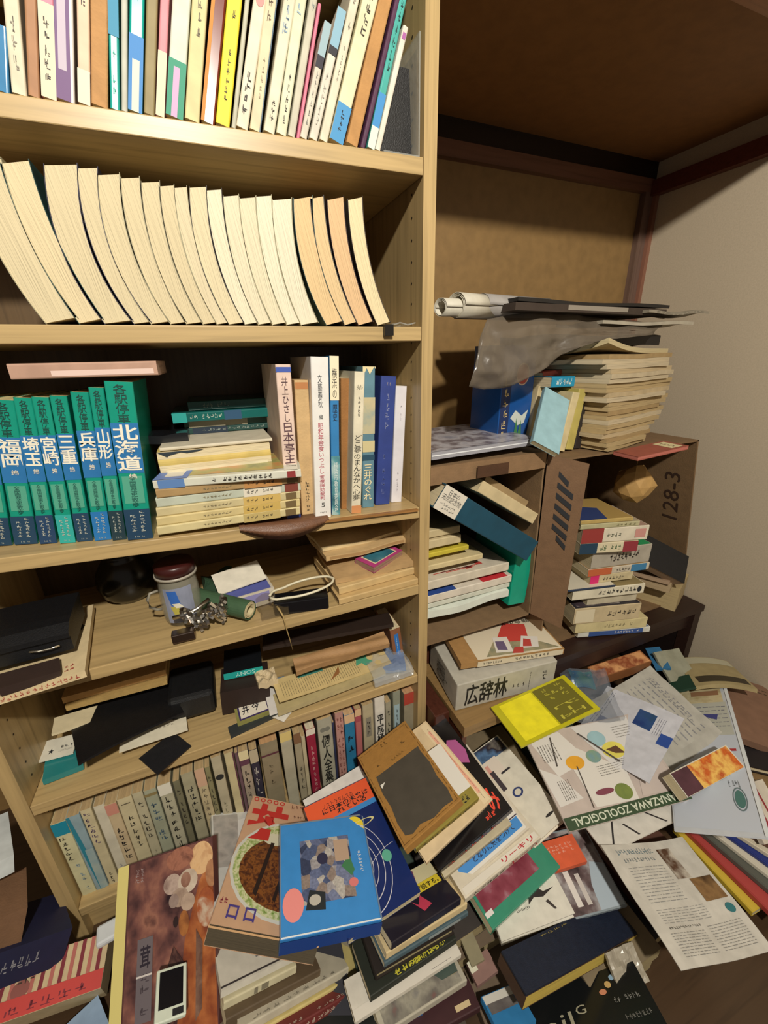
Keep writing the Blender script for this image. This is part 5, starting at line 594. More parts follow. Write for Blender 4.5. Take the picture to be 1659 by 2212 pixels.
('newspaper', 'folded yellowed newspaper within the tall stack by the right wall', 'newspaper', (0.6797, 0.0637, 0.9376, -0.2315, 0.9728, 0.0, -0.9728, -0.2315, -0.0, 0.0, 0.0, 1.0), 0.17, 0.276, 0.0088, '#b8a582', '#9f8a62', {'k': 'solid', 'b': [('w', 0.0012)], 'm': 'pages', 'g': 'folded newspapers in the tall stack'}),
('newspaper', 'folded yellowed newspaper within the tall stack by the right wall', 'newspaper', (0.6471, 0.0502, 0.9467, -0.2029, 0.9792, 0.0, -0.9792, -0.2029, -0.0, 0.0, 0.0, 1.0), 0.17, 0.256, 0.0088, '#bfb092', '#9f8a62', {'k': 'solid', 'b': [('w', 0.0012)], 'm': 'pages', 'g': 'folded newspapers in the tall stack'}),
('newspaper', 'folded yellowed newspaper within the tall stack by the right wall', 'newspaper', (0.6655, 0.0638, 0.9557, -0.2286, 0.9735, 0.0, -0.9735, -0.2286, -0.0, 0.0, 0.0, 1.0), 0.17, 0.292, 0.0088, '#bfb092', '#9f8a62', {'k': 'solid', 'b': [('w', 0.0012)], 'm': 'pages', 'g': 'folded newspapers in the tall stack'}),
('newspaper', 'folded yellowed newspaper within the tall stack by the right wall', 'newspaper', (0.6742, 0.0652, 0.9648, -0.2277, 0.9737, 0.0, -0.9737, -0.2277, -0.0, 0.0, 0.0, 1.0), 0.17, 0.28, 0.0088, '#a38a60', '#9f8a62', {'k': 'solid', 'b': [('w', 0.0012)], 'm': 'paper', 'g': 'folded newspapers in the tall stack'}),
('newspaper', 'top folded newspaper with a pale curled corner, by the wall', 'newspaper', (0.6624, 0.0685, 0.9738, -0.2466, 0.9691, 0.0, -0.9691, -0.2466, -0.0, 0.0, 0.0, 1.0), 0.17, 0.28, 0.0088, '#bfb088', '#9f8a62', {'k': 'solid', 'b': [('w', 0.0012), ('c01', 0.02)], 'm': 'pages', 'g': 'folded newspapers in the tall stack'}),
('book', 'thin red-brown book with cream label on the right box', 'book', (0.4286, -0.0221, 0.7808, -0.0162, -0.9998, -0.0146, 0.998, -0.0171, 0.0613, -0.0616, -0.0136, 0.998), 0.0548, 0.1413, 0.008, '#8f4a3a', '#b4685a', {'d': [('r', 'T', 0.15, 0.7, 0.9, 0.93, '#c9bd92'), ('g', 'T', 0.25, 0.76, 0.8, 0.86, 5, 1, '#4a3c30')]}),
('folder', 'black cardboard folder lying above the newspapers', 'folder', (0.6117, 0.05, 1.058, -0.0712, 0.9975, 0.0, -0.9975, -0.0712, -0.0, 0.0, 0.0, 1.0), 0.17, 0.4214, 0.006, '#1d1a18', '#d9caa6', {'k': 'solid', 'b': [('w', 0.003)]}),
('carton', 'dark brown flat carton with white edge under black folder', 'box', (0.5909, 0.04, 1.049, -0.0726, 0.9974, 0.0, -0.9974, -0.0726, -0.0, 0.0, 0.0, 1.0), 0.17, 0.4131, 0.012, '#3a2f28', '#d9caa6', {'k': 'solid', 'd': [('r', 'S', 0.3, 0.3, 0.95, 0.7, '#8c8478')]}),
('paper_sheaf', 'grey sheaf of papers jutting toward the right wall', 'paper', (0.697, 0.02, 1.0451, 0.0, 1.0, 0.0, -1.0, -0.0, -0.0, 0.0, 0.0, 1.0), 0.1, 0.1844, 0.005, '#8a8272', '#d9caa6', {'k': 'solid', 'b': [('w', 0.004)], 'd': [('l', 'S', 0.02, 0.1, 0.98, 0.9, 2, '#5c564a', 1)]}),
('paper_sheaf', 'pale grey paper sheaf under the jutting one', 'paper', (0.6691, 0.03, 1.0258, 0.0, 1.0, 0.0, -1.0, -0.0, -0.0, 0.0, 0.0, 1.0), 0.12, 0.2648, 0.006, '#a59d8c', '#d9caa6', {'k': 'solid', 'b': [('w', 0.003)]}),
('cloth_bundle', 'bundle of dark cloth between the newspapers and the flat carton', 'cloth', (0.6237, 0.065, 1.0006, -0.0593, 0.9982, 0.0, -0.9982, -0.0593, -0.0, 0.0, 0.0, 1.0), 0.13, 0.3371, 0.02, '#1a1614', '#d9caa6', {'k': 'solid', 'b': [('w', 0.004)]}),  # dark slab added to stand for the shadow above the newspapers
('book', 'bottom blue and white magazine of the stack in right box', 'book', (0.6134, -0.0656, 0.329, 0.2957, 0.9553, -0.0, -0.9553, 0.2957, -0.0, 0.0, 0.0, 1.0), 0.13, 0.188, 0.0157, '#d0cfc4', '#cabb96', {'d': [('r', 'T', 0.01, 0.01, 0.99, 0.99, '#6a7894'), ('r', 'S', 0.1, 0.1, 0.9, 0.85, '#33508c'), ('g', 'S', 0.2, 0.15, 0.8, 0.5, 1, 9, '#d0d0d4')], 'g': 'books stacked inside the right cardboard box'}),
('book', 'cream book second from bottom, right box stack', 'book', (0.6002, -0.0625, 0.3579, 0.2823, 0.9593, -0.0, -0.9593, 0.2823, -0.0, 0.0, 0.0, 1.0), 0.13, 0.186, 0.0285, '#cbbd8e', '#cabb96', {'d': [('r', 'T', 0.01, 0.01, 0.99, 0.99, '#c9bb8e'), ('g', 'S', 0.3, 0.2, 0.7, 0.6, 1, 8, '#8a8060')], 'g': 'books stacked inside the right cardboard box'}),
('book', 'photo-covered magazine with coffee cups, right box stack', 'book', (0.5741, -0.0557, 0.4026, 0.2689, 0.9632, -0.0, -0.9632, 0.2689, -0.0, 0.0, 0.0, 1.0), 0.13, 0.17, 0.0443, '#c2b08c', '#cabb96', {'d': [('r', 'T', 0.01, 0.01, 0.99, 0.99, '#2d2a30'), ('g', 'S', 0.3, 0.05, 0.7, 0.5, 1, 6, '#2c2620'), ('r', 'S', 0.1, 0.7, 0.9, 0.98, '#d2c6a8'), ('n', 'T', 0.05, 0.3, 0.95, 0.95, '#241c20,#4a4048,#b9b4ac', 'photo'), ('e', 'T', 0.3, 0.75, 0.12, 0.06, '#cfc8bc'), ('e', 'T', 0.5, 0.8, 0.12, 0.06, '#cfc8bc'), ('e', 'T', 0.3, 0.75, 0.08, 0.035, '#3a1c10'), ('e', 'T', 0.5, 0.8, 0.08, 0.035, '#3a1c10')], 'g': 'books stacked inside the right cardboard box'}),
('book', 'slim white magazine under the black-titled one', 'book', (0.5696, -0.0427, 0.4294, 0.2554, 0.9668, -0.0, -0.9668, 0.2554, -0.0, 0.0, 0.0, 1.0), 0.13, 0.128, 0.0264, '#bdb39a', '#cabb96', {'d': [('r', 'T', 0.01, 0.01, 0.99, 0.99, '#2a2c38')], 'g': 'books stacked inside the right cardboard box'}),
('book', 'white spined book with bold black title and round emblem', 'book', (0.5727, -0.0545, 0.4559, 0.2419, 0.9703, -0.0, -0.9703, 0.2419, -0.0, 0.0, 0.0, 1.0), 0.13, 0.184, 0.0261, '#d8d0b8', '#cabb96', {'d': [('r', 'T', 0.01, 0.01, 0.99, 0.99, '#8c7c54'), ('g', 'S', 0.2, 0.1, 0.85, 0.65, 1, 9, '#1c1c1c'), ('e', 'S', 0.5, 0.07, 0.3, 0.03, '#20242c')], 'g': 'books stacked inside the right cardboard box'}),
('book', 'navy and white book jutting left in the right box stack', 'book', (0.4949, -0.0374, 0.4617, 0.2284, 0.9736, -0.0, -0.9736, 0.2284, -0.0, 0.0, 0.0, 1.0), 0.13, 0.12, 0.0054, '#26344c', '#cabb96', {'d': [('r', 'T', 0.01, 0.01, 0.99, 0.99, '#cfc8b4')], 'g': 'books stacked inside the right cardboard box'}),
('book', 'olive brown book with bright pink tag at its corner', 'book', (0.5518, -0.0341, 0.4839, 0.2147, 0.9767, -0.0, -0.9767, 0.2147, -0.0, 0.0, 0.0, 1.0), 0.13, 0.112, 0.0218, '#c4b690', '#cabb96', {'d': [('r', 'T', 0.01, 0.01, 0.99, 0.99, '#6f5a2c'), ('g', 'S', 0.2, 0.2, 0.7, 0.7, 1, 7, '#2c2620'), ('r', 'S', 0, 0.8, 1, 1, '#d0246c')], 'g': 'books stacked inside the right cardboard box'}),
('book', 'white book with orange and blue spine ends, right box', 'book', (0.5907, -0.0426, 0.5021, 0.2011, 0.9796, -0.0, -0.9796, 0.2011, -0.0, 0.0, 0.0, 1.0), 0.13, 0.162, 0.0178, '#c2b8a4', '#cabb96', {'d': [('r', 'T', 0.01, 0.01, 0.99, 0.99, '#a08050'), ('r', 'S', 0, 0.62, 1, 1, '#b96038'), ('r', 'S', 0, 0.05, 1, 0.3, '#3c78a0'), ('g', 'S', 0.2, 0.32, 0.8, 0.6, 1, 6, '#2c2620')], 'g': 'books stacked inside the right cardboard box'}),
('book', 'green covered book with grey spine in the right box stack', 'book', (0.5901, -0.0392, 0.5494, 0.1874, 0.9823, -0.0, -0.9823, 0.1874, -0.0, 0.0, 0.0, 1.0), 0.13, 0.156, 0.0469, '#a79f90', '#cabb96', {'d': [('r', 'T', 0.01, 0.01, 0.99, 0.99, '#238a54'), ('g', 'S', 0.2, 0.2, 0.8, 0.7, 1, 8, '#2c2620')], 'g': 'books stacked inside the right cardboard box'}),
('book', 'cream book with dark blue and dark red spine ends', 'book', (0.5222, -0.0502, 0.5753, 0.2957, 0.9553, -0.0, -0.9553, 0.2957, -0.0, 0.0, 0.0, 1.0), 0.13, 0.136, 0.0255, '#cfc4a4', '#cabb96', {'d': [('r', 'T', 0.01, 0.01, 0.99, 0.99, '#9c9070'), ('r', 'S', 0, 0.7, 1, 1, '#1e3a50'), ('r', 'S', 0, 0, 1, 0.25, '#8a3038'), ('g', 'S', 0.2, 0.28, 0.8, 0.65, 1, 6, '#2c5c38')], 'g': 'books stacked inside the right cardboard box'}),
('book', 'thick white book with dark red spine end, right box', 'book', (0.5423, -0.054, 0.61, 0.2823, 0.9593, -0.0, -0.9593, 0.2823, -0.0, 0.0, 0.0, 1.0), 0.13, 0.156, 0.0343, '#d3cab4', '#cabb96', {'d': [('r', 'T', 0.01, 0.01, 0.99, 0.99, '#a08474'), ('r', 'S', 0, 0.68, 1, 1, '#8f3430'), ('g', 'S', 0.3, 0.4, 0.7, 0.62, 1, 4, '#404c38'), ('r', 'S', 0.2, 0.04, 0.8, 0.2, '#c08a80')], 'g': 'books stacked inside the right cardboard box'}),
('book', 'pale green-grey book near the top of right box stack', 'book', (0.5174, -0.0471, 0.6221, 0.2689, 0.9632, -0.0, -0.9632, 0.2689, -0.0, 0.0, 0.0, 1.0), 0.13, 0.138, 0.0117, '#b0aa84', '#cabb96', {'d': [('r', 'T', 0.01, 0.01, 0.99, 0.99, '#a3967a'), ('g', 'S', 0.2, 0.05, 0.8, 0.4, 1, 5, '#77704c')], 'g': 'books stacked inside the right cardboard box'}),
('book', 'tan book with blue map corner topping the right box stack', 'book', (0.5014, -0.0412, 0.6321, 0.2554, 0.9668, -0.0, -0.9668, 0.2554, -0.0, 0.0, 0.0, 1.0), 0.13, 0.122, 0.0096, '#b39a5c', '#cabb96', {'d': [('r', 'T', 0.01, 0.01, 0.99, 0.99, '#a4884e'), ('p', 'T', [(0, 1), (0, 0.5), (0.5, 0.35), (0.7, 0.9)], '#2c3c6c')], 'g': 'books stacked inside the right cardboard box'}),
('book', 'bottom cream magazine of the pile nearest the right wall', 'book', (0.7874, -0.03, 0.3025, 0.932, 0.3624, 0.0, -0.3624, 0.932, 0.0, 0.0, -0.0, 1.0), 0.0845, 0.15, 0.0383, '#c4b48c', '#b7a27a', {'k': 'block', 'g': 'cream books stacked beside the right wall', 'm': 'pages'}),
('book', 'thick cream page block second in the pile nearest the wall', 'book', (0.7627, -0.03, 0.3765, 0.9212, 0.389, 0.0, -0.389, 0.9212, 0.0, 0.0, -0.0, 1.0), 0.1123, 0.15, 0.0736, '#b5a176', '#b7a27a', {'k': 'block', 'g': 'cream books stacked beside the right wall', 'm': 'pages'}),
('book', 'cream page block third in the pile nearest the wall', 'book', (0.7176, -0.03, 0.4037, 0.91, 0.4146, 0.0, -0.4146, 0.91, 0.0, 0.0, -0.0, 1.0), 0.13, 0.15, 0.0267, '#b09a78', '#b7a27a', {'k': 'block', 'g': 'cream books stacked beside the right wall', 'm': 'pages'}),
('book', 'pale pink-brown page block fourth in the pile nearest the wall', 'book', (0.7086, -0.03, 0.4129, 0.8984, 0.4392, 0.0, -0.4392, 0.8984, 0.0, 0.0, -0.0, 1.0), 0.13, 0.15, 0.0089, '#a98f74', '#b7a27a', {'k': 'block', 'g': 'cream books stacked beside the right wall', 'm': 'pages'}),
('book', 'cream book beneath the black draped cover', 'book', (0.7376, -0.03, 0.4329, 0.8864, 0.4629, 0.0, -0.4629, 0.8864, 0.0, 0.0, -0.0, 1.0), 0.13, 0.15, 0.0196, '#c0b08a', '#b7a27a', {'k': 'block', 'g': 'cream books stacked beside the right wall', 'm': 'pages'}),
('dictionary', 'thick white dictionary in slipcase titled 広辞林', 'dictionary', (0.0647, -0.0486, 0.341, 0.9935, -0.1141, 0.0018, 0.1139, 0.9919, 0.0559, -0.0082, -0.0554, 0.9984), 0.2392, 0.142, 0.072, '#b7b3a6', '#d9caa6', {'k': 'solid', 'bv': 0.002, 'd': [('t', 'B', 0.08, 0.1, 0.5, 0.9, '広辞林', '#1c1c1c', 0, 1), ('g', 'B', 0.55, 0.3, 0.68, 0.5, 5, 1), ('l', 'B', 0.72, 0.1, 0.74, 0.85, 1, '#333333', 1), ('g', 'B', 0.85, 0.35, 0.91, 0.75, 1, 3), ('t', 'S', 0.2, 0.3, 0.8, 0.7, 'KOJIRIN', '#2a2a2a', 0)]}),
('slipcase_book', 'tan slipcase book with red and white kimono pattern on its cover', 'book', (0.0869, -0.0261, 0.3698, 0.9854, -0.1634, -0.0481, 0.1648, 0.9859, 0.028, 0.0429, -0.0355, 0.9984), 0.2452, 0.16, 0.014, '#a77f4c', '#d9caa6', {'k': 'solid', 'm': 'board', 'd': [('r', 'T', 0.16, 0.02, 0.985, 0.75, '#d9cdb4'), ('p', 'T', [(0.25, 0.05), (0.42, 0.35), (0.75, 0.3), (0.97, 0.05)], '#77806a,#a39878,#5d6a5a', 'photo'), ('p', 'T', [(0.42, 0.3), (0.62, 0.68), (0.83, 0.6), (0.74, 0.25)], '#c4443a'), ('p', 'T', [(0.36, 0.1), (0.42, 0.4), (0.56, 0.38), (0.52, 0.08)], '#dcd6cc'), ('p', 'T', [(0.39, 0.15), (0.42, 0.32), (0.5, 0.3), (0.48, 0.12)], '#6a5a78'), ('p', 'T', [(0.6, 0.12), (0.7, 0.36), (0.85, 0.3), (0.78, 0.1)], '#d8d2ca'), ('p', 'T', [(0.64, 0.15), (0.7, 0.3), (0.76, 0.26), (0.72, 0.13)], '#b8443c'), ('p', 'T', [(0.5, 0.05), (0.56, 0.16), (0.64, 0.14), (0.6, 0.03)], '#b8443c'), ('t', 'T', 0.5, 0.62, 0.9, 0.72, '鎌倉の昔話', '#2a2622', 2), ('g', 'T', 0.2, 0.66, 0.42, 0.71, 8, 1), ('r', 'B', 0.15, 0.0, 0.985, 1, '#d4c8ae'), ('g', 'B', 0.5, 0.15, 0.85, 0.85, 9, 1), ('g', 'B', 0.2, 0.2, 0.38, 0.8, 8, 1)]}),
('boxed_book', 'blue boxed stamp book with collage window and pink oval sticker', 'book', (-0.3366, -0.2511, 0.2365, 0.971, -0.162, -0.1756, 0.1582, 0.9868, -0.0359, 0.1791, 0.0071, 0.9838), 0.143, 0.1534, 0.031, '#3f8bd0', '#d9caa6', {'k': 'solid', 'm': 'gloss', 'bv': 0.001, 'd': [('n', 'T', 0.22, 0.22, 0.78, 0.8, '#5c6a92,#b9b4b8,#7480a8,#d6d0c8,#3f4a6c,#a8968c,#8a94b8', 'blocks'), ('p', 'T', [(0.25, 0.18), (0.3, 0.34), (0.46, 0.3), (0.45, 0.16)], '#22282c'), ('e', 'T', 0.35, 0.25, 0.06, 0.045, '#b9b4a8'), ('e', 'T', 0.46, 0.6, 0.06, 0.055, '#2c2c48'), ('p', 'T', [(0.66, 0.5), (0.76, 0.6), (0.8, 0.45), (0.76, 0.4)], '#3f7a50'), ('p', 'T', [(0.6, 0.55), (0.76, 0.55), (0.76, 0.76), (0.6, 0.76)], '#b49a84'), ('e', 'T', 0.77, 0.34, 0.05, 0.04, '#d77a78'), ('e', 'T', 0.13, 0.24, 0.105, 0.135, '#e88f8a'), ('g', 'T', 0.85, 0.42, 0.9, 0.62, 1, 6, '#e6e6e0'), ('r', 'T', 0.0, 0.0, 1, 0.012, '#dfe6ea'), ('r', 'T', 0.0, 0.985, 1, 1, '#7d8690'), ('r', 'T', 0.985, 0, 1, 1, '#6d8098'), ('r', 'T', 0, 0, 0.01, 1, '#6d8098'), ('r', 'B', 0, 0.08, 1, 0.92, '#17408c')]}),
('book', 'cookbook showing a breaded cutlet bowl with a big red character', 'book', (-0.4229, -0.1992, 0.2468, 0.8737, -0.3924, -0.2874, 0.3176, 0.9078, -0.2739, 0.3684, 0.1481, 0.9178), 0.1547, 0.2285, 0.034, '#c9a384', '#564c3a', {'m': 'gloss', 'd': [('e', 'T', 0.6, 0.43, 0.6, 0.37, '#cfcfc6'), ('e', 'T', 0.6, 0.43, 0.57, 0.35, '#6d8a3c,#a8b878,#d8d6b0,#8aa050', 'photof'), ('e', 'T', 0.6, 0.4, 0.5, 0.27, '#3a2018,#5c3420,#8a5428,#4a2a1a', 'photof'), ('e', 'T', 0.4, 0.63, 0.14, 0.05, '#d6d2b8'), ('p', 'T', [(0.3, 0.22), (0.36, 0.6), (0.4, 0.6), (0.34, 0.2)], '#2a1a14'), ('p', 'T', [(0.5, 0.2), (0.58, 0.62), (0.61, 0.6), (0.53, 0.18)], '#2a1a14'), ('t', 'T', 0.04, 0.6, 0.5, 0.935, '丼', '#c0322c', 0, 2), ('o', 'T', 0.06, 0.965, 0.03, 0.02, 0.4, '#c0322c'), ('o', 'T', 0.14, 0.965, 0.03, 0.02, 0.4, '#c0322c'), ('o', 'T', 0.22, 0.965, 0.03, 0.02, 0.4, '#c0322c'), ('o', 'T', 0.3, 0.965, 0.03, 0.02, 0.4, '#c0322c'), ('o', 'T', 0.38, 0.965, 0.03, 0.02, 0.4, '#c0322c'), ('g', 'T', 0.54, 0.84, 0.95, 0.88, 10, 1, '#5a3028'), ('g', 'T', 0.48, 0.93, 0.9, 0.98, 7, 1, '#7a4a34'), ('t', 'T', 0.12, 0.04, 0.22, 0.12, 'ロ', '#4a3c86', 0, 1), ('t', 'T', 0.28, 0.04, 0.38, 0.12, 'ロ', '#4a3c86', 0, 1), ('g', 'T', 0.02, 0.1, 0.1, 0.16, 2, 1, '#8a3040'), ('r', 'B', 0, 0.9, 1, 1, '#dcb080')]}),
('magazine', 'white magazine with red padlock sign under the cookbook', 'magazine', (-0.4226, -0.1803, 0.1969, 0.9151, -0.0458, -0.4006, -0.0318, 0.9822, -0.185, 0.402, 0.1821, 0.8974), 0.0963, 0.2084, 0.008, '#cfcfcb', '#d8d8d4', {'k': 'block', 'm': 'gloss', 'd': [('n', 'T', 0.03, 0.45, 0.5, 0.97, '#8a8a88,#b6b0aa,#6f6a68', 'photo'), ('p', 'T', [(0.35, 0.1), (0.5, 0.9), (0.95, 0.97), (0.95, 0.1)], '#dcdad6'), ('r', 'T', 0.52, 0.6, 0.68, 0.7, '#7a2226'), ('o', 'T', 0.6, 0.7, 0.06, 0.05, 0.35, '#7a2226'), ('r', 'T', 0.5, 0.42, 0.58, 0.5, '#1c1c1c')]}),
('booklet', 'green covered booklet with narrow edge beside the white magazine', 'booklet', (-0.4325, -0.1551, 0.1532, 0.9651, 0.0664, -0.2531, -0.0882, 0.9932, -0.0758, 0.2464, 0.0955, 0.9645), 0.0509, 0.1351, 0.006, '#5f7f50', '#d9caa6', {'k': 'block'}),
('book', 'book with orange title band over navy orbit and planet drawing', 'book', (-0.249, -0.2713, 0.1984, 0.994, 0.1012, -0.0422, -0.0968, 0.9907, 0.0957, 0.0515, -0.091, 0.9945), 0.1223, 0.1961, 0.014, '#1b2c62', '#dccfa6', {'m': 'gloss', 'd': [('r', 'T', 0, 0.8, 1, 0.995, '#e05a30'), ('t', 'T', 0.25, 0.9, 0.72, 0.945, 'ノストラダムスの', '#22181c', 0), ('t', 'T', 0.22, 0.855, 0.95, 0.905, 'に日本の未来は', '#22181c', 0, 1), ('t', 'T', 0.42, 0.81, 0.88, 0.855, 'れている', '#22181c', 0, 1), ('r', 'T', 0, 0.755, 1, 0.8, '#3a86c8'), ('e', 'T', 0.55, 0.64, 0.14, 0.095, '#e0c830'), ('o', 'T', 0.62, 0.645, 0.24, 0.03, 0.15, '#d8cf90'), ('o', 'T', 0.4, 0.36, 0.42, 0.34, 0.02, '#c9c8d0'), ('o', 'T', 0.4, 0.36, 0.34, 0.27, 0.025, '#c9c8d0'), ('o', 'T', 0.4, 0.36, 0.26, 0.2, 0.03, '#c9c8d0'), ('o', 'T', 0.4, 0.36, 0.2, 0.145, 0.04, '#c9c8d0'), ('o', 'T', 0.4, 0.36, 0.14, 0.1, 0.05, '#c9c8d0'), ('o', 'T', 0.95, 0.1, 0.6, 0.3, 0.012, '#c9c8d0'), ('e', 'T', 0.4, 0.36, 0.09, 0.05, '#d8d6dc'), ('e', 'T', 0.8, 0.33, 0.065, 0.045, '#5aa890'), ('e', 'T', 0.32, 0.2, 0.05, 0.035, '#d8b840'), ('g', 'T', 0.3, 0.62, 0.5, 0.7, 3, 2, '#c9b040')]}),
('paper_sheet', 'white paper edge sticking out behind the orange-banded book', 'paper', (-0.2578, -0.0857, 0.1915, 0.9832, 0.182, 0.0157, -0.1822, 0.9831, 0.0146, -0.0128, -0.0173, 0.9998), 0.123, 0.0406, 0.003, '#e0dcd6', '#d9caa6', {'k': 'solid'}),
('slipcase', 'old tan slipcase with charred-looking edges and dark grey panel', 'book', (-0.1401, -0.2265, 0.2499, 0.9396, 0.0808, 0.3325, -0.0594, 0.9955, -0.074, -0.337, 0.0498, 0.9402), 0.1149, 0.1913, 0.016, '#a47738', '#d9caa6', {'k': 'solid', 'm': 'board', 'bv': 0.001, 'd': [('p', 'T', [(0.1, 0.08), (0.2, 0.05), (0.35, 0.07), (0.55, 0.035), (0.75, 0.05), (0.9, 0.04), (0.93, 0.15), (0.91, 0.3), (0.94, 0.45), (0.92, 0.6), (0.93, 0.66), (0.12, 0.68), (0.09, 0.5), (0.11, 0.35), (0.08, 0.2)], '#4c463c', 'paper'), ('g', 'T', 0.2, 0.74, 0.28, 0.78, 1, 1, '#4f3a1c'), ('g', 'T', 0.72, 0.78, 0.8, 0.83, 1, 1, '#4f3a1c'), ('g', 'T', 0.4, 0.9, 0.55, 0.95, 2, 1, '#5f461f'), ('g', 'T', 0.45, 0.7, 0.75, 0.73, 6, 1, '#5f461f'), ('l', 'T', 0.02, 0.955, 0.98, 0.975, 1, '#6d4a1c'), ('l', 'T', 0.02, 0.015, 0.98, 0.035, 1, '#6d4a1c'), ('l', 'T', 0.02, 0.02, 0.05, 0.98, 1, '#6d4a1c', 1), ('l', 'T', 0.95, 0.02, 0.98, 0.98, 1, '#6d4a1c', 1)]}),
('book', 'book with olive spine and black vertical title below the tan slipcase', 'book', (0.0174, -0.2011, 0.2417, -0.1686, 0.9636, 0.2072, -0.9819, -0.1459, -0.1203, -0.0857, -0.2238, 0.9709), 0.1096, 0.1359, 0.018, '#8c7f2c', '#d9caa6', {'g': 'books heaped on the floor in front of the shelves', 'd': [('g', 'S', 0.15, 0.1, 0.85, 0.9, 1, 9, '#1c1a14'), ('r', 'T', 0.2, 0, 1, 1, '#d6d2c8'), ('g', 'T', 0.04, 0.08, 0.17, 0.95, 1, 12, '#1c1a14')]}),
('book', 'cream book with pink strip and jagged black line', 'book', (0.0448, -0.2051, 0.2269, -0.2108, 0.9695, 0.1254, -0.9718, -0.194, -0.134, -0.1056, -0.1501, 0.983), 0.1847, 0.1536, 0.01, '#d4bd96', '#d9caa6', {'g': 'books heaped on the floor in front of the shelves', 'hard': 0, 'd': [('r', 'T', 0.02, 0.02, 0.98, 0.12, '#dcc8a2'), ('r', 'T', 0.12, 0.05, 0.88, 0.09, '#e0a68c'), ('l', 'T', 0.05, 0.06, 0.95, 0.075, 1, '#30242a')]}),
('book', 'black book with magenta blob and orange-red brush lettering', 'book', (0.0644, -0.2321, 0.2286, -0.0796, 0.9923, 0.0951, -0.939, -0.0426, -0.3413, -0.3346, -0.1165, 0.9351), 0.2007, 0.1575, 0.016, '#141214', '#d9caa6', {'g': 'books heaped on the floor in front of the shelves', 'm': 'gloss', 'd': [('p', 'T', [(0.5, 0.08), (0.62, 0.03), (0.75, 0.06), (0.8, 0.16), (0.7, 0.26), (0.58, 0.22)], '#a8558c'), ('g', 'T', 0.03, 0.05, 0.22, 0.3, 2, 3, '#e2452c'), ('t', 'T', 0.05, 0.05, 0.25, 0.18, 'み', '#e2452c', 3, 1), ('g', 'S', 0.2, 0.2, 0.8, 0.9, 1, 5, '#c23c28')]}),
('book', 'grey-cream book with faint spine lettering under the black one', 'book', (0.0685, -0.2321, 0.186, -0.1186, 0.9771, 0.1769, -0.9853, -0.0938, -0.1424, -0.1226, -0.1912, 0.9739), 0.1622, 0.147, 0.013, '#b9ad90', '#d9caa6', {'g': 'books heaped on the floor in front of the shelves', 'd': [('g', 'S', 0.2, 0.3, 0.8, 0.8, 1, 6, '#5c5648')]}),
('book', 'white book with bright blue title band and black lettering', 'book', (0.1031, -0.2418, 0.168, -0.144, 0.9716, 0.1878, -0.9859, -0.1246, -0.1113, -0.0848, -0.2012, 0.9759), 0.1737, 0.1575, 0.014, '#cfc6b4', '#d9caa6', {'g': 'books heaped on the floor in front of the shelves', 'm': 'gloss', 'd': [('r', 'T', 0.02, 0.03, 0.97, 0.97, '#d9d5cc'), ('r', 'T', 0.05, 0.05, 0.15, 0.95, '#3c84c8'), ('t', 'T', 0.07, 0.15, 0.13, 0.75, 'となりに気をつけて', '#1c2440', 3, 1), ('r', 'T', 0.155, 0.03, 0.165, 0.97, '#2c2440')]}),
('book', 'white book with red and black spine title, lower right of fan', 'book', (0.1188, -0.2556, 0.1525, -0.1293, 0.9905, 0.0457, -0.9915, -0.1298, 0.0068, 0.0126, -0.0444, 0.9989), 0.1315, 0.1773, 0.016, '#d5ccb8', '#d9caa6', {'g': 'books heaped on the floor in front of the shelves', 'd': [('t', 'S', 0.15, 0.05, 0.85, 0.45, 'リーキ', '#b8323c', 1, 1), ('g', 'S', 0.2, 0.5, 0.8, 0.9, 1, 5, '#2c2620'), ('r', 'T', 0.02, 0.02, 0.1, 0.98, '#dcd6c8'), ('t', 'T', 0.03, 0.08, 0.09, 0.5, 'リーキリ', '#b8323c', 3, 1)]}),
('book', 'large white hardcover with photo corner and small blue emblem', 'book', (0.0316, -0.2586, 0.1147, 0.9716, 0.0795, 0.2231, -0.1016, 0.9908, 0.0894, -0.2139, -0.1096, 0.9707), 0.1635, 0.1881, 0.018, '#dad4c4', '#cfc29c', {'g': 'books heaped on the floor in front of the shelves', 'hard': 1, 'd': [('n', 'T', 0.55, 0.82, 0.98, 0.99, '#20304c,#5a7aa0,#302830,#8a8478', 'photo'), ('r', 'T', 0.45, 0.66, 0.78, 0.84, '#dcd0c2'), ('r', 'T', 0.52, 0.66, 0.62, 0.8, '#d49a8c'), ('r', 'T', 0.7, 0.64, 0.84, 0.66, '#26242a'), ('o', 'T', 0.72, 0.42, 0.07, 0.045, 0.35, '#28386c'), ('r', 'T', 0.58, 0.5, 0.64, 0.72, '#3c3238'), ('e', 'T', 0.85, 0.1, 0.06, 0.012, '#2a2420')]}),
('book', 'green book with maroon and lilac photograph band', 'book', (0.1385, -0.2893, 0.1099, -0.1481, 0.9768, 0.1548, -0.9863, -0.1574, 0.0493, 0.0725, -0.1454, 0.9867), 0.0703, 0.1688, 0.018, '#3c8a70', '#d9caa6', {'g': 'books heaped on the floor in front of the shelves', 'm': 'gloss', 'd': [('n', 'T', 0.25, 0.22, 0.85, 0.97, '#6c2434,#8a4452,#b59aa4', 'photo'), ('r', 'T', 0.2, 0.9, 0.3, 0.99, '#d9d4d0')]}),
('booklet', 'small orange booklet with pale print between green and photo covers', 'booklet', (0.1217, -0.2877, 0.1046, 0.9736, -0.2072, 0.0953, 0.2015, 0.9772, 0.0663, -0.1069, -0.0453, 0.9932), 0.0682, 0.0452, 0.01, '#d95f38', '#8a8472', {'k': 'block', 'd': [('g', 'T', 0.1, 0.45, 0.85, 0.8, 6, 3, '#e8a48c')]}),
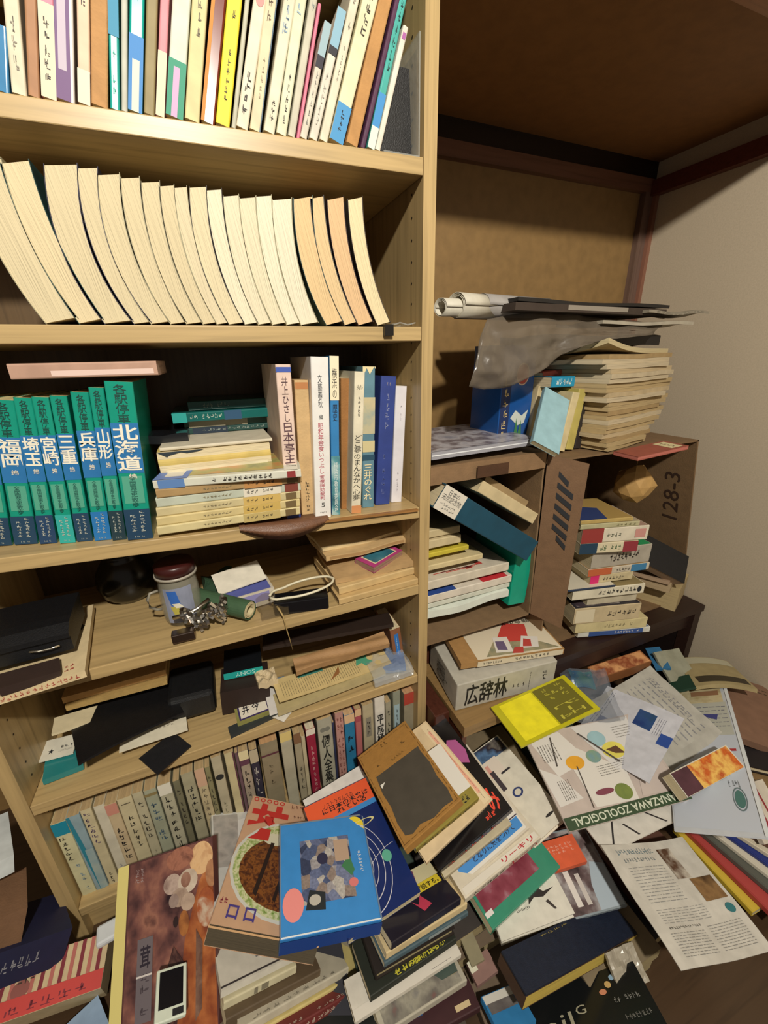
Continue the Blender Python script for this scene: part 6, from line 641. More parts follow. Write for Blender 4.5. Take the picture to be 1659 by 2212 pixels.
('book', 'white hardcover with black bird sketch and small caption', 'book', (-0.016, -0.3241, 0.0931, 0.9836, -0.1657, 0.0708, 0.1627, 0.9856, 0.047, -0.0776, -0.0347, 0.9964), 0.1325, 0.0653, 0.014, '#d9d5c8', '#8f8b80', {'hard': 1, 'g': 'books heaped on the floor in front of the shelves', 'd': [('p', 'T', [(0.45, 0.75), (0.62, 0.85), (0.75, 0.6), (0.9, 0.62), (0.72, 0.5), (0.6, 0.55), (0.5, 0.45), (0.55, 0.65)], '#2a2220'), ('g', 'T', 0.32, 0.36, 0.5, 0.44, 9, 1), ('p', 'T', [(0.72, 0.4), (0.76, 0.42), (0.82, 0.2), (0.79, 0.2)], '#3c3430')]}),
('magazine', 'magazine cover with dark tree, street and pale blue sky', 'magazine', (0.1124, -0.3446, 0.0807, 0.9759, -0.2181, 0.0071, 0.2164, 0.9713, 0.0985, -0.0284, -0.0946, 0.9951), 0.1048, 0.1245, 0.006, '#8f9aa0', '#d9caa6', {'k': 'block', 'm': 'gloss', 'd': [('n', 'T', 0.02, 0.02, 0.98, 0.98, '#2c2426,#6a5a5a,#a8a4a4,#5a4648', 'photo'), ('p', 'T', [(0.55, 0.02), (0.98, 0.02), (0.98, 0.5), (0.75, 0.55), (0.6, 0.3)], '#aab8c2'), ('r', 'T', 0.2, 0.1, 0.3, 0.5, '#ded8d0'), ('r', 'T', 0.38, 0.1, 0.46, 0.45, '#c9c2ba')]}),
('folder', 'dark navy folder cover on top of yellowed pages', 'folder', (-0.0319, -0.3948, 0.1294, 0.9611, 0.0036, -0.2763, -0.0284, 0.9959, -0.0859, 0.2748, 0.0904, 0.9572), 0.2517, 0.0522, 0.003, '#1c2436', '#d9caa6', {'k': 'solid', 'm': 'leather', 'd': [('g', 'T', 0.3, 0.88, 0.55, 0.95, 4, 1, '#9a8a4c')]}),
('book', 'block of yellowed pages with brown edge under the navy folder', 'book', (-0.0311, -0.395, 0.1243, 0.9631, 0.0005, -0.2692, -0.0217, 0.9969, -0.0758, 0.2683, 0.0788, 0.9601), 0.2519, 0.0539, 0.026, '#4c3626', '#c9b052', {'g': 'books heaped on the floor in front of the shelves', 'm': 'paper'}),
('magazine', 'black glossy magazine with white title letters and tiny planets', 'magazine', (-0.0363, -0.4392, 0.0481, 0.9257, -0.2861, 0.2475, 0.3577, 0.8748, -0.3267, -0.1231, 0.3909, 0.9122), 0.1879, 0.0873, 0.012, '#17191a', '#d9caa6', {'k': 'block', 'm': 'gloss', 'd': [('t', 'T', 0.12, 0.34, 0.36, 0.58, 'nil', '#a39f88', 0), ('t', 'T', 0.4, 0.5, 0.48, 0.62, 'G', '#a39f88', 0), ('e', 'T', 0.66, 0.7, 0.03, 0.04, '#d08a68'), ('e', 'T', 0.72, 0.78, 0.025, 0.05, '#c9a86c'), ('e', 'T', 0.77, 0.86, 0.02, 0.04, '#8fb0cc'), ('g', 'T', 0.68, 0.5, 0.92, 0.6, 8, 1, '#8a8a84'), ('g', 'T', 0.74, 0.25, 0.95, 0.35, 8, 1, '#7a7a74')]}),
('paper_scrap', 'crumpled grey and white scrap of printed paper', 'paper', (0.1243, -0.434, 0.0583, 0.9901, -0.0964, -0.1017, 0.1323, 0.8824, 0.4516, 0.0462, -0.4606, 0.8864), 0.0548, 0.0443, 0.006, '#9c9484', '#d9caa6', {'k': 'solid', 'm': 'photo', 'b': [('n', 0.006)]}),
('book', 'dark book with red flower and yellow band reading 解説する', 'book', (-0.0638, -0.2765, 0.1576, -0.2009, 0.9554, -0.2163, -0.9551, -0.142, 0.2599, 0.2176, 0.2588, 0.9411), 0.0798, 0.1346, 0.012, '#24222e', '#d9caa6', {'g': 'books heaped on the floor in front of the shelves', 'm': 'gloss', 'd': [('r', 'T', 0.48, 0.05, 0.66, 0.5, '#e2cc38'), ('t', 'T', 0.5, 0.08, 0.62, 0.42, '解説する。', '#1c1c1c', 3, 1), ('r', 'T', 0.66, 0.02, 0.98, 0.5, '#d8d0a8'), ('p', 'T', [(0.7, 0.35), (0.95, 0.3), (0.95, 0.6), (0.72, 0.62)], '#6d3c5c'), ('p', 'T', [(0.2, 0.35), (0.45, 0.42), (0.3, 0.5), (0.42, 0.56), (0.15, 0.48)], '#c03c58')]}),
('book', 'cream book with thick page edge below the 解説する book', 'book', (-0.0539, -0.2805, 0.1439, -0.1298, 0.9776, -0.1658, -0.9758, -0.0963, 0.1961, 0.1758, 0.1872, 0.9665), 0.0731, 0.1508, 0.012, '#d2bd90', '#d9caa6', {'g': 'books heaped on the floor in front of the shelves'}),
('book', 'blue-grey thin book between cream and olive page edges', 'book', (-0.0555, -0.2864, 0.1325, -0.1181, 0.9743, -0.1918, -0.9792, -0.0821, 0.1856, 0.1651, 0.2097, 0.9637), 0.0732, 0.1535, 0.008, '#4a5f68', '#d9caa6', {'g': 'books heaped on the floor in front of the shelves', 'd': [('r', 'S', 0.2, 0.1, 0.8, 0.5, '#8a9494')]}),
('book', 'book with olive-grey page edges and black cover, heap middle', 'book', (-0.2195, -0.2965, 0.1405, 0.9953, 0.028, -0.0923, -0.0373, 0.9942, -0.1005, 0.089, 0.1035, 0.9906), 0.1359, 0.0707, 0.014, '#241c18', '#a0946c', {'g': 'books heaped on the floor in front of the shelves', 'hard': 1}),
('book', 'black-green book with yellow spine lettering', 'book', (-0.0838, -0.2985, 0.1099, -0.0787, 0.9902, -0.1151, -0.9935, -0.0685, 0.0906, 0.0818, 0.1215, 0.9892), 0.0692, 0.1493, 0.012, '#23281f', '#d9caa6', {'g': 'books heaped on the floor in front of the shelves', 'd': [('g', 'T', 0.04, 0.15, 0.16, 0.72, 1, 7, '#c9c23c'), ('t', 'T', 0.03, 0.12, 0.15, 0.7, 'ヒトの旅路はるか', '#c9c23c', 3, 1)]}),
('book', 'long white booklet edge running diagonally at the bottom', 'book', (-0.0815, -0.3102, 0.09, -0.0459, 0.996, -0.0762, -0.9942, -0.0381, 0.101, 0.0977, 0.0803, 0.992), 0.0464, 0.178, 0.01, '#d6d0c2', '#d9caa6', {'g': 'books heaped on the floor in front of the shelves', 'd': [('r', 'T', 0, 0, 0.25, 1, '#d9d3c6'), ('l', 'T', 0.05, 0.1, 0.1, 0.3, 1, '#302838', 1)]}),
('book', 'grey magazine with navy and red photo strip, bottom middle', 'book', (-0.085, -0.333, 0.074, -0.0647, 0.9894, -0.1297, -0.9858, -0.0432, 0.1623, 0.155, 0.1383, 0.9782), 0.0471, 0.1447, 0.012, '#a9a494', '#d9caa6', {'g': 'books heaped on the floor in front of the shelves', 'm': 'photo', 'd': [('n', 'T', 0.05, 0.05, 0.9, 0.95, '#2a3050,#9a9688,#6f6a64,#8a3c40', 'photo')]}),
('book', 'blue paperback corner under the long white booklet', 'book', (-0.2152, -0.3304, 0.074, 0.9926, -0.0751, -0.0953, 0.0696, 0.9958, -0.0595, 0.0994, 0.0524, 0.9937), 0.0537, 0.013, 0.01, '#2f6cae', '#d9caa6', {'k': 'block'}),
('book', 'dark red book partly buried at the bottom middle', 'book', (-0.0781, -0.36, 0.0558, 0.032, 0.9958, -0.0863, -0.9939, 0.0409, 0.1029, 0.106, 0.0825, 0.9909), 0.0341, 0.1229, 0.012, '#3c1c20', '#d9caa6', {'g': 'books heaped on the floor in front of the shelves', 'd': [('r', 'T', 0.2, 0.1, 0.4, 0.3, '#c9b48c')]}),
('pamphlet', 'bright blue pamphlet with white photo strip, bottom centre', 'booklet', (-0.0727, -0.3988, 0.0717, 0.9723, -0.0678, -0.2238, 0.0096, 0.9679, -0.2513, 0.2337, 0.2422, 0.9417), 0.0627, 0.048, 0.008, '#2f7cb4', '#d9caa6', {'k': 'block', 'd': [('r', 'T', 0.02, 0.75, 0.98, 0.98, '#d9d6cc'), ('n', 'T', 0.05, 0.5, 0.8, 0.76, '#3a3238,#8a8480', 'photo')]}),
('card', 'pinkish-brown card with torn white edge in the dark gap', 'card', (-0.0728, -0.3435, 0.0691, 0.9992, 0.0404, -0.0081, -0.0405, 0.9991, -0.0154, 0.0075, 0.0157, 0.9998), 0.0399, 0.0282, 0.008, '#8a6a62', '#d9caa6', {'k': 'block', 'd': [('r', 'T', 0.0, 0.5, 0.3, 1, '#cfcdb8')]}),
('booklet', 'grey and cream narrow booklet standing in the dark gap', 'booklet', (-0.0698, -0.3235, 0.0736, 0.9989, -0.047, 0.006, 0.047, 0.9989, -0.0011, -0.006, 0.0014, 1.0), 0.0229, 0.0513, 0.008, '#8c8468', '#d9caa6', {'k': 'block'}),
('book', 'white page with grey square and dark border left of blue box', 'book', (-0.4208, -0.2383, 0.166, 0.9499, 0.1015, -0.2954, -0.1715, 0.9599, -0.2216, 0.2611, 0.2612, 0.9293), 0.1039, 0.0619, 0.01, '#cfcabc', '#c9c2a8', {'k': 'block', 'g': 'books heaped on the floor in front of the shelves', 'd': [('r', 'T', 0.5, 0.35, 0.95, 0.95, '#7d7878'), ('r', 'T', 0.0, 0.04, 1, 0.08, '#3a3434'), ('r', 'T', 0.55, 0.3, 0.95, 0.36, '#dedad0')]}),
('book', 'cream paperback with grey block marks, second below cookbook', 'book', (-0.3219, -0.2357, 0.1241, -0.173, 0.9526, -0.2503, -0.9525, -0.0972, 0.2886, 0.2506, 0.2884, 0.9241), 0.0689, 0.1028, 0.012, '#c5bd9c', '#d9caa6', {'g': 'books heaped on the floor in front of the shelves', 'd': [('r', 'S', 0.2, 0.4, 0.9, 0.5, '#7d7662'), ('r', 'S', 0.2, 0.55, 0.9, 0.6, '#7d7662')]}),
('book', 'dark olive-brown book with plain spine, heap lower left', 'book', (-0.2893, -0.2453, 0.1041, -0.1924, 0.9469, -0.2575, -0.9452, -0.1083, 0.3079, 0.2637, 0.3027, 0.9159), 0.0666, 0.1368, 0.016, '#5c4c38', '#d9caa6', {'g': 'books heaped on the floor in front of the shelves'}),
('book', 'white-grey book with torn spine running diagonally', 'book', (-0.248, -0.2516, 0.0832, -0.2433, 0.913, -0.3276, -0.9335, -0.1287, 0.3348, 0.2635, 0.3872, 0.8835), 0.0735, 0.1662, 0.012, '#bdb5a0', '#d9caa6', {'g': 'books heaped on the floor in front of the shelves', 'd': [('g', 'T', 0.02, 0.1, 0.1, 0.9, 1, 9, '#8a8474')]}),
('book', 'pale yellow thin book under the torn-spined one', 'book', (-0.2259, -0.2565, 0.0629, -0.2276, 0.9348, -0.2727, -0.9306, -0.1264, 0.3435, 0.2866, 0.3319, 0.8987), 0.0628, 0.1863, 0.01, '#c9b878', '#d9caa6', {'g': 'books heaped on the floor in front of the shelves'}),
('book', 'red-brown book with small white spine lettering', 'book', (-0.1751, -0.2654, 0.0457, -0.2524, 0.9047, -0.3432, -0.9274, -0.1251, 0.3524, 0.2759, 0.4072, 0.8707), 0.0668, 0.2336, 0.014, '#6d2c28', '#d9caa6', {'g': 'books heaped on the floor in front of the shelves', 'd': [('g', 'T', 0.02, 0.3, 0.1, 0.8, 1, 12, '#b9a494'), ('g', 'S', 0.2, 0.3, 0.8, 0.8, 1, 12, '#b9a494')]}),
('book', 'charcoal book with scuffed cover at the bottom edge', 'book', (-0.1009, -0.3176, 0.0452, -0.214, 0.8337, -0.509, -0.949, -0.054, 0.3105, 0.2314, 0.5495, 0.8028), 0.0855, 0.2397, 0.014, '#2c302e', '#d9caa6', {'g': 'books heaped on the floor in front of the shelves'}),
('photo_book', 'large photo book cover of mushrooms with broad cream margin', 'book', (-0.5843, -0.2004, 0.0631, 0.9006, -0.2878, 0.3258, 0.0646, 0.8297, 0.5545, -0.4299, -0.4783, 0.7658), 0.1702, 0.211, 0.012, '#5c3a38', '#cfc08c', {'k': 'block', 'm': 'gloss', 'd': [('n', 'T', 0.13, 0.01, 0.99, 0.99, '#2c1a20,#5a3a38,#7c5048,#9c6a58,#4a2a2c', 'photo'), ('p', 'T', [(0.62, 0.0), (0.99, 0.0), (0.99, 0.9), (0.85, 0.75), (0.7, 0.45)], '#5a3430,#8a4628,#b0683a,#c98a5c', 'photo'), ('r', 'T', 0, 0, 0.115, 1, '#e0d282'), ('e', 'T', 0.88, 0.89, 0.12, 0.1, '#b8845c,#e0b888,#d9ac78', 'photom'), ('e', 'T', 0.66, 0.93, 0.14, 0.07, '#6a4238,#a8705a,#8a5848', 'photom'), ('e', 'T', 0.98, 0.78, 0.06, 0.08, '#c89468,#8a5a44', 'photom'), ('e', 'T', 0.58, 0.79, 0.09, 0.06, '#7a6058,#bda698,#a08a7c', 'photom'), ('e', 'T', 0.74, 0.78, 0.1, 0.07, '#d8c8b4,#b8a490', 'photom'), ('e', 'T', 0.72, 0.79, 0.05, 0.045, '#7a5040,#a8806c', 'photom'), ('e', 'T', 0.66, 0.7, 0.085, 0.055, '#bca592,#8a7060', 'photom'), ('e', 'T', 0.74, 0.66, 0.07, 0.05, '#c9b09a,#a08878', 'photom'), ('e', 'T', 0.6, 0.69, 0.05, 0.04, '#a8948a,#7a6258', 'photom'), ('e', 'T', 0.7, 0.55, 0.05, 0.07, '#b0713c,#7a4628', 'photom'), ('e', 'T', 0.62, 0.57, 0.025, 0.03, '#2c1818'), ('e', 'T', 0.92, 0.6, 0.09, 0.11, '#c9b49c,#a85c34,#8a4630', 'photom'), ('p', 'T', [(0.5, 0.0), (0.62, 0.0), (0.7, 0.35), (0.6, 0.45), (0.52, 0.3)], '#5c4038,#3c2424,#7a5448', 'photom'), ('p', 'T', [(0.8, 0.05), (0.86, 0.1), (0.88, 0.42), (0.82, 0.5)], '#8a6a58,#4a2c28', 'photom'), ('r', 'T', 0.25, 0.12, 0.4, 0.54, '#6d6468'), ('t', 'T', 0.28, 0.38, 0.38, 0.5, '茸', '#2c2430', 0, 1), ('g', 'T', 0.28, 0.14, 0.38, 0.36, 1, 4, '#4a4046'), ('r', 'T', 0.25, 0.34, 0.4, 0.35, '#d6cec8'), ('g', 'T', 0.2, 0.86, 0.3, 0.95, 2, 5, '#b09a98')]}),
('handheld_device', 'small white-framed black handheld device lying on the mushroom book', 'device', (-0.5007, -0.2402, 0.174, 0.9423, 0.0124, -0.3344, -0.0223, 0.9994, -0.0259, 0.3339, 0.0318, 0.9421), 0.0379, 0.056, 0.007, '#d3dccb', '#d9caa6', {'k': 'solid', 'm': 'plastic', 'bv': 0.0015, 'd': [('r', 'T', 0.1, 0.22, 0.88, 0.93, '#15151a', 'gloss'), ('r', 'T', 0.55, 0.04, 0.9, 0.17, '#1c1c20')]}),
('biscuit_box', 'biscuit box with dark red and cream stripes at lower left', 'box', (-0.7652, -0.1056, 0.0847, 0.9918, -0.0641, -0.1104, 0.0893, 0.9666, 0.2404, 0.0913, -0.2483, 0.9644), 0.1609, 0.0647, 0.05, '#c9b48c', '#d9caa6', {'k': 'solid', 'd': [('r', 'T', 0.0, 0.02, 0.03230769230769231, 1, '#7a2430'), ('r', 'T', 0.07692307692307693, 0.02, 0.10923076923076923, 1, '#b0645a'), ('r', 'T', 0.15384615384615385, 0.02, 0.18615384615384614, 1, '#7a2430'), ('r', 'T', 0.23076923076923078, 0.02, 0.2630769230769231, 1, '#b0645a'), ('r', 'T', 0.3076923076923077, 0.02, 0.33999999999999997, 1, '#7a2430'), ('r', 'T', 0.38461538461538464, 0.02, 0.4169230769230769, 1, '#b0645a'), ('r', 'T', 0.46153846153846156, 0.02, 0.4938461538461538, 1, '#7a2430'), ('r', 'T', 0.5384615384615384, 0.02, 0.5707692307692308, 1, '#b0645a'), ('r', 'T', 0.6153846153846154, 0.02, 0.6476923076923077, 1, '#7a2430'), ('r', 'T', 0.6923076923076923, 0.02, 0.7246153846153847, 1, '#b0645a'), ('r', 'T', 0.7692307692307693, 0.02, 0.8015384615384615, 1, '#7a2430'), ('r', 'T', 0.8461538461538461, 0.02, 0.8784615384615384, 1, '#b0645a'), ('r', 'T', 0.9230769230769231, 0.02, 0.9553846153846154, 1, '#7a2430'), ('e', 'T', 0.32, 0.45, 0.07, 0.16, '#8a5048'), ('g', 'T', 0.24, 0.5, 0.42, 0.8, 2, 1, '#3c2c20'), ('r', 'T', 0, 0, 1, 0.34, '#c2403a'), ('g', 'T', 0.1, 0.03, 0.9, 0.22, 6, 1, '#7a2430')]}),
('box_corner', 'pale blue box corner beneath the striped biscuit box', 'box', (-0.6404, -0.1738, 0.041, 0.881, 0.4647, -0.089, -0.4671, 0.8841, -0.0077, 0.0751, 0.0484, 0.996), 0.0514, 0.0492, 0.03, '#8fa8c4', '#d9caa6', {'k': 'solid'}),
('carton', 'white carton in the dark gap left of the bookcase', 'box', (-0.7423, -0.0274, 0.2849, 0.9018, 0.3644, -0.2326, -0.3923, 0.9157, -0.0866, 0.1814, 0.1693, 0.9687), 0.0557, 0.1011, 0.03, '#cfd6d6', '#d9caa6', {'k': 'solid'}),
('carton', 'brown cardboard carton under the white one, far left', 'box', (-0.7416, -0.0609, 0.2262, 0.8862, 0.264, -0.3806, -0.3322, 0.9349, -0.125, 0.3228, 0.2372, 0.9162), 0.0661, 0.0786, 0.06, '#7a5a40', '#d9caa6', {'k': 'solid', 'm': 'board'}),
('box', 'dark navy box with small silver lettering at far left', 'box', (-0.7399, -0.0764, 0.1814, 0.8089, 0.2614, -0.5266, -0.4353, 0.8683, -0.2378, 0.3951, 0.4216, 0.8162), 0.1171, 0.0914, 0.05, '#1a1d3c', '#d9caa6', {'k': 'solid', 'd': [('g', 'B', 0.3, 0.3, 0.7, 0.7, 5, 1, '#8a8a90')]}),
('tub_lid', 'white rounded plastic tub lid below the bookcase corner', 'lid', (-0.613, -0.0763, 0.0991, 0.9892, 0.1417, -0.038, -0.1421, 0.9898, -0.008, 0.0365, 0.0133, 0.9992), 0.0341, 0.0298, 0.012, '#d4d8da', '#d9caa6', {'k': 'solid', 'bv': 0.004, 'm': 'plastic'}),
('newspaper_page', 'large newspaper page with two photos and green seal', 'newspaper', (0.1635, -0.4692, 0.1481, 0.972, -0.1752, -0.1567, 0.1787, 0.9839, 0.0084, 0.1527, -0.0362, 0.9876), 0.1889, 0.1592, 0.0012, '#c6c2b8', '#d9caa6', {'k': 'sheet', 'b': [('rx', 0.02), ('w', 0.002)], 'd': [('g', 'T', 0.12, 0.88, 0.55, 0.95, 14, 1, '#4a6a78'), ('g', 'T', 0.14, 0.81, 0.52, 0.86, 12, 1, '#6a7478'), ('n', 'T', 0.6, 0.63, 0.76, 0.92, '#2c1c18,#5a4030,#c9c2b4,#3a2a24', 'photo'), ('n', 'T', 0.72, 0.42, 0.96, 0.62, '#2c1c14,#8a6a44,#4a3020', 'photo'), ('e', 'T', 0.9, 0.34, 0.045, 0.04, '#2f6f74'), ('l', 'T', 0.14, 0.46, 0.56, 0.78, 12, '#8a8a88'), ('l', 'T', 0.14, 0.3, 0.68, 0.42, 6, '#8f8f8c'), ('g', 'T', 0.14, 0.255, 0.5, 0.28, 14, 1, '#4a4a48'), ('l', 'T', 0.12, 0.06, 0.5, 0.24, 9, '#8a8a88'), ('l', 'T', 0.55, 0.06, 0.92, 0.26, 10, '#8f8f8c')]}),
('document_sleeve', 'clear document sleeve holding white sheet with round green crest', 'folder', (0.3412, -0.3451, 0.1598, 0.5374, -0.6725, 0.5089, 0.7991, 0.5989, -0.0524, -0.2695, 0.4348, 0.8592), 0.1359, 0.4295, 0.003, '#c9ced4', '#d9caa6', {'k': 'solid', 'm': 'gloss', 'd': [('r', 'T', 0.02, 0.02, 0.94, 0.55, '#c6cdd8'), ('n', 'T', 0.1, 0.8, 0.9, 0.985, '#c9b88a,#d2c6a0,#a8905c', 'photo'), ('r', 'T', 0.3, 0.55, 0.93, 0.8, '#bfc0b4'), ('l', 'T', 0.35, 0.6, 0.92, 0.78, 6, '#7a7c84'), ('r', 'T', 0.45, 0.86, 0.86, 0.9, '#9a7454'), ('p', 'T', [(0.4, 0.72), (0.75, 0.66), (0.78, 0.7)], '#4a4c8a'), ('e', 'T', 0.8, 0.17, 0.055, 0.045, '#4f7a74'), ('o', 'T', 0.8, 0.17, 0.075, 0.06, 0.12, '#6a7c80'), ('g', 'T', 0.7, 0.22, 0.84, 0.27, 5, 1, '#7a8084'), ('r', 'T', 0.8, 0.44, 0.9, 0.455, '#b03a3c'), ('r', 'T', 0.955, 0, 1, 1, '#dde2e4')]}),
('paper_sheet', 'grey printed sheet with blurred text lying over the sleeve', 'paper', (0.4178, -0.2778, 0.1438, 0.9564, -0.0485, 0.2881, -0.0306, 0.9641, 0.2639, -0.2906, -0.2612, 0.9205), 0.1835, 0.1916, 0.0012, '#a9a69c', '#d9caa6', {'k': 'sheet', 'b': [('n', 0.006), ('c01', 0.01)], 'd': [('l', 'T', 0.45, 0.2, 0.92, 0.92, 7, '#7d7d80', 1), ('g', 'T', 0.82, 0.3, 0.88, 0.9, 1, 14, '#77777a')]}),
('leaflet', 'white leaflet with two dark blue photographs and small text', 'leaflet', (0.3478, -0.2842, 0.1997, 0.9298, 0.2847, 0.2335, -0.2447, 0.9516, -0.1858, -0.275, 0.1156, 0.9545), 0.1765, 0.1577, 0.0012, '#c9cad2', '#d9caa6', {'k': 'sheet', 'b': [('w', 0.002)], 'd': [('n', 'T', 0.62, 0.26, 0.86, 0.48, '#16306c,#2a4a7c,#1f4440', 'photo'), ('n', 'T', 0.3, 0.68, 0.52, 0.86, '#3a4a8c,#26346c', 'photo'), ('l', 'T', 0.05, 0.84, 0.97, 0.95, 3, '#5a5c6c'), ('l', 'T', 0.6, 0.14, 0.86, 0.24, 4, '#6a6c7c'), ('n', 'T', 0.5, 0.0, 0.66, 0.14, '#2a4a94', 'photo'), ('p', 'T', [(0.1, 0.6), (0.15, 0.78), (0.22, 0.62)], '#8a8a8c')]}),
('leaflet', 'zoo guide leaflet with animal pictures and green KANAZAWA ZOOLOGICAL band', 'leaflet', (0.1603, -0.2775, 0.1717, 0.9827, -0.1852, -0.0005, 0.1799, 0.9537, 0.241, -0.0442, -0.2369, 0.9705), 0.2602, 0.1702, 0.004, '#bdb0a8', '#d9caa6', {'k': 'solid', 'm': 'gloss', 'd': [('p', 'T', [(0.02, 0.95), (0.3, 0.97), (0.42, 0.6), (0.12, 0.5)], '#d6d2cc'), ('p', 'T', [(0.0, 0.62), (0.13, 0.5), (0.22, 0.25), (0.02, 0.22)], '#d2cec8'), ('p', 'T', [(0.28, 0.14), (0.62, 0.12), (0.66, 0.42), (0.38, 0.74), (0.25, 0.7)], '#d4d0c8'), ('p', 'T', [(0.42, 0.99), (0.95, 0.98), (0.86, 0.52), (0.6, 0.42)], '#cfcdca'), ('p', 'T', [(0.66, 0.14), (0.99, 0.12), (0.97, 0.5), (0.78, 0.5)], '#bfb2aa'), ('e', 'T', 0.3, 0.6, 0.075, 0.075, '#d39a30', 'photo'), ('e', 'T', 0.47, 0.62, 0.06, 0.07, '#8fa048,#5a8cb8', 'photo'), ('e', 'T', 0.66, 0.64, 0.095, 0.095, '#cfc45c', 'photo'), ('p', 'T', [(0.6, 0.66), (0.7, 0.68), (0.74, 0.58), (0.66, 0.6)], '#5a3a24'), ('e', 'T', 0.58, 0.8, 0.075, 0.09, '#8fb0b8', 'photo'), ('e', 'T', 0.4, 0.26, 0.075, 0.03, '#7a3c4c'), ('e', 'T', 0.54, 0.22, 0.065, 0.08, '#8a9a48,#5a6c3c', 'photo'), ('l', 'T', 0.06, 0.66, 0.22, 0.86, 7, '#55524e', 1), ('l', 'T', 0.08, 0.26, 0.18, 0.46, 6, '#55524e', 1), ('l', 'T', 0.44, 0.4, 0.62, 0.52, 5, '#55524e'), ('l', 'T', 0.62, 0.46, 0.76, 0.54, 4, '#55524e'), ('l', 'T', 0.75, 0.75, 0.92, 0.9, 5, '#77736c'), ('p', 'T', [(0.25, 0.14), (0.257, 0.14), (0.3, 0.56), (0.293, 0.56)], '#4a4440'), ('p', 'T', [(0.44, 0.9), (0.455, 0.9), (0.66, 0.5), (0.64, 0.5)], '#4a4440'), ('p', 'T', [(0.2, 0.92), (0.21, 0.92), (0.15, 0.6), (0.14, 0.6)], '#4a4440'), ('r', 'T', 0.0, 0.0, 1, 0.115, '#31472c'), ('t', 'T', 0.05, 0.02, 0.93, 0.095, 'KANAZAWA ZOOLOGICAL', '#c6ccb8', 2, 1)]}),
('book', 'glossy orange and purple photo book with white title spine', 'book', (0.5282, -0.3428, 0.2185, 0.0286, 0.9264, 0.3754, -0.9971, 0.0528, -0.0543, -0.0702, -0.3727, 0.9253), 0.0411, 0.152, 0.027, '#c9c4b4', '#d9caa6', {'g': 'books heaped on the floor in front of the shelves', 'm': 'gloss', 'r': 0.12, 'd': [('n', 'T', 0.02, 0.02, 0.96, 0.72, '#d8862c,#b8501c,#e0b45c,#a83c14,#e8c47c', 'photo', 0.12), ('n', 'T', 0.02, 0.72, 0.96, 0.99, '#3a1c28,#5a3440', 'photo', 0.12), ('r', 'S', 0.1, 0.86, 0.9, 0.91, '#3a62b0'), ('r', 'S', 0.1, 0.76, 0.9, 0.8, '#b02858'), ('g', 'S', 0.15, 0.1, 0.85, 0.7, 1, 12, '#8a8474')]}),
('paper_sheets', 'white sheets with black ruled diagonal lines under the zoo leaflet', 'paper', (0.2041, -0.3209, 0.1494, 0.9971, -0.0741, 0.0178, 0.0743, 0.9972, -0.0126, -0.0169, 0.0138, 0.9998), 0.1983, 0.0477, 0.003, '#d2cec4', '#d8d4c8', {'k': 'block', 'd': [('p', 'T', [(0.1, 0.1), (0.12, 0.1), (0.3, 0.95), (0.28, 0.95)], '#2c2828'), ('p', 'T', [(0.4, 0.1), (0.42, 0.1), (0.35, 0.6), (0.33, 0.6)], '#2c2828'), ('p', 'T', [(0.55, 0.9), (0.57, 0.9), (0.75, 0.1), (0.73, 0.1)], '#2c2828')]}),
('document_case', 'bright yellow document case with olive window and yellow lettering', 'folder', (0.1279, -0.1737, 0.2782, 0.9898, -0.0519, 0.1324, 0.0518, 0.9986, 0.0037, -0.1325, 0.0032, 0.9912), 0.1877, 0.1001, 0.004, '#bdb620', '#d9caa6', {'k': 'solid', 'm': 'gloss', 'd': [('r', 'T', 0.08, 0.06, 0.5, 0.94, '#ece022', 'paper'), ('r', 'T', 0.52, 0.06, 0.94, 0.94, '#6a641c'), ('g', 'T', 0.6, 0.55, 0.88, 0.9, 3, 3, '#b0a83c'), ('t', 'T', 0.58, 0.12, 0.9, 0.42, 'ビー玉', '#b8b040', 3)]}),
('plastic_bag', 'crumpled clear plastic bag with blue print under yellow case', 'bag', (0.3146, -0.125, 0.2218, 0.8582, -0.5086, 0.0699, 0.4916, 0.8534, 0.1733, -0.1478, -0.1143, 0.9824), 0.1065, 0.1281, 0.012, '#8a93a0', '#d9caa6', {'k': 'solid', 'm': 'clear', 'b': [('n', 0.012)], 'd': [('n', 'T', 0.2, 0.6, 0.7, 0.95, '#2a4a7c,#5a7c6c', 'photo')]}),
('patterned_box', 'orange-brown patterned box behind the grey sheet', 'box', (0.4594, -0.0647, 0.2225, 0.9785, -0.1607, 0.1293, 0.1438, 0.9809, 0.1314, -0.1479, -0.1099, 0.9829), 0.1547, 0.0373, 0.03, '#8a5a38', '#d9caa6', {'k': 'solid', 'm': 'photo', 'd': [('n', 'T', 0.02, 0.05, 0.98, 0.95, '#c98a5c,#8a4a30,#d8a06c,#5a2c20', 'photo')]}),
('paper_sheaf', 'pale grey-green papers propped below the dark table', 'paper', (0.6421, -0.1276, 0.1962, 0.9868, -0.1549, -0.0473, 0.1556, 0.8252, 0.543, -0.0451, -0.5431, 0.8384), 0.08, 0.0753, 0.006, '#8f8f7c', '#d9caa6', {'k': 'solid', 'b': [('w', 0.002)]}),
('booklet', 'blue edged booklet beside the pale grey-green papers', 'booklet', (0.6339, -0.0914, 0.2091, 0.7895, -0.5483, 0.2758, 0.5248, 0.8361, 0.1596, -0.3181, 0.0187, 0.9479), 0.0344, 0.0707, 0.006, '#2f6a94', '#d9caa6', {'k': 'block'}),
('booklet', 'dark green booklet corner under the pale papers', 'booklet', (0.6231, -0.1439, 0.1871, 0.6571, -0.5397, 0.5262, 0.6555, 0.7539, -0.0453, -0.3723, 0.3747, 0.8492), 0.0526, 0.046, 0.006, '#1c3c2c', '#d9caa6', {'k': 'block'}),
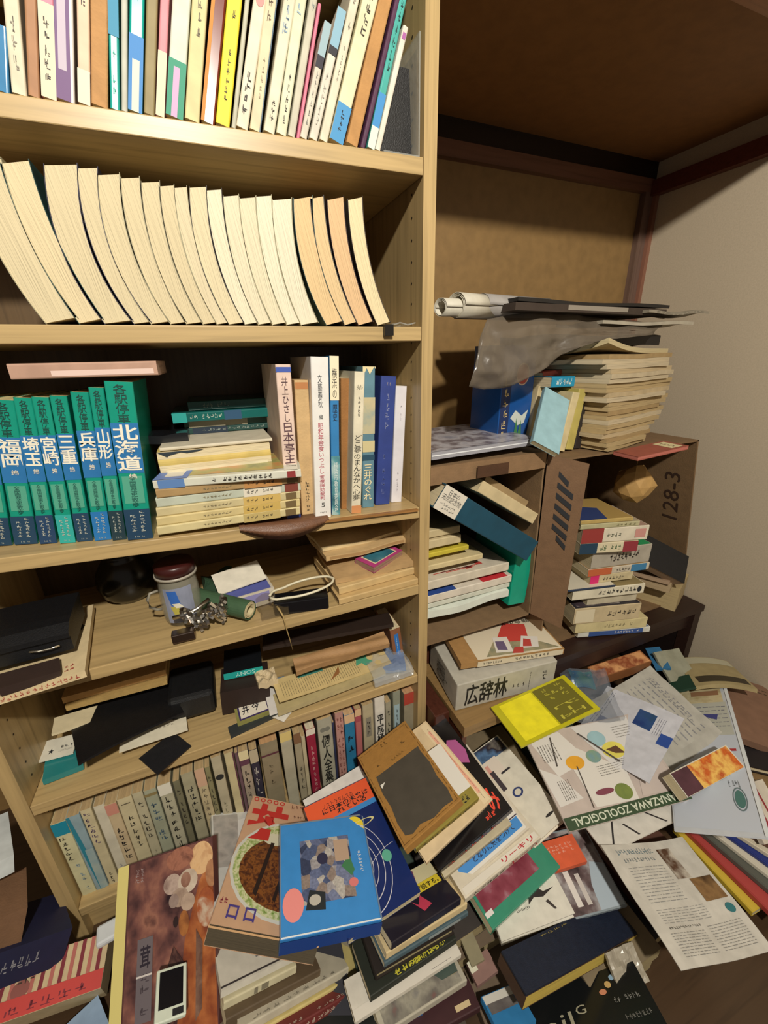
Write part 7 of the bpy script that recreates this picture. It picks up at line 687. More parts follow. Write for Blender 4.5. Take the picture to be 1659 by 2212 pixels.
('magazine', 'yellow-spined magazine lowest in the right slope', 'magazine', (0.4299, -0.4508, 0.042, 0.9976, -0.0694, 0.0, 0.0694, 0.9976, -0.0, 0.0, 0.0, 1.0), 0.18, 0.1468, 0.012, '#c9ad3c', '#c9bd9c', {'g': 'magazines lying with spines toward the lower left at the right edge', 'd': [('r', 'T', 0.01, 0.01, 0.99, 0.99, '#c9ad3c')], 'm': 'gloss'}),
('magazine', 'red-spined magazine above the yellow-spined one', 'magazine', (0.4473, -0.4749, 0.0546, 0.9999, -0.0152, 0.0, 0.0152, 0.9999, -0.0, 0.0, 0.0, 1.0), 0.18, 0.1589, 0.012, '#a8403c', '#c9bd9c', {'g': 'magazines lying with spines toward the lower left at the right edge', 'd': [('r', 'T', 0.01, 0.01, 0.99, 0.99, '#a8403c')], 'm': 'gloss'}),
('magazine', 'dark grey-spined magazine above the red one', 'magazine', (0.4752, -0.4749, 0.0662, 0.9961, 0.0879, -0.0, -0.0879, 0.9961, -0.0, 0.0, 0.0, 1.0), 0.18, 0.1464, 0.011, '#55564e', '#c9bd9c', {'g': 'magazines lying with spines toward the lower left at the right edge', 'd': [('r', 'T', 0.01, 0.01, 0.99, 0.99, '#55564e')], 'm': 'gloss'}),
('magazine', 'white-spined magazine above the dark grey one', 'magazine', (0.4944, -0.4695, 0.0758, 0.9871, 0.1604, -0.0, -0.1604, 0.9871, -0.0, 0.0, 0.0, 1.0), 0.18, 0.1305, 0.009, '#c9c2b0', '#c9bd9c', {'g': 'magazines lying with spines toward the lower left at the right edge', 'd': [('r', 'T', 0.01, 0.01, 0.99, 0.99, '#c9c2b0')], 'm': 'gloss'}),
('magazine', 'navy-spined magazine between two white ones', 'magazine', (0.5094, -0.4667, 0.0844, 0.9754, 0.2206, -0.0, -0.2206, 0.9754, -0.0, 0.0, 0.0, 1.0), 0.18, 0.1182, 0.008, '#1f2f74', '#c9bd9c', {'g': 'magazines lying with spines toward the lower left at the right edge', 'd': [('r', 'T', 0.01, 0.01, 0.99, 0.99, '#1f2f74')], 'm': 'gloss'}),
('magazine', 'cream-spined magazine above the navy one', 'magazine', (0.5256, -0.4637, 0.095, 0.9504, 0.311, -0.0, -0.311, 0.9504, -0.0, 0.0, 0.0, 1.0), 0.18, 0.1081, 0.01, '#c9bfa8', '#c9bd9c', {'g': 'magazines lying with spines toward the lower left at the right edge', 'd': [('r', 'T', 0.01, 0.01, 0.99, 0.99, '#c9bfa8')], 'm': 'gloss'}),
('magazine', 'brown-spined magazine second from top of the right slope', 'magazine', (0.5402, -0.4609, 0.1076, 0.9165, 0.4, -0.0, -0.4, 0.9165, -0.0, 0.0, 0.0, 1.0), 0.18, 0.098, 0.012, '#5c3a28', '#c9bd9c', {'g': 'magazines lying with spines toward the lower left at the right edge', 'd': [('r', 'T', 0.01, 0.01, 0.99, 0.99, '#5c3a28')], 'm': 'gloss'}),
('magazine', 'brick red magazine topmost of the right slope', 'magazine', (0.5531, -0.4585, 0.1182, 0.8611, 0.5085, -0.0, -0.5085, 0.8611, -0.0, 0.0, 0.0, 1.0), 0.18, 0.0893, 0.01, '#a8503c', '#c9bd9c', {'g': 'magazines lying with spines toward the lower left at the right edge', 'd': [('r', 'T', 0.01, 0.01, 0.99, 0.99, '#a8503c')], 'm': 'gloss'}),
('booklet', 'white and dark red striped booklet at the right picture edge', 'booklet', (0.5069, -0.4121, 0.112, 0.9871, -0.1168, -0.1096, 0.159, 0.7946, 0.5859, 0.0186, -0.5958, 0.8029), 0.0809, 0.0893, 0.01, '#c9c0b0', '#d9caa6', {'k': 'block', 'd': [('r', 'T', 0.3, 0.1, 0.45, 0.9, '#8a2430'), ('r', 'T', 0.6, 0.1, 0.65, 0.9, '#8a2430')]}),
('folder', 'plain brown cardboard folder above the striped booklet', 'folder', (0.5848, -0.3248, 0.1226, 0.5916, -0.7673, 0.2477, 0.792, 0.6105, -0.0007, -0.1507, 0.1965, 0.9688), 0.0985, 0.1348, 0.016, '#866a44', '#d9caa6', {'k': 'block', 'm': 'board'}),
('book', 'black hardback lying between two brown albums at right edge', 'book', (0.6056, -0.3034, 0.143, 0.5979, -0.7798, 0.1856, 0.793, 0.6092, 0.0052, -0.1171, 0.144, 0.9826), 0.1049, 0.137, 0.014, '#1f191a', '#d9caa6', {'hard': 1}),
('album', 'reddish-brown album leaning at the right wall with worn edge', 'album', (0.6297, -0.2628, 0.1771, 0.6713, -0.7301, -0.1275, 0.7385, 0.6736, 0.0307, 0.0634, -0.1148, 0.9914), 0.1486, 0.2143, 0.016, '#80604c', '#d9caa6', {'k': 'block', 'm': 'paper', 'd': [('l', 'T', 0.02, 0.82, 0.98, 0.93, 2, '#3c3420')]}),
('magazine', 'cream and black striped magazine curving below the right wall', 'magazine', (0.6682, -0.1679, 0.2076, 0.8303, -0.55, 0.0899, 0.5572, 0.8184, -0.1401, 0.0034, 0.1664, 0.986), 0.1278, 0.1177, 0.01, '#a3936a', '#d9caa6', {'k': 'block', 'b': [('cx', 0.01)], 'd': [('r', 'T', 0.1, 0.1, 0.95, 0.3, '#3c3424'), ('r', 'T', 0.02, 0.75, 0.98, 0.98, '#b5b096')]}),
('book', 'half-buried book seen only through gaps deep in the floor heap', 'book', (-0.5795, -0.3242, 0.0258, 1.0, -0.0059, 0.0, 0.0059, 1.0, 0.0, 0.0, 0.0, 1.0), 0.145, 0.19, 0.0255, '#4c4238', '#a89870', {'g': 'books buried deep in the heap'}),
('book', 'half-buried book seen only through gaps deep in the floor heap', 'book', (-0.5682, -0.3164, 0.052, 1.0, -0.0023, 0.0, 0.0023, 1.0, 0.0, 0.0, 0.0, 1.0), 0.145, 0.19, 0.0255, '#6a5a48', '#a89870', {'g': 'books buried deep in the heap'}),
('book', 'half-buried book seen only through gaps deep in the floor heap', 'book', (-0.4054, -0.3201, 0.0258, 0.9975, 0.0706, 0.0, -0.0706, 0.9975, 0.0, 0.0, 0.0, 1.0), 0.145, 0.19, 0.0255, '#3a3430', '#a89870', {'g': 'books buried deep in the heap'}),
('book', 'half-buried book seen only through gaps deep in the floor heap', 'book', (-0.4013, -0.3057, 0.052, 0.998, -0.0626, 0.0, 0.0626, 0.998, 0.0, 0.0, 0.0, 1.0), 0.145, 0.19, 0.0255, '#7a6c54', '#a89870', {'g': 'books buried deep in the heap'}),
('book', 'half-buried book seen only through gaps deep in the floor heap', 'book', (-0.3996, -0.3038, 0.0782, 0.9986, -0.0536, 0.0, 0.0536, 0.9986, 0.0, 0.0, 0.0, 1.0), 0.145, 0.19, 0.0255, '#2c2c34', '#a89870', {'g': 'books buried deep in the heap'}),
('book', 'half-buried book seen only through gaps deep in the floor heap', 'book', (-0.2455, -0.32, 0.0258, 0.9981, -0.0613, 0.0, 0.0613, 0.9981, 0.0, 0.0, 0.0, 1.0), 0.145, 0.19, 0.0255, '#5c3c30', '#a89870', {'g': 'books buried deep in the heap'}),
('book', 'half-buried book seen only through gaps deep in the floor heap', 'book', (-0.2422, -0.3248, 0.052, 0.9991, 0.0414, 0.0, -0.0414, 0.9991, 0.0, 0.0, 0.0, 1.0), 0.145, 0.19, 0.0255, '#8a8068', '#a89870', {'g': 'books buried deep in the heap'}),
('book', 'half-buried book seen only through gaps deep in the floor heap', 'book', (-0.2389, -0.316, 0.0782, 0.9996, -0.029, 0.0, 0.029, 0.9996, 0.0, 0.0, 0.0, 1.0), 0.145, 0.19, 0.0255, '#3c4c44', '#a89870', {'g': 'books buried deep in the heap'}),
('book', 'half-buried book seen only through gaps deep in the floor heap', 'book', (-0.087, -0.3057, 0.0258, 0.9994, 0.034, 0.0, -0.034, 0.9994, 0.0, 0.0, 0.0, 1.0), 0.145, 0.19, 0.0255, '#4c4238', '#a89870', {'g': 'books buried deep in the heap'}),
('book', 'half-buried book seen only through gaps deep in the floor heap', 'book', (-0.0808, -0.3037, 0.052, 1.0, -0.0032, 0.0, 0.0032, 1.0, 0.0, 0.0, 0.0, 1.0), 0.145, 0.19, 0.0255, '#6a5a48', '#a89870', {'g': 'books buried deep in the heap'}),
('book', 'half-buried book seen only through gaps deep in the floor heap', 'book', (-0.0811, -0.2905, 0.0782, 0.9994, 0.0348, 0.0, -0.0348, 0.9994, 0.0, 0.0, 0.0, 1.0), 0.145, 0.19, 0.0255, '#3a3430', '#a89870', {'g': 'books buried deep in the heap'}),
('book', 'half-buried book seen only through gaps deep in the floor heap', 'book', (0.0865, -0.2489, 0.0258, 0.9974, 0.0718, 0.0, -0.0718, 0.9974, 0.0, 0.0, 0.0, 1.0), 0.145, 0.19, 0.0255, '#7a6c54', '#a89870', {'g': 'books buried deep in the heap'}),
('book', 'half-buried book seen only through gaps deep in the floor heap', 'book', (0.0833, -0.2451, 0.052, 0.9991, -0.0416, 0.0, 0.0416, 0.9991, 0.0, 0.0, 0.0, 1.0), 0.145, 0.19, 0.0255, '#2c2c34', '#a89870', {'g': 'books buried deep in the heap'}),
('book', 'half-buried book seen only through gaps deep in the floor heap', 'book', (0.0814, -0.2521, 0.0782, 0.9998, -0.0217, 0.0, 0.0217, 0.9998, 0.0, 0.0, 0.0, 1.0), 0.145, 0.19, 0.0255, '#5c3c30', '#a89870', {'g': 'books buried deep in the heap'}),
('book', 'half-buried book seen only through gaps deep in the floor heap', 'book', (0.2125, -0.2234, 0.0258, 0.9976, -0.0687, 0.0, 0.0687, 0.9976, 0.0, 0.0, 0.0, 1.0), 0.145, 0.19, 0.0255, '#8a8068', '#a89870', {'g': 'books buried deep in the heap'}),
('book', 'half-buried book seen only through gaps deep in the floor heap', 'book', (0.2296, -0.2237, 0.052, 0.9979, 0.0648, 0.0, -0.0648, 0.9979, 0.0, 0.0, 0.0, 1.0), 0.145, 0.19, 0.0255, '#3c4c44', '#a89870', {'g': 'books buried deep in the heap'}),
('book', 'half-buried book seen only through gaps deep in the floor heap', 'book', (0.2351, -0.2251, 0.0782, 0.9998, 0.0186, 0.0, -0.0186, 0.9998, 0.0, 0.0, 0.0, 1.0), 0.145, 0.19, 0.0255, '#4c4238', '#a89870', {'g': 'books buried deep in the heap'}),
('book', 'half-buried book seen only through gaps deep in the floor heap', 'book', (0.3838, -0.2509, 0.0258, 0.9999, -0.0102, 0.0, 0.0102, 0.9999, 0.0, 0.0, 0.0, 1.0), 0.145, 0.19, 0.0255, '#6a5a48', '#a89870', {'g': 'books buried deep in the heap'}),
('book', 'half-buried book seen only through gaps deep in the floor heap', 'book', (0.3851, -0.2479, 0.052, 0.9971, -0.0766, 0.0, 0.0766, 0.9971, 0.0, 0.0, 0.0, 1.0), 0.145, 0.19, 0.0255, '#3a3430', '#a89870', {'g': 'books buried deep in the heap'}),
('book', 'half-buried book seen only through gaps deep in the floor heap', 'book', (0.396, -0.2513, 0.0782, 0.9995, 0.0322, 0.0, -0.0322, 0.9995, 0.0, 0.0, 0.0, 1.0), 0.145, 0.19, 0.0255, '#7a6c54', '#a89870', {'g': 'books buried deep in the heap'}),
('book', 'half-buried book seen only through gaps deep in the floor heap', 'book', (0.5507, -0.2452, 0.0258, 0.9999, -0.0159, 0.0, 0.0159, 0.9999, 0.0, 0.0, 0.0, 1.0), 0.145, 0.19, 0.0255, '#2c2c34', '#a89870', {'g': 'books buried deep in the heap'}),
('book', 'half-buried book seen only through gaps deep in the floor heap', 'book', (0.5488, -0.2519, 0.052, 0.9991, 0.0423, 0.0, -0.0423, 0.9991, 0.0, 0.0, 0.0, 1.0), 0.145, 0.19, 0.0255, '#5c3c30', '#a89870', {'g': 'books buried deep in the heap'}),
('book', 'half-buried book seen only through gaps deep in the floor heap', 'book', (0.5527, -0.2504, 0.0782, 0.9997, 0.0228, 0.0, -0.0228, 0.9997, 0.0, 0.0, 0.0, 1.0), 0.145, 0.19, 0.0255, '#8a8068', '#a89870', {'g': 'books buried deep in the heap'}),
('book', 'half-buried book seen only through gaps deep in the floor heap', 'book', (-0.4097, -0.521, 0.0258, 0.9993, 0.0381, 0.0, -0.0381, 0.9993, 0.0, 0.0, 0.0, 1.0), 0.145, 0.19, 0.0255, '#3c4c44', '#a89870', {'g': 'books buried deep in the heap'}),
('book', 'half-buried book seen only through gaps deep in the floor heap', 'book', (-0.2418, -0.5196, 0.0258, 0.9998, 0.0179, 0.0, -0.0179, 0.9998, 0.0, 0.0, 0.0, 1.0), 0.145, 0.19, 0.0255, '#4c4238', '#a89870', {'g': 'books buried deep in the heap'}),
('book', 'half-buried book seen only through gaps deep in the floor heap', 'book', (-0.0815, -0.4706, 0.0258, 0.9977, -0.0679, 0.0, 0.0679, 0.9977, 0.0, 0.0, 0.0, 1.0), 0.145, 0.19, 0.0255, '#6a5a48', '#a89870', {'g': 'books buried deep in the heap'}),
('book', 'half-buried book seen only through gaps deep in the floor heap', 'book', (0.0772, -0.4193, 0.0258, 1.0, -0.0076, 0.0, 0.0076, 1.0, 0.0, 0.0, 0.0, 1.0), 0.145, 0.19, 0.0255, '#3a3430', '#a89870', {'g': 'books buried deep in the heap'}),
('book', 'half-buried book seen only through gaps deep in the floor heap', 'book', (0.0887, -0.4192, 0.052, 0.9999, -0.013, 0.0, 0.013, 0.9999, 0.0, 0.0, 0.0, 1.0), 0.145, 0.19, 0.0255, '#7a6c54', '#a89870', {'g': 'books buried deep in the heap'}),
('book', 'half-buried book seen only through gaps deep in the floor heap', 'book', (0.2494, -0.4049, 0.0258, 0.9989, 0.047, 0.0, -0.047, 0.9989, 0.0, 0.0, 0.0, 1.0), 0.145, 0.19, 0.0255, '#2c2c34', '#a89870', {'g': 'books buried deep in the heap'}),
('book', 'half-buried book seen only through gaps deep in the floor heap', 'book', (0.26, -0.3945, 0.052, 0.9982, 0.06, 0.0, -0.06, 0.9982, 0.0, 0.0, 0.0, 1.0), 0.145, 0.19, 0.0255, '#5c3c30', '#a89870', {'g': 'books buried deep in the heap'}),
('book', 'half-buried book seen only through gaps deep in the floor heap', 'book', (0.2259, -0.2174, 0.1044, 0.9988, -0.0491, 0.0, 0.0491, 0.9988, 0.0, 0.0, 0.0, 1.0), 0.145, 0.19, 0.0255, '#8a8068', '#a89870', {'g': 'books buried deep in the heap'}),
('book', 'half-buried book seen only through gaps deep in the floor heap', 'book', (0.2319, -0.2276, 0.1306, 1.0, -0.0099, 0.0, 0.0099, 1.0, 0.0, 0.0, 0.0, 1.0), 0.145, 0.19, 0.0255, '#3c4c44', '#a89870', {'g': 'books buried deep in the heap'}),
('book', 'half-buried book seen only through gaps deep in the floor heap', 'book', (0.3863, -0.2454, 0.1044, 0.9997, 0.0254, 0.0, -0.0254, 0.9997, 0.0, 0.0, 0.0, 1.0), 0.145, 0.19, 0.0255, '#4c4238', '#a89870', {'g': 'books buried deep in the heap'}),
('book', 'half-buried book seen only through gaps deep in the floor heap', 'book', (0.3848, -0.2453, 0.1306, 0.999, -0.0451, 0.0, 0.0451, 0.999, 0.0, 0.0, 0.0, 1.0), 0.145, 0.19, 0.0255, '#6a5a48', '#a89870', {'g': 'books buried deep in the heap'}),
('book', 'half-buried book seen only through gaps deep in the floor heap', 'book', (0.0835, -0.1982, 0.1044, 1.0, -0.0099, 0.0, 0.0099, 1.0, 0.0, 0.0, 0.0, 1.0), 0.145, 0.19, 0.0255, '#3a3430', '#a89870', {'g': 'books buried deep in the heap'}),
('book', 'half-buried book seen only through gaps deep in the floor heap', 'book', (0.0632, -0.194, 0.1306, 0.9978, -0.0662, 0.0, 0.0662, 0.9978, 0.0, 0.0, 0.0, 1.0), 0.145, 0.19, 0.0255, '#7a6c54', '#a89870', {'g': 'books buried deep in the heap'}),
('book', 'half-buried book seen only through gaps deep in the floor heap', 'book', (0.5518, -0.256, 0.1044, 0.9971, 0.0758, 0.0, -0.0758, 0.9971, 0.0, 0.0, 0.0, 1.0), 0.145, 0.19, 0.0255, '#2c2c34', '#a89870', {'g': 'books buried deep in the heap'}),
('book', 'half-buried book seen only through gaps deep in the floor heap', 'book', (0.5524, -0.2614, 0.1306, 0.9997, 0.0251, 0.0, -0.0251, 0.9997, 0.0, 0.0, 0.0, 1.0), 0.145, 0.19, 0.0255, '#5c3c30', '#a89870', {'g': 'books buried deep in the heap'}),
('book', 'limp black-covered book lying on the pile nearest the wall', 'book', (0.6307, 0.0036, 0.4739, 0.7869, -0.4053, -0.4654, 0.6105, 0.4008, 0.6832, -0.0904, -0.8217, 0.5628), 0.1324, 0.0777, 0.03, '#16171b', '#a98f74', {'k': 'book', 'm': 'leather', 'b': [('cx', -0.006)]}),
('paper_scrap', 'small white paper scrap at the front edge of the fifth shelf', 'paper', (-0.2994, 0.018, 0.354, 0.6854, -0.7278, -0.0225, 0.7281, 0.6854, 0.0118, 0.0069, -0.0245, 0.9997), 0.0337, 0.0244, 0.001, '#ddd8cc', '#d9caa6', {'k': 'solid'}),
]
build_rows(ROWS)
# ------------------------------------------------------------------ cardboard boxes, table, crate
CB = '#80674a'
def carton(name, label, corners_front, y0, y1, th, col=CB):
    """open-fronted box: corners_front = (x,z) BL, BR, TR, TL; one shell mesh per panel"""
    BL, BR, TR, TL = corners_front
    root = empty(name, loc=((BL[0] + BR[0]) / 2, (y0 + y1) / 2, min(BL[1], BR[1]))); tag(root, label, 'box')
    def pan(nm, p, q, m):
        # panel between front points p and q, going back in y
        d = Vector((q[0] - p[0], 0, q[1] - p[1])); n = Vector((-d.z, 0, d.x)).normalized() * th
        vs = []
        for yy in (y0, y1):
            for a in (p, q):
                vs += [(a[0], yy, a[1]), (a[0] + n.x, yy, a[1] + n.z)]
        mb = MB(); mb.add(vs, [(0, 2, 3, 1), (4, 5, 7, 6), (0, 4, 6, 2), (1, 3, 7, 5), (0, 1, 5, 4), (2, 6, 7, 3)], m)
        o = mb.obj(nm, None); o.parent = root; o.matrix_parent_inverse = Matrix.Translation(-Vector(root.location)); return o
    m = mat(col, 'board')
    pan('bottom_panel', BL, BR, m); sd = pan('side_panel', BR, TR, m); pan('top_panel', TR, TL, m); pan('side_panel', TL, BL, m)
    mb = MB(); mb.add([(p[0], y, p[1]) for y in (y1, y1 - th) for p in corners_front], [(0, 1, 2, 3), (7, 6, 5, 4), (0, 4, 5, 1), (1, 5, 6, 2), (2, 6, 7, 3), (3, 7, 4, 0)], m)
    o = mb.obj('back_panel', None); o.parent = root; o.matrix_parent_inverse = Matrix.Translation(-Vector(root.location))
    return root, sd
def child(mb, name, root, **k):
    o = mb.obj(name, None, **k); o.parent = root
    o.matrix_parent_inverse = Matrix.Translation(-Vector(root.location)); return o
boxA, _ = carton('cardboard_box', 'open cardboard box on its side next to the bookcase, striped flap', ((.0235, .400), (.302, .400), (.292, .786), (.0235, .786)), .02, .33, .004)
mb = MB()
fl = [Vector((.300, .018, .405)), Vector((.345, -.035, .385)), Vector((.352, -.035, .765)), Vector((.296, .018, .780))]
nn = (fl[1] - fl[0]).cross(fl[3] - fl[0]).normalized() * .004
mb.add([tuple(v) for v in fl] + [tuple(v - nn) for v in fl], [(0, 1, 2, 3), (7, 6, 5, 4), (0, 4, 5, 1), (1, 5, 6, 2), (2, 6, 7, 3), (3, 7, 4, 0)], mat('#775a40', 'board'))
flap = child(mb, 'flap', boxA)
mb = MB()
P = lambda u, v: tuple((fl[0].lerp(fl[1], u)).lerp(fl[3].lerp(fl[2], u), v) + nn * .12)
for k in range(7):
    v = .50 + k * .060
    a = .32 + (0 if k else .15); b_ = .74 - (.15 if k == 6 else 0)
    mb.add([P(a, v + .035), P(b_, v - .01), P(b_, v + .022), P(a, v + .067)], [(0, 1, 2, 3)], mat('#26282c', 'ink'))
h = mb.obj('printed_hatching', None, weld=False); h.parent = flap
mb = MB(); mb.box((.025, .012, .752), (.290, .0195, .785), mat('#86694a', 'board')); child(mb, 'front_lip', boxA, deform=lambda x, y, z: (x, y - .004 * math.sin(x * 40), z + .002 * math.sin(x * 70)))
mb = MB(); mb.box((.12, .0105, .757), (.19, .0118, .779), mat('#4a2f1a', 'board')); child(mb, 'torn_patch', boxA, deform=lambda x, y, z: (x, y - .006 + .0, z))
boxB, sdB = carton('cardboard_box', 'worn cardboard box beside the wall, its right side sagging outward', ((.322, .309), (.838, .309), (.735, .772), (.322, .772)), .0, .325, .004, '#7a6042')
mb = MB()
vv, ff = text_geo('128-3')
mb.add([(.838 - (.55 + .13 * x - .309) * .2225 - .0012 - .004, .03 + .04 * y, .55 + .13 * x) for x, y in vv], ff, mat('#3c2a20', 'ink'))
child(mb, 'printed_number', boxB, weld=False)
# dark table under the right box
tb = empty('low_table', loc=(.59, .14, 0)); tag(tb, 'dark brown low table carrying the right cardboard box', 'table')
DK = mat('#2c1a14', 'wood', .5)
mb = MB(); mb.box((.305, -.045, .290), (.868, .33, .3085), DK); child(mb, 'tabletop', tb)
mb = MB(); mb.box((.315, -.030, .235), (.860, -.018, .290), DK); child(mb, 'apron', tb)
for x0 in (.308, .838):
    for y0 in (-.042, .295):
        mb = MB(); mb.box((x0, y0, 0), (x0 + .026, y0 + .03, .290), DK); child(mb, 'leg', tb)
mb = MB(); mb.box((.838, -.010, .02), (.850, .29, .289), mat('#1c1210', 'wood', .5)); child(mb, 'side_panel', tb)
cr_ = empty('wooden_crate', loc=(.16, .1, 0)); tag(cr_, 'tan wooden crate under the dictionary and the left cardboard box', 'crate')
TAN = mat('#8f7248', 'wood')
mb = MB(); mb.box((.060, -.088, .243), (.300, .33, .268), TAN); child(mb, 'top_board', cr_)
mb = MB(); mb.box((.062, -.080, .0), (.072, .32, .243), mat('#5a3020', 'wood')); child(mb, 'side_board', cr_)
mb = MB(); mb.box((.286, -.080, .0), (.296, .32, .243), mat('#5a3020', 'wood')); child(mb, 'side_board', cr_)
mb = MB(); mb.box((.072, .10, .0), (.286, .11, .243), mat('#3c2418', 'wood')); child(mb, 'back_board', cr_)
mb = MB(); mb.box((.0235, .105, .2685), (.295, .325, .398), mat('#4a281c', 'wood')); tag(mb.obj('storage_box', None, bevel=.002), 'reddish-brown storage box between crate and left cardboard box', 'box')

# ------------------------------------------------------------------ tubes and round things
def tube(pts, r, m, mb=None, seg=10, closed=False, rf=None):
    mb = mb or MB(); P_ = [Vector(p) for p in pts]; n = len(P_); rings = []
    vs = []
    up = Vector((0, 0, 1))
    for i, p in enumerate(P_):
        t = (P_[(i + 1) % n if closed else min(n - 1, i + 1)] - P_[(i - 1) % n if closed else max(0, i - 1)]).normalized()
        a = t.cross(up)
        if a.length < .05: a = t.cross(Vector((1, 0, 0)))
        a.normalize(); b = a.cross(t)
        rr = rf(i / (n - 1)) if rf else r
        vs += [tuple(p + (a * math.cos(k * 2 * math.pi / seg) + b * math.sin(k * 2 * math.pi / seg)) * rr) for k in range(seg)]
    fs = []
    for i in range(n if closed else n - 1):
        j = (i + 1) % n
        for k in range(seg):
            k2 = (k + 1) % seg
            fs.append((i * seg + k, i * seg + k2, j * seg + k2, j * seg + k))
    if not closed: fs += [tuple(range(seg))[::-1], tuple((n - 1) * seg + k for k in range(seg))]
    mb.add(vs, fs, m); mb.smooth = True
    return mb
def lathe(prof, m, mb=None, seg=28, M=None, cap=True):
    mb = mb or MB(); vs = []
    for r, z in prof:
        for k in range(seg):
            v = Vector((r * math.cos(k * 2 * math.pi / seg), r * math.sin(k * 2 * math.pi / seg), z))
            vs.append(tuple(M @ v if M else v))
    fs = [(i * seg + k, i * seg + (k + 1) % seg, (i + 1) * seg + (k + 1) % seg, (i + 1) * seg + k) for i in range(len(prof) - 1) for k in range(seg)]
    mb.add(vs, fs, m); mb.smooth = True
    return mb
Z4 = .5655
# clear jar with lid, label, handle
jar = empty('jar', loc=(-.405, .075, Z4 - .004)); tag(jar, 'clear plastic jar with blue and yellow label and dark red lid', 'jar')
mb = lathe([(.001, .0), (.020, .0), (.027, .004), (.030, .014), (.031, .03), (.030, .062), (.028, .082), (.0275, .088), (.026, .088), (.0265, .082), (.0285, .062), (.0292, .02), (.025, .006), (.001, .003)], mat('#b9b6a4', 'clear', .2)); mb.obj('jar_body', jar)
mb = lathe([(.001, .108), (.027, .108), (.030, .105), (.030, .088), (.028, .088)], mat('#3c1614', 'plastic')); mb.obj('lid', jar)
mb = lathe([(.0302, .086), (.0318, .086), (.0318, .090), (.0302, .090)], mat('#a8a294', 'plastic')); mb.obj('lid_rim', jar)
mb = MB()
def lab(a0, a1, z0, z1, m, sk=0, e=.0):
    n = 8
    vs = [((.0316 + e) * math.cos(a0 + (a1 - a0) * i / n + sk * j), (.0316 + e) * math.sin(a0 + (a1 - a0) * i / n + sk * j), z0 + (z1 - z0) * j) for j in (0, 1) for i in range(n + 1)]
    mb.add(vs, [(i, i + 1, n + 2 + i, n + 1 + i) for i in range(n)], m)
R_ = math.radians
lab(R_(-130), R_(-50), .012, .074, mat('#8a90a4', 'paper'), 0, -.0002)
lab(R_(-112), R_(-86), .044, .070, mat('#2c62b4', 'ink'), R_(-8), .0002)
lab(R_(-105), R_(-84), .020, .042, mat('#b5ab4c', 'ink'), R_(-10), .0002)
lab(R_(-84), R_(-64), .012, .030, mat('#3c4a94', 'ink'), R_(-10), .0002)
lab(R_(-100), R_(-80), .040, .048, mat('#dcd8c4', 'ink'), R_(-10), .0004)
mb.obj('label_print', jar, weld=False)
tube([(-.029, -.010, .066), (-.040, -.014, .066), (-.045, -.016, .056), (-.044, -.015, .042), (-.036, -.012, .034), (-.029, -.01, .032)], .0022, mat('#8f8a7c', 'plastic')).obj('handle', jar)
# dark round pot deep in the shelf
mb = lathe([(.001, 0), (.03, .0), (.044, .014), (.050, .036), (.046, .060), (.034, .078), (.030, .086), (.032, .092), (.028, .092), (.001, .088)], mat('#1a1813', 'gloss'))
o = mb.obj('round_pot'); o.location = (-.50, .20, .5595); tag(o, 'dark round pot standing deep in shade on the fourth shelf', 'pot')
# crumpled metal link bracelet
root = empty('metal_bracelet', loc=(-.388, .022, Z4)); root.scale = (1.35, 1.35, 1.35); tag(root, 'crumpled silver metal link bracelet in front of the jar', 'bracelet')
mb = MB(); rn = random.Random(4)
for row in range(4):
    for k in range(17):
        a = R_(200) + k * R_(11) ; rr = .020 + row * .0012
        c = Vector((rr * math.cos(a) + .012, rr * math.sin(a) * .55 + .006, .006 + .013 * (1 + math.sin(k * .9)) * .5 + row * .0045))
        q = Quaternion((rn.random(), rn.random(), rn.random(), 1)).normalized()
        s_ = (.0021, .0042, .0016)
        vs = [tuple(c + q @ Vector((sx * s_[0], sy * s_[1], sz * s_[2]))) for sz in (-1, 1) for sy in (-1, 1) for sx in (-1, 1)]
        mb.add(vs, [(0, 2, 3, 1), (4, 5, 7, 6), (0, 1, 5, 4), (2, 6, 7, 3), (0, 4, 6, 2), (1, 3, 7, 5)], mat('#b8b4ac', 'metal'))
o = mb.obj('links', root, weld=False); o['kind'] = 'stuff'
mb = MB(); mb.box((-.024, -.016, 0), (.0, -.004, .011), mat('#8a7c74', 'metal')); mb.obj('clasp', root, bevel=.0012)
tube([(-.02, .004, .022), (-.008, -.002, .026), (.006, .0, .029), (.02, .008, .034)], .0026, mat('#cfccc4', 'metal')).obj('bar', root)
# green rolled mat
root = empty('rolled_mat', loc=(-.315, .05, Z4)); tag(root, 'green mat rolled up with cream inside, on the fourth shelf', 'mat')
A0 = Vector((.012, -.030, .0165)); D = Vector((-.085, .075, .006)); Dn = D.normalized(); S1 = Dn.cross(Vector((0, 0, 1))).normalized(); S2 = S1.cross(Dn)
def roll(r0, r1, turns, m, th):
    mb = MB(); n = int(24 * turns); vs = []
    for i in range(n + 1):
        a = i * 2 * math.pi / 24; r = r0 + (r1 - r0) * i / n
        for rr in (r, r + th):
            for e in (0, 1):
                vs.append(tuple(A0 + D * e + (S1 * math.cos(a) + S2 * math.sin(a)) * rr))
    fs = []
    for i in range(n):
        a, b = i * 4, i * 4 + 4
        fs += [(a, b, b + 1, a + 1), (a + 2, a + 3, b + 3, b + 2), (a, a + 2, b + 2, b), (a + 1, b + 1, b + 3, a + 3)]
    mb.add(vs, fs, m); mb.smooth = False; return mb
roll(.0075, .0135, 2.6, mat('#c9bc94', 'paper'), .0016).obj('cream_lining', root)
roll(.0150, .0156, 1.05, mat('#3f5c40', 'paper'), .0008).obj('green_outside', root)
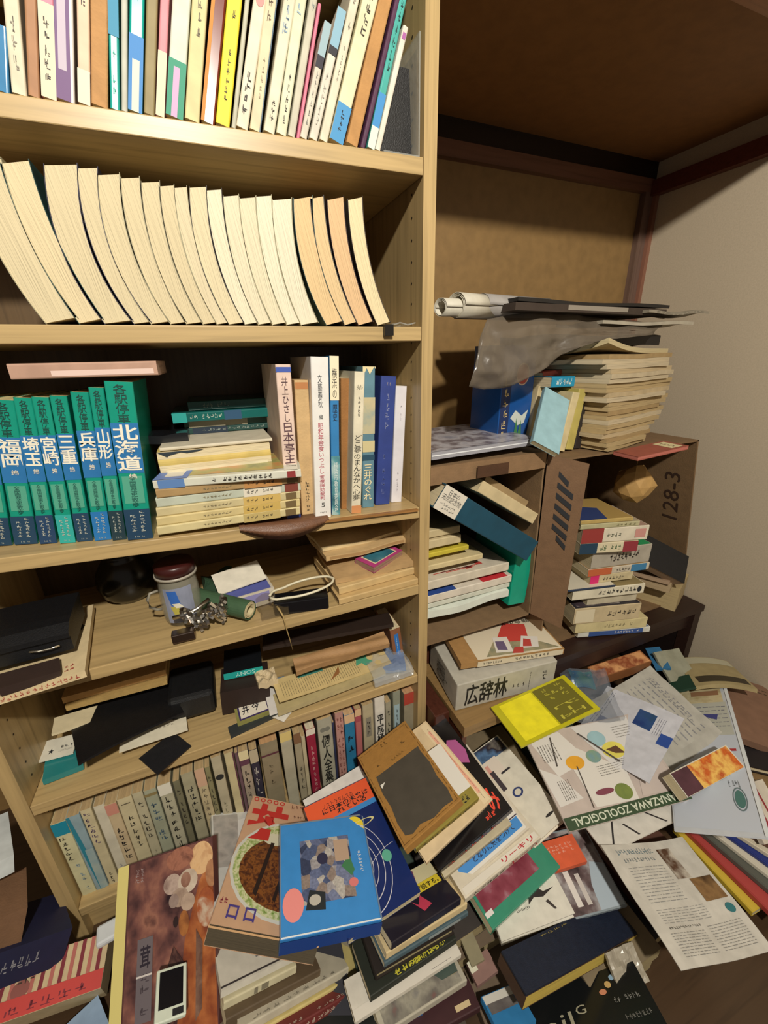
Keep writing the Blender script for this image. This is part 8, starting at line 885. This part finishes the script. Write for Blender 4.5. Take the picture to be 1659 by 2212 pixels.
# folded green cloth behind
mb = MB(); mb.box((0, 0, 0), (.055, .06, .030), mat('#2f4a34', 'paper'), (10, 10, 4))
o = mb.obj('green_cloth', None, lambda x, y, z: (x + .004 * math.sin(y * 90), y, z * (1 + .25 * math.sin(x * 90 + y * 60)))); o.location = (-.372, .105, Z4 - .003); tag(o, 'folded dark green cloth between jar and rolled mat', 'cloth')
# white cable loop
pts = []
for i in range(40):
    t = i / 39
    a = -math.pi * .93 + t * 2 * math.pi * .93
    pts.append((-.208 + .050 * math.cos(a) - (.012 if abs(t - .5) > .42 else 0), .022 + .024 * math.sin(a) * min(1, 1.5 * (1 - abs(math.cos(a)) ** 6) + .3), .6015 + .004 * math.cos(a)))
o = tube(pts, .0021, mat('#d6cfb4', 'plastic')).obj('white_cable'); tag(o, 'looped white cable resting over the flat black box', 'cable')
# dried plant strip
o = tube([(-.262, .02, .583), (-.258, .004, .580), (-.254, -.006, .572), (-.252, -.008, .55), (-.249, -.009, .53), (-.246, -.010, .505)], .001, mat('#a38a58', 'paper'), rf=lambda t: .0016 * (1 - t) + .0004).obj('dried_stalk'); tag(o, 'thin dried stalk hanging over the fourth shelf edge', 'stalk')
mb = MB(); mb.box((0, 0, 0), (.045, .045, .012), mat('#7a6a4c', 'clear'), (8, 8, 3))
o = mb.obj('plastic_wrap', None, lambda x, y, z: (x + .003 * math.sin(y * 120), y, z * (1.2 + math.sin(x * 110) * .5 + math.cos(y * 140) * .4))); o.location = (-.288, .006, Z4 + .001); tag(o, 'crumpled brownish plastic wrap beside the rolled mat', 'wrapper')
# pencil-like rod with wooden end
o = tube([(-.158, .055, Z4 + .004), (-.148, .004, Z4 + .0045)], .0042, mat('#1c1a18', 'plastic')).obj('rod'); tag(o, 'short dark rod with wooden end beside the black box', 'rod')
# black leather case with flap and clasp
root = empty('leather_case', loc=(-.585, .045, .590)); tag(root, 'black leather case with folded flap and silver clasp, left end', 'case')
LE = mat('#121316', 'leather')
root.rotation_euler = (0, 0, R_(4))
mb = MB(); mb.box((-.085, -.035, 0), (.040, .060, .032), LE, (4, 4, 2)); mb.obj('case_body', root, bevel=0)
mb = MB(); mb.box((-.086, -.041, .030), (.041, .061, .037), LE, (6, 6, 1)); mb.obj('flap', root, lambda x, y, z: (x, y, z + .004 * math.cos(x * 12) - (.010 * max(0, (-.02 - y) / .02))))
tube([(-.005, -.043, .018), (.005, -.044, .015), (.018, -.043, .014), (.028, -.043, .016)], .0016, mat('#cfc9b8', 'metal')).obj('clasp', root)
# brown leather crescent under the lying stack
mb = MB(); n = 20; vs = []
for i in range(n + 1):
    t = i / n; x = -.30 + .135 * t; w_ = math.sin(math.pi * t)
    for (yy, zz) in ((.025, .0), (-.004 - .008 * w_, -.001 - .001 * w_), (-.011 * w_ - .002, -.006 - .016 * w_), (-.012 * w_ - .003, -.0075 - .017 * w_), (-.006 - .008 * w_, -.0035 - .001 * w_), (.025, -.0015)):
        vs.append((x, yy, zz + .7205 - .0451 * x + .0045))
mb.add(vs, [(i * 6 + k, i * 6 + (k + 1) % 6, i * 6 + 6 + (k + 1) % 6, i * 6 + 6 + k) for i in range(n) for k in range(6)], mat('#6d4a34', 'leather')); mb.smooth = True
tag(mb.obj('leather_flap'), 'curved brown leather flap drooping over the third shelf edge', 'leather')
# thin wooden boards under the books on the third shelf
for i, (x0, x1, z0, dz, lb) in enumerate([(-.185, -.006, 0.0006, .006, 'thin brown hardboard sheet lying on the third shelf under books')]):
    mb = MB(); mb.box((x0, -.006, 0), (x1, .20, .004), mat('#9c7040', 'wood'))
    zf = lambda x: .7205 - .0451 * x
    o = mb.obj('hardboard', None, lambda x, y, z: (x, y, z + zf(x) - .0045)); tag(o, lb, 'board')
# acrylic bookend and black bag at the right end of the top shelf
mb = MB(); mb.box((0, 0, 0), (.0018, .085, .125), mat('#cfd4d0', 'clear')); mb.box((-.05, 0, 0), (0, .085, .0018), mat('#cfd4d0', 'clear'))
o = mb.obj('bookend', None, weld=False); o.location = (-.006, .004, 1.2158); tag(o, 'clear acrylic bookend at the right end of the top shelf', 'bookend')
mb = MB(); mb.box((0, 0, 0), (.052, .12, .105), mat('#0b0b0d', 'leather'), (5, 6, 8))
o = mb.obj('black_pouch', None, lambda x, y, z: (x + z * .12 * (1 - x / .04), y, z * (.9 + .1 * math.sin(y * 50)))); o.location = (-.060, .020, 1.2172); tag(o, 'small black pouch behind the clear bookend', 'pouch')
mb = MB(); mb.box((-.05, -.002, 0), (-.012, .05, .0016), mat('#cfd4d0', 'clear'), (6, 4, 1))
o = mb.obj('plastic_tab', None, lambda x, y, z: (x, y, z + .003 * math.sin(x * 130) ** 2)); o.location = (0, 0, 1.0112); tag(o, 'clear plastic tab curling at the right end of second shelf', 'plastic')
mb = MB(); mb.box((-.064, -.0075, -.013), (-.050, -.0012, .002), mat('#15120f', 'plastic')); mb.box((-.0635, -.0012, .0006), (-.0505, .02, .002), mat('#15120f', 'plastic'))
o = mb.obj('shelf_clip', None, weld=False); o.location = (0, 0, 1.0102); tag(o, 'small black clip hooked over the second shelf edge', 'clip')
# clear bag draped over blue booklet
mb = MB(); mb.box((0, 0, 0), (.085, .11, .010), mat('#c4ccd0', 'clear'), (14, 14, 1))
o = mb.obj('plastic_bag', None, lambda x, y, z: (x, y, z + .006 * noise.noise(Vector((x * 60, y * 60, 1))) - (.010 * max(0, (.012 - y) / .012)))); o.location = (-.098, -.006, .3725); tag(o, 'crumpled clear plastic bag over the blue booklet, fifth shelf right', 'bag')
# crumpled yellow paper ball in the right box
PBL = (0.6160,0.0550,0.6682)
bm = bmesh.new(); bmesh.ops.create_icosphere(bm, subdivisions=2, radius=.044)
for v in bm.verts: v.co *= 1 + .28 * noise.noise(v.co * 45)
me = bpy.data.meshes.new('paper_lantern'); bm.to_mesh(me); bm.free(); me.materials.append(mat('#b8935a', 'paper'))
o = bpy.data.objects.new('paper_ball', me); COL.objects.link(o); o.location = PBL; tag(o, 'crumpled yellowish paper ball hanging inside the right cardboard box', 'paper ball')
o2 = tube([(PBL[0], PBL[1], PBL[2] + .035), (PBL[0], PBL[1], .7718)], .0008, mat('#8a7040', 'paper')).obj('string'); o2.parent = o; o2.matrix_parent_inverse = Matrix.Translation(-Vector(o.location))
# rolled posters and clear bag above the newspapers
root = empty('rolled_poster', loc=(.07, .03, 1.0)); tag(root, 'roll of white posters jutting out left above the boxes', 'poster roll')
def spiral(p0, p1, r, m, nm):
    p0 = Vector(p0); p1 = Vector(p1); d = p1 - p0; t = d.normalized(); a = t.cross(Vector((0, 0, 1))).normalized(); b = a.cross(t); vs = []; n = 60
    for i in range(n + 1):
        an = i * 2 * math.pi / 24; rr = r - .006 * i / n * (r / .02)
        for e in (0, 1): vs.append(tuple(p0 + d * e + (a * math.cos(an) + b * math.sin(an)) * rr - Vector(root.location)))
    mb = MB(); mb.add(vs, [(2 * i, 2 * i + 1, 2 * i + 3, 2 * i + 2) for i in range(n)], m); mb.smooth = True
    o = mb.obj(nm, root); md = o.modifiers.new('t', 'SOLIDIFY'); md.thickness = .0004
spiral((0.0422,0.0200,1.0389), (0.1663,0.0600,1.0428), .014, mat('#c9c4b4', 'paper'), 'inner_sheet')
spiral((0.0768,0.0300,1.0433), (0.1660,0.0600,1.0457), .020, mat('#c2bcab', 'paper'), 'middle_sheet')
spiral((0.1396,0.0500,1.0469), (0.3178,0.0900,1.0488), .019, mat('#96918c', 'paper'), 'outer_sheet')

BAG = [[(0.1471,0.0450,1.0252), (0.2049,0.0450,1.0347), (0.2770,0.0450,1.0404), (0.3560,0.0450,1.0356), (0.4547,0.0450,1.0289), (0.5917,0.0450,1.0217)],
[(0.1293,0.0300,0.9953), (0.1810,0.0300,1.0062), (0.2459,0.0300,1.0139), (0.3160,0.0300,1.0144), (0.4043,0.0300,1.0093), (0.5670,0.0300,1.0099)],
[(0.1167,0.0220,0.9624), (0.1638,0.0220,0.9690), (0.2229,0.0220,0.9780), (0.2849,0.0220,0.9883), (0.3384,0.0220,1.0007), (0.5516,0.0220,1.0007)],
[(0.1065,0.0180,0.9354), (0.1489,0.0180,0.9392), (0.1984,0.0180,0.9416), (0.2494,0.0180,0.9496), (0.2997,0.0180,0.9747), (0.3948,0.0180,0.9900)],
[(0.1024,0.0200,0.9181), (0.1382,0.0200,0.9111), (0.1829,0.0200,0.9122), (0.2280,0.0200,0.9248), (0.2836,0.0200,0.9512), (0.3284,0.0200,0.9824)]]
vs = []; nu, nv = 30, 24
for j in range(nv + 1):
    for i in range(nu + 1):
        a = i / nu * 5; b = j / nv * 4; i0 = min(4, int(a)); j0 = min(3, int(b)); fa = a - i0; fb = b - j0
        p = (Vector(BAG[j0][i0]) * (1 - fa) + Vector(BAG[j0][i0 + 1]) * fa) * (1 - fb) + (Vector(BAG[j0 + 1][i0]) * (1 - fa) + Vector(BAG[j0 + 1][i0 + 1]) * fa) * fb
        p.y += .012 * noise.noise(p * 22) + .004 * noise.noise(p * 70)
        vs.append(tuple(p))
mb = MB(); mb.add(vs, [(j * (nu + 1) + i, j * (nu + 1) + i + 1, (j + 1) * (nu + 1) + i + 1, (j + 1) * (nu + 1) + i) for j in range(nv) for i in range(nu)], mat('#6f6558', 'smoke')); mb.smooth = True
o = mb.obj('plastic_bag'); md = o.modifiers.new('t', 'SOLIDIFY'); md.thickness = .0003
tag(o, 'smoky clear plastic bag hanging over the blue picture book and newspapers', 'bag')


mb = MB(); mb.box((.0225, -.035, .0), (.058, .30, .262), mat('#4f2a1e', 'woodz')); tag(mb.obj('box', None, bevel=.002), 'reddish-brown upright box squeezed between bookcase and dictionary', 'box')
